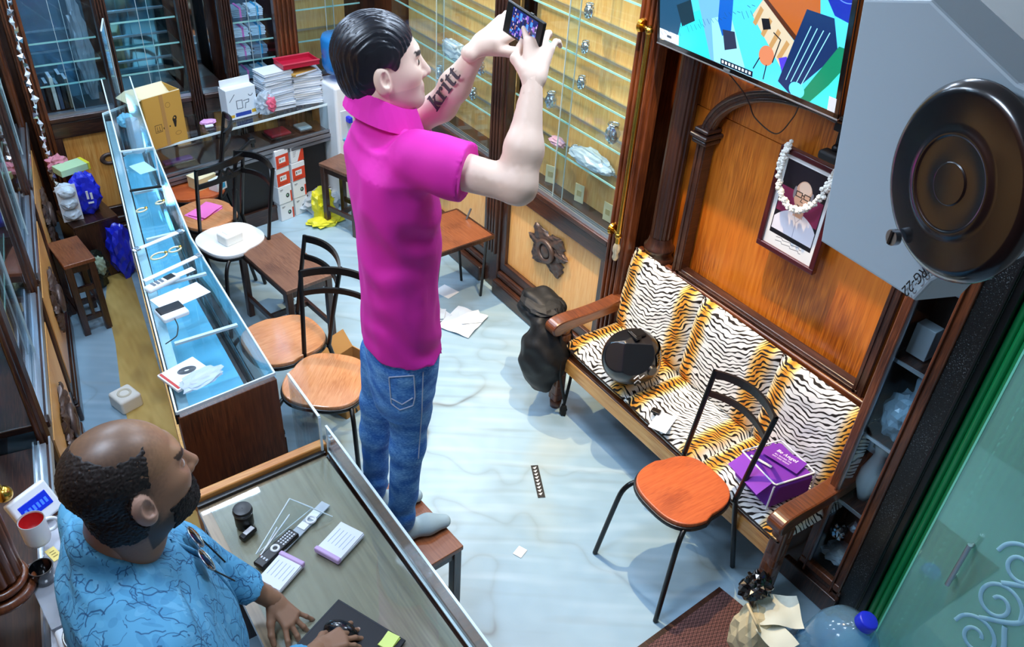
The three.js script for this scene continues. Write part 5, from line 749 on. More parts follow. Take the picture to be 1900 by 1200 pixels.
{ const t = thing('mouse_pad', 'black rounded mouse pad on the desk under the hand', 'mouse pad', [0.465, DY, -1.27], 0.42); mesh('pad', rb(0.24, 0.005, 0.24, 0, 0.0025, 0, 0.002), std(0x0a0c14, 0.6), t); mesh('stitching', [bx(0.23, 0.001, 0.002, 0, 0.0052, -0.116), bx(0.002, 0.001, 0.23, 0.116, 0.0052, 0)], std(0x2a2e38, 0.6), t); }
{ const t = thing('computer_mouse', 'black computer mouse under the right hand of the man in blue', 'mouse', [0.484, 0.78, -1.327], -0.9); const g = nets((x, y, z) => Math.max(ell([0, 0, 0], [0.05, 0.034, 0.03])(x, y, z), -y), [-0.06, -0.01, -0.04], [0.06, 0.045, 0.04], 0.004); mesh('shell', g, phy(0x0b0c10, 0.25, { clearcoat: 0.6 }), t); mesh('wheel', new THREE.CylinderGeometry(0.008, 0.008, 0.005, 16).rotateX(Math.PI / 2).translate(0.028, 0.026, 0), std(0x3a3e46, 0.5), t); }
{ const t = thing('sticky_note', 'yellow-green sticky note at the bottom edge of the desk', 'note', [0.582, 0.776, -1.229], 0.4); mesh('pad', rb(0.05, 0.006, 0.04, 0, 0.003, 0, 0.001), std(0xd8ee6a, 0.7), t); mesh('top_sheet', sheet(0.048, 0.038, 0, 0.0065, 0, 0.1, 0.002, 3), std(0xe6f68a, 0.7), t); }
// glass stand rods on the desk
{ const t = thing('glass_stand', 'folded clear glass stand with bright edges on the desk', 'glass stand', [0.5, DY, -1.62]); const q = [[0.536, 0.85, -1.789], [0.387, 0.776, -1.703], [0.602, 0.776, -1.782], [0.64, 0.776, -1.716]].map(p => [p[0] - 0.5, p[1] - 0.7735, p[2] + 1.62]); mesh('edge', [rod(q[0], q[1], 0.0022), rod(q[0], q[2], 0.0022), rod(q[0], q[3], 0.0018), rod(q[1], q[2], 0.0018)], M.edge, t); const tri = new THREE.BufferGeometry(); tri.setAttribute('position', new THREE.Float32BufferAttribute([...q[0], ...q[1], ...q[2], ...q[0], ...q[2], ...q[3]], 3)); tri.computeVertexNormals(); mesh('pane', tri, M.pane, t); }
// ---------------------------------------------------------------- shelf with scales by the left wall
{
  const t = thing('side_counter', 'narrow side counter with a clear acrylic deck along the left wall', 'counter', [-0.07, 0, -1.66]), L = g => g.translate(0.07, 0, 1.66);
  mesh('top', L(slab([[-0.1, -2.02], [-0.02, -2.02], [0.0, -1.4], [-0.19, -1.4]], 0.9, 0.92)), std(0xb8bcc4, 0.35), t);
  mesh('edge_trim', [L(beam([-0.03, 0.93, -2.02], [0.0, 0.93, -1.4], 0.014, 0.03, true)), L(beam([-0.1, 0.93, -2.02], [-0.03, 0.93, -2.02], 0.014, 0.03, true))], M.brown, t);
  mesh('body', L(slab([[-0.1, -2.0], [-0.04, -2.0], [-0.02, -1.42], [-0.18, -1.42]], 0, 0.9)), M.dark, t);
}
{ const t = thing('acrylic_riser', 'raised clear acrylic deck holding crystals on the side counter', 'acrylic deck', [-0.08, 0.92, -1.73]); mesh('deck', rb(0.17, 0.006, 0.24, 0, 0.03, 0, 0.002, 0.1), phy(0xc8ced6, 0.1, { transmission: 0.6, thickness: 0 }), t); mesh('foot', [[-0.07, -0.1], [0.07, -0.1], [-0.07, 0.1], [0.07, 0.1]].map(([x, z]) => rod([x, 0, z], [x, 0.03, z], 0.006)), M.plastic, t); }
{ const t = thing('scale_display', 'white display unit with a blue screen on the side counter', 'display unit', [-0.093, 0.93, -1.987], 0.5); const b = rb(0.12, 0.1, 0.03, 0, 0.06, 0, 0.008); b.rotateX(-0.6); mesh('case', b, M.white, t); const s = rb(0.085, 0.045, 0.004, 0, 0.063, 0.015, 0.002); s.rotateX(-0.6); mesh('screen', s, std(0x0a1a8a, 0.2, { emissive: hex(0x1430c8), emissiveIntensity: 0.35 }), t); const dg = []; for (let i = 0; i < 6; i++) { const d = bx(0.007, 0.016, 0.001, -0.03 + i * 0.012, 0.06, 0.0175); d.rotateX(-0.6); dg.push(d); } mesh('digits', dg, std(0x3f70ff, 0.3, { emissive: hex(0x2a58ff), emissiveIntensity: 0.5 }), t); }
{ const t = thing('mug', 'white mug with red inside on the side counter', 'mug', [-0.122, 0.94, -1.906], 0); t.position.y = 0.96; mesh('cup', lathe([[0.001, 0], [0.03, 0], [0.033, 0.01], [0.034, 0.08], [0.031, 0.08], [0.03, 0.012], [0.001, 0.01]], 28), M.white, t); mesh('red_liner', lathe([[0.001, 0.035], [0.0295, 0.035], [0.0305, 0.076]], 24), M.red, t); mesh('handle', new THREE.TorusGeometry(0.022, 0.005, 8, 20, 3.6).rotateZ(-1.8).translate(0.036, 0.042, 0), M.white, t); }
{ const t = thing('black_cup', 'black round cup beside the crystals on the acrylic deck', 'cup', [-0.134, 0.953, -1.767]); mesh('cup', lathe([[0.001, 0], [0.026, 0], [0.03, 0.05], [0.027, 0.05], [0.024, 0.005], [0.001, 0.004]], 28), M.blackGloss, t); mesh('rim', new THREE.TorusGeometry(0.0285, 0.002, 6, 28).rotateX(Math.PI / 2).translate(0, 0.05, 0), std(0x2c2420, 0.3), t); }
{ const t = thing('yellow_card', 'small yellow label on the side counter by the mug', 'label', [-0.099, 0.953, -1.841], 0.3); mesh('card', bx(0.025, 0.002, 0.05, 0, 0.001, 0), std(0xe8d27a, 0.7), t); mesh('print', [-1, 0, 1].map(k => bx(0.012, 0.0006, 0.003, 0, 0.0024, k * 0.01)), std(0x9a8648, 0.8), t); }
{ let i = 0; for (let k = 0; k < 16; k++) { const g = new THREE.OctahedronGeometry(rr(0.009, 0.014), 0); g.scale(1, rr(0.8, 1.3), 1); const t = thing('crystal', 'clear cut crystal in the small heap on the acrylic deck', 'crystal', [-0.095 + rr(-0.022, 0.03), 0.965 + rr(0, 0.012), -1.655 + rr(-0.035, 0.03)], rnd() * 3, 'cut crystals heaped on the acrylic deck'); mesh('stone', g, phy(0xeef4fa, 0.05, { clearcoat: 1, metalness: 0.15 }), t); } }
{ const t = thing('weighing_scale', 'silver weighing scale with a round pan and dark readout on the side counter', 'scale', [-0.075, 0.92, -1.5], 0.05); mesh('body', rb(0.14, 0.035, 0.2, 0, 0.018, 0, 0.01), std(0xd2d6da, 0.35), t); mesh('pan', new THREE.CylinderGeometry(0.055, 0.05, 0.008, 36).translate(0, 0.045, -0.04), M.blackGloss, t); mesh('pan_rim', new THREE.TorusGeometry(0.056, 0.003, 8, 36).rotateX(Math.PI / 2).translate(0, 0.049, -0.04), M.steel, t); mesh('readout', rb(0.08, 0.006, 0.03, 0, 0.037, 0.045, 0.002), std(0x3a3a40, 0.2), t); mesh('keypad', rb(0.08, 0.006, 0.018, 0, 0.037, 0.075, 0.002), std(0x3a1216, 0.3), t); }
{ const t = thing('red_bag', 'red and yellow printed bag between the side counter and the man in blue', 'bag', [0.03, 0, -1.63]); mesh('bag', rb(0.07, 0.85, 0.16, 0, 0.425, 0, 0.02, 0.15), std(0xb8241c, 0.5), t); mesh('yellow_panel', rb(0.05, 0.1, 0.08, 0.0, 0.84, 0.06, 0.01, 0.15), M.yellow, t); }
{ const t = thing('fluted_half_column', 'brown fluted half column with ringed base at the left edge', 'column', [-0.21, 0.93, -1.78]); const fl = []; for (let i = 0; i < 7; i++) { const a = -1.3 + i * 0.45; fl.push(rod([0.05 * Math.cos(a) - 0.02, 0.1, 0.05 * Math.sin(a)], [0.05 * Math.cos(a) - 0.02, 1.2, 0.05 * Math.sin(a)], 0.014)); } mesh('shaft', [rod([-0.02, 0, 0], [-0.02, 1.2, 0], 0.05, 0.05, 24), ...fl], M.brown, t); mesh('base_ring', [new THREE.TorusGeometry(0.066, 0.016, 10, 30).rotateX(Math.PI / 2).translate(-0.02, 0.04, 0), new THREE.TorusGeometry(0.06, 0.011, 10, 30).rotateX(Math.PI / 2).translate(-0.02, 0.075, 0)], M.brown, t);
  const b = thing('brass_knob_rod', 'brass rod end with round knobs on the brown pilaster at the left edge', 'rod', [-0.165, 1.05, -2.03]); mesh('knob', [new THREE.SphereGeometry(0.024, 18, 12), new THREE.SphereGeometry(0.018, 16, 10).translate(-0.015, 0.1, 0), rod([0, 0, 0], [-0.02, 0.1, 0], 0.01)], M.brass, b); mesh('rod', rod([-0.01, 0.08, 0], [-0.02, 0.9, 0], 0.008), M.brass, b); }
// blue bags and packets on the floor in the far left corner
{ const t = thing('low_crate', 'low dark crate under the bags in the far left corner', 'crate', [0.53, 0, -4.86], 0.15); mesh('panel', [bx(0.24, 0.36, 0.015, 0, 0.18, 0.12), bx(0.24, 0.36, 0.015, 0, 0.18, -0.12), bx(0.015, 0.36, 0.24, 0.12, 0.18, 0), bx(0.015, 0.36, 0.24, -0.12, 0.18, 0)], M.dark, t); mesh('lid', rb(0.25, 0.015, 0.26, 0, 0.368, 0, 0.003), M.dark, t);
  const bm = phy(0x2030d8, 0.35, { clearcoat: 0.4 });
  const a = thing('blue_bag', 'bright blue plastic shopping bag with white lettering, upright in the far left corner', 'bag', [0.55, 0.376, -4.86]); mesh('bag', crumple(0.16, 0.27, 0.12, 0, 0.12, 0, 0.22, 2, 3), bm, a); mesh('lettering', [bx(0.012, 0.05, 0.004, 0.0, 0.14, 0.068), bx(0.012, 0.04, 0.004, 0.02, 0.13, 0.067), bx(0.03, 0.01, 0.004, 0.01, 0.09, 0.066)], M.white, a);
  const b = thing('blue_bag', 'bright blue plastic shopping bag slumped against the counter end', 'bag', [0.645, 0.0, -4.72]); mesh('bag', crumple(0.15, 0.36, 0.16, 0, 0.17, 0, 0.28, 2, 8), bm, b); mesh('white_side', crumple(0.05, 0.25, 0.1, 0.06, 0.14, 0.05, 0.2, 2, 5, 3), M.white, b);
  const c = thing('white_packet', 'stack of pale wrapped packets left of the blue bags', 'packets', [0.45, 0.376, -4.82]); mesh('packet', [0, 1, 2].map(i => crumple(0.1, 0.08, 0.12, 0, 0.04 + i * 0.07, 0, 0.1, 2, i, 3)), std(0xd2e2ee, 0.5), c); mesh('string', bx(0.104, 0.22, 0.004, 0, 0.11, 0.02), M.white, c);
  const d = thing('green_card', 'pale green folded carton on top of the corner bags', 'carton', [0.52, 0.61, -4.94], 0.3); mesh('carton', rb(0.16, 0.04, 0.1, 0, 0.02, 0, 0.003), std(0xbfe0b0, 0.7), d); mesh('yellow_end', rb(0.02, 0.042, 0.1, 0.08, 0.02, 0, 0.003), M.yellow, d);
  const e = thing('pink_cloth', 'crumpled pink cloth in the far left corner below the ledgers', 'cloth', [0.47, 0.6, -5.02]); mesh('cloth', crumple(0.12, 0.08, 0.08, 0, 0.04, 0, 0.4, 3, 7, 3), std(0xd88a98, 0.8), e);
  const f = thing('dark_bag', 'black and green crumpled bag below the pale packets', 'bag', [0.47, 0, -4.66]); mesh('bag', crumple(0.15, 0.26, 0.12, 0, 0.12, 0, 0.35, 3, 6), std(0x1c2620, 0.4), f); mesh('print', crumple(0.06, 0.12, 0.05, 0.03, 0.16, 0.05, 0.3, 3, 4, 3), std(0xa8c0a8, 0.5), f); }
{ const t = thing('packet_strand', 'strand of silvery sachets hanging down beside the corner pillar on the left wall', 'sachets', [0.43, 0.42, -5.06]); for (let i = 0; i < 26; i++) { const g = new THREE.OctahedronGeometry(1, 0); g.scale(0.022, 0.024, 0.012); g.rotateY(i * 1.3); g.rotateZ(Math.sin(i * 2.1) * 0.6); mesh('sachet', g.translate(Math.sin(i * 1.7) * 0.008 + i * 0.0012, 0.03 + i * 0.046, 0), i % 3 ? M.foil : M.white, t); } mesh('cord', rod([0, 0, 0], [0.03, 1.25, 0], 0.003), M.white, t); }
// wrapped silver pieces on the glass shelves of the right cabinets
{ const X = 2.56; const src = thing('foil_cup', 'foil wrapped cup on the lowest shelf beside the man\'s elbow', 'wrapped cup', [X, 1.239, -3.2], 0); mesh('cup', crumple(0.06, 0.085, 0.06, 0, 0.042, 0, 0.18, 3, 3, 3), M.foil, src); mesh('rim', new THREE.TorusGeometry(0.022, 0.004, 6, 18).rotateX(Math.PI / 2).translate(0, 0.083, 0), M.foil, src);
  for (const [y, z, s, l] of [[1.584, -2.98, 0.7, 'foil wrapped cup on the upper shelf right of the phone'], [1.414, -2.98, 0.75, 'foil wrapped cup in line below the upper one'], [1.239, -2.72, 1.15, 'tall foil figure near the brown pillar, third shelf from the bottom'], [1.064, -2.98, 0.7, 'small foil cup under the white plastic bag'], [1.744, -2.98, 0.8, 'foil wrapped cup on the top visible shelf by the phone'], [1.2, -3.85, 0.8, 'foil wrapped cup on the far cabinet shelf, under the tattooed arm'], [1.03, -3.92, 0.8, 'foil wrapped cup on a lower shelf of the far cabinet'], [1.03, -4.3, 0.9, 'foil wrapped cup behind the man\'s forearm, far cabinet']]) { const c = copy(src, [X, y, z], z * 3, l); c.scale.setScalar(s); }
  const w = thing('wrapped_bundle', 'long clear wrapped bundle standing by the brown pillar on an upper shelf', 'wrapped bundle', [X, 1.415, -2.6]); mesh('bundle', crumple(0.06, 0.24, 0.06, 0, 0.115, 0, 0.22, 3, 5), M.foil, w); mesh('band', new THREE.TorusGeometry(0.03, 0.003, 6, 18).rotateX(Math.PI / 2).translate(0, 0.06, 0), M.white, w);
  const p = thing('white_bag', 'flat white plastic bag lying on a glass shelf of the near cabinet', 'bag', [X, 1.066, -2.86]); mesh('bag', crumple(0.1, 0.09, 0.3, 0, 0.035, 0, 0.2, 2, 9), M.plastic, p); mesh('fold', crumple(0.08, 0.05, 0.12, 0, 0.03, 0.12, 0.2, 2, 2, 3), M.plastic, p);
  const k = thing('pink_pouch', 'small pink pouch on the glass shelf left of the white bag', 'pouch', [X, 1.066, -3.12]); mesh('pouch', crumple(0.06, 0.05, 0.11, 0, 0.024, 0, 0.25, 3, 2, 3), std(0xe8a8b4, 0.6), k);
  const v = thing('silver_plate', 'clear wrapped tray behind the man\'s forearm in the far cabinet', 'wrapped tray', [X, 1.2, -4.15]); mesh('wrap', crumple(0.08, 0.12, 0.2, 0, 0.05, 0, 0.25, 3, 5, 3), M.plastic, v); mesh('tray', bx(0.06, 0.01, 0.14, 0, 0.09, 0), M.white, v);
  let i = 0; for (const [y, z, a] of [[1.0, -2.95, 0.2], [0.93, -2.72, 0.1], [0.92, -2.6, 0.3], [0.94, -3.2, 0.4]]) { const c = thing('price_card', ['cream card leaning at the bottom of the near cabinet, in the middle', 'cream card at the bottom of the near cabinet, second from the pillar', 'cream card at the bottom of the near cabinet, next to the pillar', 'cream folded card at the bottom of the near cabinet, far end'][i++], 'card', [2.6, 0.812, z], a); mesh('card', rb(0.004, 0.1, 0.06, 0, 0.05, 0, 0.001), std(0xe2cfa0, 0.7), c); mesh('print', bx(0.0006, 0.03, 0.03, -0.0024, 0.05, 0), std(0xc2a870, 0.7), c); } }
// ---------------------------------------------------------------- people
const frame = (o, x, yHint, s = 1) => { const X = x.clone().normalize(), Z = X.clone().cross(yHint).normalize(), Y = Z.clone().cross(X).normalize(); return new THREE.Matrix4().makeBasis(X.multiplyScalar(s), Y.multiplyScalar(s), Z.multiplyScalar(s)).setPosition(o); };
// head, local metres: x forward, y up, z to the right ear
const earF = (s) => { const a = ell([-0.012, -0.012, s * 0.079], [0.02, 0.033, 0.012]), b = ell([-0.006, -0.036, s * 0.078], [0.012, 0.013, 0.009]), h = ell([-0.004, -0.008, s * 0.09], [0.011, 0.02, 0.009]), h2 = ell([0.002, -0.018, s * 0.09], [0.008, 0.012, 0.01]); return (x, y, z) => Math.max(sm(a(x, y, z), b(x, y, z), 0.008), -h(x, y, z), -h2(x, y, z)); };
function headField(o = {}) {
  const parts = [ell([-0.012, 0.036, 0], [0.098, 0.086, 0.076]), ell([0.022, -0.028, 0], [0.07, 0.092, 0.064]), ell([0.045, -0.088, 0], [0.045, 0.032, 0.044]), ell([-0.01, -0.05, 0], [0.07, 0.06, 0.062])];
  const brow = cap(V(0.083, 0.026, -0.03), V(0.083, 0.026, 0.03), 0.013, 0.013), nose = cap(V(0.088, 0.012, 0), V(0.112, -0.033, 0), 0.009, 0.0125), nb = cap(V(0.1, -0.037, -0.012), V(0.1, -0.037, 0.012), 0.0085, 0.0085);
  const up = cap(V(0.09, -0.062, -0.018), V(0.09, -0.062, 0.018), 0.0085, 0.0085), low = cap(V(0.087, -0.074, -0.015), V(0.087, -0.074, 0.015), 0.009, 0.009), chin = ell([0.075, -0.103, 0], [0.02, 0.018, 0.022]);
  const cheek = [ell([0.06, -0.02, 0.038], [0.026, 0.024, 0.022]), ell([0.06, -0.02, -0.038], [0.026, 0.024, 0.022])], sock = [ell([0.098, 0.004, 0.032], [0.02, 0.012, 0.019]), ell([0.098, 0.004, -0.032], [0.02, 0.012, 0.019])];
  const lid = [ell([0.079, 0.004, 0.031], [0.012, 0.0125, 0.0145]), ell([0.079, 0.004, -0.031], [0.012, 0.0125, 0.0145])], ears = [earF(1), earF(-1)], neck = cap(V(-0.028, -0.06, 0), V(-0.035, -0.14, 0), 0.055, 0.052), mouth = cap(V(0.099, -0.068, -0.02), V(0.099, -0.068, 0.02), 0.0022, 0.0022);
  return (x, y, z) => {
    let d = parts[0](x, y, z); for (let i = 1; i < 4; i++) d = sm(d, parts[i](x, y, z), 0.035);
    d = sm(d, brow(x, y, z), 0.018); for (const c of cheek) d = sm(d, c(x, y, z), 0.025); d = sm(d, chin(x, y, z), 0.02);
    for (const s of sock) { const e = -s(x, y, z); const k = 0.01, h = Math.max(k - Math.abs(d - e), 0) / k; d = Math.max(d, e) + h * h * k * 0.25; }
    for (const l of lid) d = sm(d, l(x, y, z), 0.004);
    d = sm(d, nose(x, y, z), 0.012); d = sm(d, nb(x, y, z), 0.008); d = sm(d, up(x, y, z), 0.01); d = sm(d, low(x, y, z), 0.01); d = Math.max(d, -mouth(x, y, z));
    for (const e of ears) d = sm(d, e(x, y, z), 0.006); return sm(d, neck(x, y, z), 0.03);
  };
}
// hand, local: x along the fingers, y out of the back of the hand, thumb towards +z * side
function handField(side, curl, thumb = [0.5, 0.2], spread = 0.05) {
  const caps = [], palm = [], z0 = [0.027, 0.009, -0.009, -0.026], bxx = [0.088, 0.092, 0.088, 0.08], L = [[0.042, 0.026, 0.02], [0.046, 0.029, 0.021], [0.042, 0.027, 0.02], [0.033, 0.02, 0.018]], R = [0.0092, 0.0094, 0.009, 0.008];
  z0.forEach((z, i) => {
    palm.push(cap(V(0.006, 0, side * z * 0.55), V(bxx[i], 0, side * z), 0.0135, 0.0112));
    let p = V(bxx[i] - 0.004, 0, side * z), a = 0; const ch = []; const dz = (1.5 - i) * spread;
    L[i].forEach((l, k) => { a += curl[i] * [0.8, 1.1, 0.7][k]; const q = p.clone().add(V(Math.cos(a) * l, -Math.sin(a) * l, side * dz * l * 4)); ch.push(cap(p, q, R[i] * (1 - 0.08 * k), R[i] * (0.93 - 0.08 * k))); p = q; });
    caps.push(ch);
  });
  const t0 = V(0.018, -0.006, side * 0.022), t1 = V(0.05, -0.012 - 0.02 * thumb[1], side * 0.05), t2 = t1.clone().add(V(0.034 * Math.cos(thumb[0]), -0.034 * thumb[1], side * 0.034 * Math.sin(thumb[0]))), t3 = t2.clone().add(V(0.028 * Math.cos(thumb[0] * 0.6), -0.028 * thumb[1] * 1.6, side * 0.028 * Math.sin(thumb[0] * 0.6)));
  const th = [cap(t0, t1, 0.017, 0.0125), cap(t1, t2, 0.0118, 0.0105), cap(t2, t3, 0.0104, 0.0085)], wrist = cap(V(-0.035, 0, 0), V(0.01, 0, 0), 0.0225, 0.022);
  return (x, y, z) => { let d = 1; for (const p of palm) d = sm(d, p(x, y, z), 0.014); let w = wrist(x, y * 1.2, z); d = sm(d, w, 0.02);
    let t = sm(th[0](x, y, z), th[1](x, y, z), 0.008); t = sm(t, th[2](x, y, z), 0.005); d = sm(d, t, 0.01);
    for (const c of caps) { let f = sm(c[0](x, y, z), c[1](x, y, z), 0.004); f = sm(f, c[2](x, y, z), 0.004); d = sm(d, f, 0.005); } return d; };
}
function colored(g, fn) { const p = g.attributes.position, c = new Float32Array(p.count * 3); for (let i = 0; i < p.count; i++) { const q = fn(p.getX(i), p.getY(i), p.getZ(i)); c[3 * i] = q[0]; c[3 * i + 1] = q[1]; c[3 * i + 2] = q[2]; } g.setAttribute('color', new THREE.BufferAttribute(c, 3)); return g; }
// loft: sections [centre, rx, rz] from high to low, evaluated in a frame turned by the facing direction
function loft(secs, fwd) {
  const rt = V(-fwd.z, 0, fwd.x); const S = secs.map(([c, rx, rz]) => ({ y: c[1], x: c[0], z: c[2], rx, rz }));
  return (x, y, z) => {
    let i = 0; while (i < S.length - 2 && y < S[i + 1].y) i++; const a = S[i], b = S[i + 1]; let t = (y - a.y) / (b.y - a.y); const tc = t < 0 ? 0 : t > 1 ? 1 : t; const st = tc * tc * (3 - 2 * tc) * 0.5 + tc * 0.5;
    const dx = x - (a.x + (b.x - a.x) * st), dz = z - (a.z + (b.z - a.z) * st), rx = a.rx + (b.rx - a.rx) * st, rz = a.rz + (b.rz - a.rz) * st;
    const u = dx * fwd.x + dz * fwd.z, v = dx * rt.x + dz * rt.z, k = (Math.abs(u / rx) ** 2.3 + Math.abs(v / rz) ** 2.3) ** (1 / 2.3); let d = (k - 1) * Math.min(rx, rz);
    const top = S[0].y, bot = S[S.length - 1].y; if (y > top) d = Math.hypot(Math.max(d, 0), y - top) + Math.min(d, 0) * 0.0 ; if (y < bot) d = Math.hypot(Math.max(d, 0), bot - y); return d;
  };
}
const joinBody = (list) => { const g = mergeGeometries(list.map(q => { const o = q.index ? q.toNonIndexed() : q; return o; })); return g; };
const mid = (a, b, t) => a.clone().lerp(b, t);
const sleeveClip = (a, b) => { const n = b.clone().sub(a).normalize(); return (x, y, z) => (x - b.x) * n.x + (y - b.y) * n.y + (z - b.z) * n.z; };

const uvc = g => uvBox(g);
// ---- the man in pink
{
  const fwd = V(0.95, 0, 0.31).normalize(), rt = V(-fwd.z, 0, fwd.x), t = thing('person', 'man in a pink polo shirt and blue jeans standing on the brown stool', 'person', [0.945, 0.45, -1.82]);
  const O = V(0.945, 0.45, -1.82), loc = g => g.translate(-O.x, -O.y, -O.z), W = (...a) => V(...a);
  const hc = W(0.914, 2.146, -1.814), neck = W(0.93, 2.032, -1.802), shR = W(0.912, 1.972, -1.629), shL = W(0.992, 1.908, -1.931), elR = W(1.065, 1.955, -1.425), wrR = W(1.151, 2.169, -1.511), elL = W(1.096, 2.003, -1.828), wrL = W(1.147, 2.185, -1.727);
  const hipR = W(0.941, 1.3, -1.732), hipL = W(0.929, 1.216, -1.878), knR = W(0.927, 0.921, -1.742), knL = W(0.902, 0.846, -1.923), anR = W(0.904, 0.521, -1.772), anL = W(0.894, 0.526, -1.942);
  const secs = [[[0.918, 1.966, -1.812], 0.07, 0.13], [[0.923, 1.912, -1.808], 0.098, 0.185], [[0.932, 1.82, -1.801], 0.108, 0.185], [[0.938, 1.698, -1.796], 0.104, 0.168], [[0.938, 1.522, -1.796], 0.1, 0.16], [[0.938, 1.369, -1.796], 0.104, 0.163], [[0.939, 1.272, -1.796], 0.108, 0.168]];
  const torso = loft(secs, fwd), skin = [0.86, 0.62, 0.48];
  const arms = [cap(shR, elR, 0.05, 0.041), cap(elR, mid(elR, wrR, 0.35), 0.041, 0.044), cap(mid(elR, wrR, 0.35), wrR, 0.044, 0.0235), cap(shL, elL, 0.05, 0.038), cap(elL, mid(elL, wrL, 0.35), 0.038, 0.038), cap(mid(elL, wrL, 0.35), wrL, 0.038, 0.0225)];
  const nk = cap(neck.clone().add(V(-0.02, -0.06, 0)), hc.clone().add(V(-0.02, -0.05, 0)), 0.058, 0.052);
  const legs = [cap(hipR, knR, 0.066, 0.044), cap(knR, anR, 0.042, 0.032), cap(hipL, knL, 0.066, 0.044), cap(knL, anL, 0.042, 0.03)];
  const body = (x, y, z) => { let d = torso(x, y, z) + 0.012; for (const a of arms) d = sm(d, a(x, y, z), 0.025); d = sm(d, nk(x, y, z), 0.03); for (const l of legs) d = sm(d, l(x, y, z), 0.03); return d; };
  const gb = colored(nets(body, [0.7, 0.43, -2.24], [1.5, 2.36, -1.3], 0.012), () => skin);
  const HM = frame(hc, fwd.clone().add(V(0, 0.1, 0)), V(0, 1, 0), 0.98), hf = headField();
  const browC = [0.05, 0.04, 0.035];
  const gh = colored(nets(hf, [-0.13, -0.17, -0.11], [0.14, 0.14, 0.11], 0.004), (x, y, z) => { if (x > 0.07 && Math.abs(y - 0.028) < 0.006 && Math.abs(z) > 0.012 && Math.abs(z) < 0.048) return browC; if (x > 0.085 && y < -0.056 && y > -0.082 && Math.abs(z) < 0.024) return [0.62, 0.28, 0.24]; if (x > 0.0 && y < -0.05 && y > -0.12) return [0.72, 0.52, 0.42]; return skin; }).applyMatrix4(HM);
  const rightDir = V(0.8, 0, 0.6), toCam = V(-0.49, 0.59, 0.64), upI = V(0.35, 0.81, -0.47);
  const d2 = (r, u, v) => rightDir.clone().multiplyScalar(r).add(upI.clone().multiplyScalar(u)).add(toCam.clone().multiplyScalar(v));
  const HR = frame(wrR, d2(0.1, 0.97, -0.1), d2(0, 0.1, 1)), HL = frame(wrL, d2(0.72, 0.62, -0.1), d2(0, 0.1, 1));
  const ghr = colored(nets(handField(-1, [0.42, 0.5, 0.55, 0.6], [-0.2, 0.25]), [-0.09, -0.11, -0.1], [0.2, 0.05, 0.06], 0.0035), () => skin).applyMatrix4(HR);
  const ghl = colored(nets(handField(1, [0.5, 0.55, 0.6, 0.65], [0.45, 0.1]), [-0.09, -0.11, -0.06], [0.2, 0.05, 0.11], 0.0035), () => skin).applyMatrix4(HL);
  mesh('body', loc(joinBody([gb, gh, ghr, ghl])), phy(0xffffff, 0.5, { vertexColors: true, sheen: 0.2 }), t);
  // eyes
  for (const s of [-1, 1]) mesh('eye', loc(new THREE.SphereGeometry(0.0118, 16, 12).translate(0.081, 0.003, s * 0.031).applyMatrix4(HM)), std(0x1c1410, 0.2), t);
  // hair
  const skull = ell([-0.012, 0.037, 0], [0.106, 0.095, 0.083]), back = ell([-0.042, -0.025, 0], [0.066, 0.072, 0.07]);
  const hair = (x, y, z) => { let d = sm(skull(x, y, z), back(x, y, z), 0.03) + 0.0014 * Math.sin(z * 640 + 5 * nz(x * 26, y * 26, z * 26)) * (0.7 + 0.6 * nz(x * 16, y * 16, z * 60)) + 0.003 * nz(x * 14, y * 14, z * 34);
    d = Math.max(d, x * 0.74 - y * 0.672 - 0.022 + 0.004 * nz(x * 90, y * 90, z * 90)); d = Math.max(d, x - 0.083); d = Math.max(d, -(y + 0.085)); d = Math.max(d, -ell([0.002, -0.02, Math.sign(z) * 0.08], [0.026, 0.036, 0.03])(x, y, z)); d = Math.max(d, x > -0.01 ? x * 0.9 - y * 0.25 - 0.03 - (y > 0.03 ? (y - 0.03) * 0.9 : 0) : -1); return d; };
  const hg = nets(hair, [-0.14, -0.1, -0.11], [0.11, 0.15, 0.11], 0.0032); mesh('hair', loc(hg.applyMatrix4(HM)), phy(0x0a0c12, 0.36, { clearcoat: 0.25, clearcoatRoughness: 0.4, sheen: 0.6, sheenColor: hex(0x3a5a8a) }), t);
  // shirt
  const slR = mid(shR, elR, 0.5), slL = mid(shL, elL, 0.62), cR = sleeveClip(shR, slR), cL = sleeveClip(shL, slL), sR = cap(shR, slR, 0.07, 0.074), sL = cap(shL, slL, 0.066, 0.064);
  const fold = (x, y, z) => 0.006 * Math.sin((y * 1.2 + (x - 0.95) * 0.8) * 46 + 5 * nz(x * 5, y * 5, z * 5)) * Math.max(0, nz(x * 4, y * 3, z * 4 + 3) + 0.15) * 2 + 0.009 * nz(x * 9, y * 5, z * 9) + 0.005 * nz(x * 16, y * 9, z * 16);
  const nkc = neck.clone().add(V(0, 0.005, 0)), up = V(0.14, 1, 0.05).normalize();
  const collar = (x, y, z) => { const a = cap(nkc.clone().add(V(-0.015, -0.05, 0)), nkc.clone().add(V(-0.02, 0.03, 0)), 0.082, 0.066); return a; }; const colF = collar();
  const hemY = secs[6][0][1] + 0.047;
  const shirt = (x, y, z) => { let d = torso(x, y, z) - 0.006; d = sm(d, Math.max(sR(x, y, z), cR(x, y, z)), 0.045); d = sm(d, Math.max(sL(x, y, z), cL(x, y, z)), 0.045); d = Math.max(d, cR(x, y, z)); d = sm(d, colF(x, y, z), 0.03); d += fold(x, y, z);
    if (Math.hypot(x - nkc.x, z - nkc.z) < 0.125) d = Math.max(d, (y - nkc.y) * 1 - 0.03 + ((x - nkc.x) * fwd.x + (z - nkc.z) * fwd.z) * 0.55); d = Math.max(d, hemY + ((x - 0.945) * -0.12) - y); return d; };
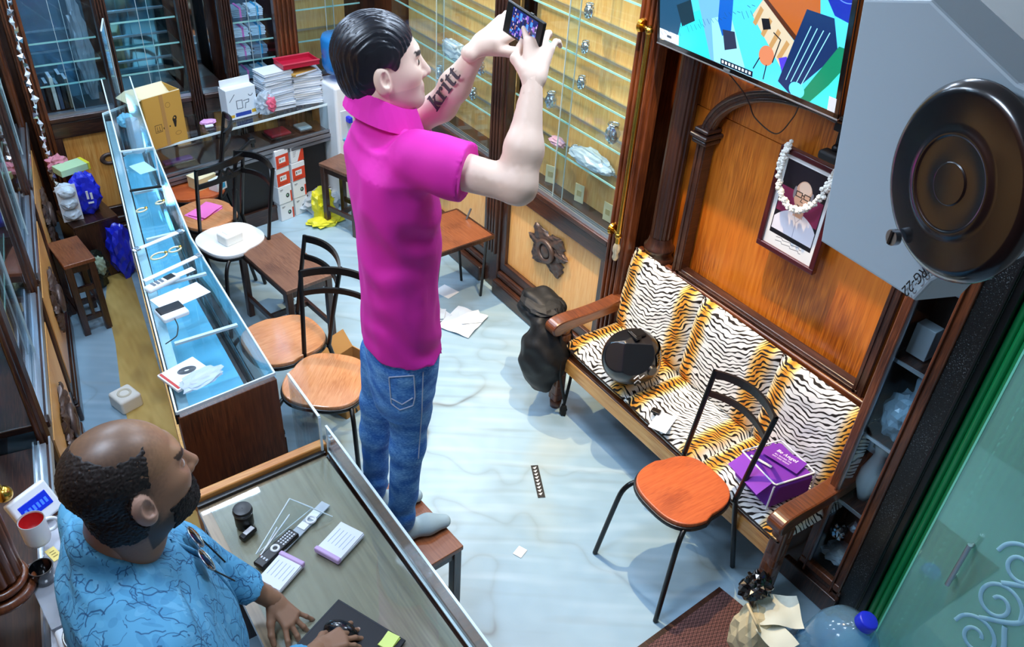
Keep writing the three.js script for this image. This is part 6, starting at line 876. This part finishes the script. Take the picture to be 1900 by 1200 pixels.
  const pink = phy(0xe023a8, 0.75, { sheen: 0.5, sheenColor: hex(0xff70d8), sheenRoughness: 0.5 });
  const sg = mesh('polo_shirt', loc(uvc(nets(shirt, [0.72, hemY - 0.05, -2.25], [1.3, 2.1, -1.35], 0.0085))), pink, t);
  { const ring = []; for (let i = 0; i <= 22; i++) { const a = 0.35 + i / 22 * 5.58; const p = nkc.clone().add(fwd.clone().multiplyScalar(Math.cos(a) * 0.083 - 0.012)).add(rt.clone().multiplyScalar(Math.sin(a) * 0.078)); p.y += 0.012 - Math.cos(a) * 0.035; ring.push(p); }
    const pos = [], idx = []; ring.forEach((p, i) => { const o = p.clone().sub(nkc); o.y = 0; o.normalize(); const ends = Math.min(i, 22 - i); const dr = ends < 3 ? 0.05 : 0.035; for (const [h, r] of [[0.02, -0.012], [0.026, -0.004], [-dr, 0.022], [-dr, 0.014]]) pos.push(p.x + o.x * r, p.y + h, p.z + o.z * r); });
    for (let i = 0; i < 22; i++) for (let q = 0; q < 4; q++) { const a = i * 4 + q, b = i * 4 + (q + 1) % 4; idx.push(a, a + 4, b, b, a + 4, b + 4); } for (const e of [0, 22]) idx.push(e * 4, e * 4 + 1, e * 4 + 2, e * 4, e * 4 + 2, e * 4 + 3);
    let g = new THREE.BufferGeometry(); g.setAttribute('position', new THREE.Float32BufferAttribute(pos, 3)); g.setIndex(idx); g = g.toNonIndexed(); g.computeVertexNormals(); mesh('collar', loc(g), pink, sg); }
  // jeans
  const hips = loft([[[0.94, 1.389, -1.795], 0.1, 0.16], [[0.939, 1.288, -1.796], 0.104, 0.165], [[0.937, 1.161, -1.797], 0.1, 0.158], [[0.933, 1.083, -1.8], 0.084, 0.14]], fwd);
  const jl = [cap(hipR, mid(hipR, knR, 0.6), 0.083, 0.064), cap(mid(hipR, knR, 0.6), knR, 0.064, 0.055), cap(knR, anR, 0.053, 0.047), cap(hipL, mid(hipL, knL, 0.6), 0.08, 0.06), cap(mid(hipL, knL, 0.6), knL, 0.06, 0.05), cap(knL, anL, 0.05, 0.043)], aR = sleeveClip(knR, anR), aL = sleeveClip(knL, anL);
  const jeans = (x, y, z) => { let d = hips(x, y, z); let a = sm(jl[0](x, y, z), jl[1](x, y, z), 0.03); a = sm(a, jl[2](x, y, z), 0.03); let b = sm(jl[3](x, y, z), jl[4](x, y, z), 0.03); b = sm(b, jl[5](x, y, z), 0.03); a = Math.max(a, aR(x, y, z) - 0.005); b = Math.max(b, aL(x, y, z) - 0.005); d = sm(d, Math.min(a, b), 0.016);
    const low = Math.max(0, 1 - (y - 0.5) / 0.5); d += (0.0012 + 0.0045 * low) * Math.sin(y * (70 + 50 * low) + 4 * nz(x * 12, y * 8, z * 12) + x * 24) * (0.3 + Math.abs(nz(x * 7, y * 7, z * 7)) * 1.8); d = Math.max(d, y - hemY - 0.05); return d; };
  const denT = dataTex(512, 512, (u, v) => { const w = Math.sin((u * 1 + v) * 1600) * 8, n = pn(u, v, 7, 14, 3), f = pn(u, v, 60, 90, 4); return mixc([44, 108, 190], [150, 204, 244], Math.max(0, Math.min(1, 0.32 + n * 0.7 + f * 0.6))).map(c => c + w); }, [2.2, 2.2]);
  const jm = std(0xffffff, 0.8, { map: denT });
  const jg = mesh('jeans', loc(uvc(nets(jeans, [0.75, 0.46, -2.2], [1.15, hemY + 0.08, -1.6], 0.0075))), jm, t);
  { const st = std(0xb9c4d8, 0.7), off = (px, py, dd) => 0; const cam = V(0, 2.85, 0), toS = p => { const d = p.clone().sub(cam).normalize(), o = cam.clone().add(d.clone().multiplyScalar(p.distanceTo(cam) - 0.35)); for (let i = 0; i < 60; i++) o.add(d.clone().multiplyScalar(Math.max(0.0008, jeans(o.x, o.y, o.z) * 0.6) * (jeans(o.x, o.y, o.z) > 0.001 ? 1 : 0))); return o; };
    const q = [[0.862, 1.242, -1.729], [0.905, 1.282, -1.656], [0.907, 1.203, -1.654], [0.904, 1.163, -1.662], [0.878, 1.13, -1.697], [0.865, 1.14, -1.726]].map(p => V(...p)); const trace = (pts, closed) => { const c = new THREE.CatmullRomCurve3(pts, closed, 'catmullrom', 0.05), o = []; for (let i = 0; i <= 48; i++) o.push(toS(c.getPoint(i / 48))); return tube(o, 0.0022, 140, 5, false, 0.3); };
    const seam = [[0.943, 1.272, -1.668], [0.939, 1.123, -1.67], [0.929, 0.914, -1.678]].map(p => V(...p));
    mesh('pocket_stitching', loc(mergeGeometries([clean(trace([...q, q[0]], false)), clean(trace([q[5].clone().add(V(0, 0.02, 0)), mid(q[5], q[3], 0.5), q[3].clone().add(V(0, 0.03, 0))], false))])), st, jg); mesh('side_seam', loc(trace(seam, false)), st, jg); }
  // socks
  const toe = fwd.clone().multiplyScalar(0.135), ft = (an, dir, len) => { const b = an.clone(); b.y = 0.485; const tip = b.clone().add(dir.clone().multiplyScalar(len)); tip.y = 0.475; const heel = b.clone().add(dir.clone().multiplyScalar(-0.045)); heel.y = 0.48; const bl = b.clone().add(dir.clone().multiplyScalar(len * 0.6)); bl.y = 0.482; const top = an.clone(); top.y += 0.06;
    const c = [cap(top, b, 0.038, 0.036), cap(heel, bl, 0.032, 0.036), cap(bl, tip, 0.037, 0.026)]; return (x, y, z) => { let d = sm(c[0](x, y, z), c[1](x, y, z), 0.03); d = sm(d, c[2](x, y, z), 0.02); return Math.max(d, 0.4515 - y); }; };
  const sockM = std(0xa8c2cc, 0.9);
  for (const [an, dir] of [[anR.clone().add(fwd.clone().multiplyScalar(0.012)), fwd.clone().add(V(0.02, 0, -0.1)).normalize()], [anL, fwd]]) { const lo = an.clone().add(V(-0.25, 0, -0.25)), hi = an.clone().add(V(0.28, 0, 0.25)); const s = mesh('sock', loc(nets(ft(an, dir, 0.15), [lo.x, 0.44, lo.z], [hi.x, an.y + 0.1, hi.z], 0.006)), sockM, t);
    if (an.x > anL.x + 0.01) mesh('sock_print', loc(tube([[-0.016, 0.014, 0.012], [0, 0.018, 0.012], [0.014, 0.014, 0.012]].map(p => an.clone().setY(0.485).add(dir.clone().multiplyScalar(0.125 + 0.003)).add(V(p[0] * rt.x, p[1], p[0] * rt.z))), 0.0028, 14, 5)), std(0x3a4650, 0.8), s); }
  // forearm tattoo lettering
  { const font = await new FontLoader().loadAsync('fonts/droid/droid_serif_bold.typeface.json'), tg = new TextGeometry('kritt', { font, size: 0.04, depth: 0.002 }); tg.computeBoundingBox(); tg.translate(-tg.boundingBox.max.x / 2, -0.012, 0);
    const ax = wrL.clone().sub(elL).normalize(), p = tg.attributes.position; const nrm = toCam.clone().sub(ax.clone().multiplyScalar(toCam.dot(ax))).normalize(), vv = nrm.clone().cross(ax), base = mid(elL, wrL, 0.34), r = 0.0445;
    for (let i = 0; i < p.count; i++) { const a = p.getY(i) / r, rad = r + p.getZ(i) - p.getX(i) * 0.05; const q = base.clone().add(ax.clone().multiplyScalar(p.getX(i))).add(nrm.clone().multiplyScalar(Math.cos(a) * rad)).add(vv.clone().multiplyScalar(Math.sin(a) * rad)); p.setXYZ(i, q.x, q.y, q.z); } tg.computeVertexNormals(); mesh('tattoo', loc(tg), std(0x4a4448, 0.7), t); }
  // phone
  const pc = W(1.187, 2.257, -1.609), pl = rightDir.clone().multiplyScalar(0.075).add(V(0.602, 0, -0.799).multiplyScalar(-0.1)).add(V(0, -0.012, 0)).normalize(), ph = thing('smartphone', 'black smartphone held sideways in both hands of the man in pink', 'phone', [pc.x, pc.y, pc.z]);
  const nP = pl.clone().cross(V(0.1, 1, 0)).normalize(); if (nP.dot(fwd) > 0) nP.negate(); const uP = nP.clone().cross(pl).normalize(); ph.quaternion.setFromRotationMatrix(new THREE.Matrix4().makeBasis(pl, uP, nP));
  mesh('case', rb(0.15, 0.076, 0.009, 0, 0, 0, 0.004), M.black, ph);
  const pt = canvasTex(256, 128, c => { c.fillStyle = '#1c2a70'; c.fillRect(0, 0, 256, 128); for (let i = 0; i < 70; i++) { c.fillStyle = ['#3a56c8', '#8a60c0', '#c8b8e0', '#20264a', '#a86a58', '#4a90e0'][i % 6]; c.fillRect((i * 67) % 256, (i * 41) % 128, 10 + (i * 13) % 26, 6 + (i * 7) % 30); } });
  mesh('screen', faceQuad(0.1, 0.062, 0.004, 0, 0.0052), std(0x101010, 0.1, { emissive: hex(0xffffff), emissiveMap: pt, emissiveIntensity: 0.6 }), ph);
  mesh('side_key', bx(0.012, 0.003, 0.004, 0.02, 0.0385, 0), M.steel, ph);
}
// ---- the man in blue behind the desk
{
  const fwd = V(0.99, 0, 0.1).normalize(), rt = V(-fwd.z, 0, fwd.x), t = thing('person', 'man with cropped hair, beard and a pale blue patterned shirt behind the desk', 'person', [0.03, 0, -1.29]), O = V(0.03, 0, -1.29), loc = g => g.translate(-O.x, -O.y, -O.z);
  const hc = V(0.09, 1.625, -1.3), s = 1.06, skin = [0.36, 0.19, 0.11];
  const shR = V(0.03, 1.365, -1.1), shL = V(0.03, 1.35, -1.5), elR = V(0.17, 1.06, -1.06), elL = V(0.2, 1.04, -1.56), wrR = V(0.398, 0.825, -1.282), wrL = V(0.36, 0.835, -1.482), tipR = V(0.495, 0.805, -1.292), tipL = V(0.39, 0.79, -1.399);
  const secs = [[[0.02, 1.455, -1.3], 0.07, 0.13], [[0.025, 1.41, -1.3], 0.105, 0.2], [[0.04, 1.32, -1.3], 0.14, 0.215], [[0.07, 1.18, -1.3], 0.155, 0.21], [[0.07, 1.05, -1.3], 0.16, 0.2], [[0.03, 0.9, -1.3], 0.14, 0.19]];
  const torso = loft(secs, fwd), nk = cap(V(0.02, 1.4, -1.3), hc.clone().add(V(-0.03, -0.06, 0)), 0.066, 0.062);
  const arms = [cap(shR, elR, 0.055, 0.044), cap(elR, wrR, 0.042, 0.027), cap(shL, elL, 0.055, 0.044), cap(elL, wrL, 0.042, 0.027)], legs = [cap(V(0.02, 0.9, -1.2), V(0.02, 0.08, -1.19), 0.085, 0.05), cap(V(0.02, 0.9, -1.39), V(0.0, 0.08, -1.4), 0.085, 0.05), cap(V(0.01, 0.05, -1.19), V(0.16, 0.035, -1.17), 0.045, 0.035), cap(V(-0.01, 0.05, -1.4), V(0.14, 0.035, -1.41), 0.045, 0.035)];
  const body = (x, y, z) => { let d = torso(x, y, z) + 0.012; for (const a of arms) d = sm(d, a(x, y, z), 0.025); d = sm(d, nk(x, y, z), 0.03); for (const l of legs) d = sm(d, l(x, y, z), 0.03); return Math.max(d, 0.003 - y); };
  const gb = colored(nets(body, [-0.2, -0.02, -1.75], [0.6, 1.62, -0.9], 0.014), () => skin);
  const HM = frame(hc, V(0.985, 0.08, -0.16), V(0, 1, -0.1), s), hf = headField();
  const top = [0.34, 0.18, 0.095], stub = [0.035, 0.022, 0.018];
  const headCol = (x, y, z) => {
    const n = nz(x * 190, y * 190, z * 190) * 0.3 + nz(x * 30, y * 30, z * 30) * 0.15;
    const hairline = -(x * 0.78 - y * 0.4 - 0.032) * 14 + n * 0.8; let h = Math.min(1, Math.max(0, hairline)); const crown = Math.min(1, Math.max(0, (y - 0.07) * 18 + n)); h *= 1 - 0.35 * crown; if (y < -0.075 && x < -0.02) h *= 0.4;
    const beard = Math.min(1, Math.max(0, (-(y + 0.05 - (x - 0.02) * 0.1)) * 60 + n)) * (x > -0.02 && y > -0.13 ? 1 : 0) * (x > 0.075 && y > -0.085 && Math.abs(z) < 0.02 && y < -0.058 ? 0.15 : 1);
    const side = 0.9 * Math.min(1, Math.max(0, (0.022 + n * 0.012 - x) * 60)) * Math.min(1, Math.max(0, (y + 0.1) * 30 + n)) * (y < 0.045 ? 1 : 0); const ear = Math.abs(z) > 0.079 && x > -0.04 && x < 0.025 && y < 0.03 && y > -0.055;
    const brow = x > 0.06 && Math.abs(y - 0.028) < 0.006 && Math.abs(z) > 0.01 && Math.abs(z) < 0.05 ? 0.9 : 0; let k = ear ? 0 : Math.max(h * 0.93, beard * 0.9, side, brow); const lips = x > 0.09 && y < -0.058 && y > -0.08 && Math.abs(z) < 0.022; const base = lips ? [0.3, 0.12, 0.1] : ear ? [0.5, 0.3, 0.22] : y > 0.03 ? top : skin; return mixc(base, stub, k);
  };
  const gh = colored(nets(hf, [-0.13, -0.19, -0.11], [0.14, 0.14, 0.11], 0.0032), headCol).applyMatrix4(HM);
  const HR = frame(wrR, tipR.clone().sub(wrR), V(0, 1, 0), 0.9), HL = frame(wrL, tipL.clone().sub(wrL), V(0, 1, 0), 0.88);
  const dk = [0.32, 0.17, 0.1], nail = (x, y, z) => (x > 0.155 && y > -0.045 ? [0.62, 0.42, 0.34] : dk);
  const ghr = colored(nets(handField(-1, [0.28, 0.3, 0.32, 0.36], [0.3, 0.4]), [-0.09, -0.11, -0.1], [0.2, 0.05, 0.06], 0.0035), nail).applyMatrix4(HR), ghl = colored(nets(handField(1, [0.18, 0.2, 0.26, 0.3], [0.6, 0.2], 0.09), [-0.09, -0.11, -0.07], [0.2, 0.05, 0.11], 0.0035), nail).applyMatrix4(HL);
  mesh('body', loc(joinBody([gb, gh, ghr, ghl])), phy(0xffffff, 0.42, { vertexColors: true }), t);
  for (const k of [-1, 1]) mesh('eye', loc(new THREE.SphereGeometry(0.0116, 16, 12).translate(0.081, 0.001, k * 0.031).applyMatrix4(HM)), std(0xd8d0c8, 0.25), t);
  // short beard and moustache as their own growth
  const bd = (x, y, z) => { let d = hf(x, y, z) - 0.0016 - 0.0022 * nz(x * 300, y * 300, z * 300); d = Math.max(d, y + 0.052 - (x - 0.02) * 0.12 + 0.008 * nz(x * 90, y * 90, z * 90)); d = Math.max(d, -(x - 0.03) + 0.01 * nz(x * 80, y * 80, z * 80)); d = Math.max(d, -(y + 0.128)); d = Math.max(d, -ell([0.1, -0.069, 0], [0.022, 0.011, 0.024])(x, y, z)); d = Math.max(d, -cap(V(0.1, -0.04, -0.013), V(0.11, -0.035, 0.013), 0.017, 0.017)(x, y, z)); return d; };
  mesh('beard', loc(nets(bd, [0.0, -0.14, -0.09], [0.13, -0.02, 0.09], 0.003).applyMatrix4(HM)), std(0x0e0a08, 0.75), t);
  // cropped hair on the back and sides
  const bh = (x, y, z) => { const q = nz(x * 70, y * 70, z * 70); let d = hf(x, y, z) - 0.0007 - 0.0022 * nz(x * 330, y * 330, z * 330) - 0.001 * nz(x * 150, y * 150, z * 150); d = Math.max(d, x * 0.8 - y * 0.25 - 0.006 + 0.004 * q); d = Math.max(d, y - 0.088 - 0.55 * Math.max(0, -x - 0.02) + 0.005 * q); d = Math.max(d, -(y + 0.088) + 0.006 * q); d = Math.max(d, -ell([-0.004, -0.014, Math.sign(z) * 0.082], [0.027, 0.042, 0.022])(x, y, z)); return d; };
  mesh('hair', loc(nets(bh, [-0.13, -0.11, -0.1], [0.07, 0.14, 0.1], 0.003).applyMatrix4(HM)), std(0x1a110d, 0.6), t);
  // shirt
  const cuffR = mid(elR, wrR, 0.72), cuffL = mid(elL, wrL, 0.72), cR = sleeveClip(elR, cuffR), cL = sleeveClip(elL, cuffL), sl = [cap(shR, elR, 0.082, 0.064), cap(elR, cuffR, 0.062, 0.05), cap(shL, elL, 0.082, 0.064), cap(elL, cuffL, 0.062, 0.05)];
  const nkc = V(0.03, 1.465, -1.3), col = cap(nkc.clone().add(V(0, -0.06, 0)), nkc.clone().add(V(0.0, 0.03, 0)), 0.1, 0.078);
  const shirt = (x, y, z) => { let d = torso(x, y, z) - 0.004; let a = sm(sl[0](x, y, z), Math.max(sl[1](x, y, z), cR(x, y, z)), 0.03), b = sm(sl[2](x, y, z), Math.max(sl[3](x, y, z), cL(x, y, z)), 0.03); d = sm(d, a, 0.05); d = sm(d, b, 0.05); d = sm(d, col(x, y, z), 0.03);
    d += 0.005 * Math.sin((y + z * 0.7 + x * 0.5) * 52 + 6 * nz(x * 5, y * 5, z * 5)) * Math.max(0, nz(x * 5, y * 4, z * 5) + 0.2) * 1.8 + 0.008 * nz(x * 10, y * 7, z * 10); d = Math.max(d, (y - nkc.y) - 0.03 + (x - nkc.x) * 0.75); d = Math.max(d, 0.84 - y); return d; };
  const shT = canvasTex(1024, 1024, (c, w, h) => { c.fillStyle = '#58a4cc'; c.fillRect(0, 0, w, h); let q = 5; const R = () => { q = (q * 1664525 + 1013904223) >>> 0; return q / 4294967296; }; for (let i = 0; i < 500; i++) { c.fillStyle = ['#6cb6da', '#4890bc', '#84c4e2', '#3a7ea8'][i % 4]; c.globalAlpha = 0.35; c.beginPath(); c.ellipse(R() * w, R() * h, 8 + R() * 40, 4 + R() * 16, R() * 3, 0, 6.3); c.fill(); } c.globalAlpha = 0.8; c.strokeStyle = '#1f4f78'; for (let i = 0; i < 380; i++) { let x = R() * w, y = R() * h, a = R() * 6.3; c.lineWidth = 1 + R() * 4.5; c.beginPath(); c.moveTo(x, y); for (let k = 0; k < 9; k++) { a += (R() - 0.5) * 1.8; x += Math.cos(a) * 12; y += Math.sin(a) * 12; c.lineTo(x, y); } c.stroke(); } }, [1.9, 1.9]);
  const smt = std(0xffffff, 0.8, { map: shT });
  const sg = mesh('shirt', loc(uvc(nets(shirt, [-0.24, 0.8, -1.75], [0.6, 1.58, -0.9], 0.0095))), smt, t);
  mesh('placket', loc(tube([[0.13, 1.42, -1.3], [0.18, 1.34, -1.3], [0.226, 1.18, -1.3], [0.234, 1.06, -1.3]], 0.005, 30, 6)), smt, sg);
  const tr = (x, y, z) => { let d = Math.min(legs[0](x, y, z), legs[1](x, y, z)) - 0.014; d = sm(d, loft([[[0.03, 0.95, -1.3], 0.12, 0.175], [[0.01, 0.8, -1.3], 0.11, 0.17]], fwd)(x, y, z), 0.05); return Math.max(d, y - 0.93, 0.07 - y); };
  mesh('trousers', loc(nets(tr, [-0.2, 0.05, -1.6], [0.3, 0.96, -1.0], 0.014)), std(0x20242e, 0.85), t);
  for (const z of [-1.19, -1.405]) mesh('shoe', loc(nets((x, y, zz) => Math.max(cap(V(0.0, 0.045, z), V(0.15, 0.035, z), 0.055, 0.042)(x, y, zz), 0.004 - y), [-0.08, -0.01, z - 0.1], [0.26, 0.12, z + 0.1], 0.009)), M.blackM, t);
  // sunglasses hung at the collar
  const gpos = V(0.185, 1.36, -1.3), g = thing('sunglasses', 'dark sunglasses hung from the collar of the man in blue', 'sunglasses', [gpos.x, gpos.y, gpos.z], Math.PI / 2); g.rotation.set(-0.5, Math.PI / 2, 0, 'YXZ');
  for (const k of [-1, 1]) { const lens = new THREE.SphereGeometry(0.03, 24, 12); lens.scale(1, 0.8, 0.16); mesh('lens', lens.translate(k * 0.036, 0, 0), phy(0x060c08, 0.05, { clearcoat: 1 }), g); const r = new THREE.TorusGeometry(0.029, 0.0018, 6, 30); r.scale(1, 0.82, 1); mesh('rim', r.translate(k * 0.036, 0, 0), M.steel, g); mesh('temple', rod([k * 0.064, 0.01, 0], [k * 0.03, -0.12, -0.012], 0.002), M.black, g); }
  mesh('bridge', tube([[-0.01, 0.008, 0.001], [0, 0.014, 0.003], [0.01, 0.008, 0.001]], 0.0016, 10, 6), M.steel, g);
}
renderer.render(scene, camera);
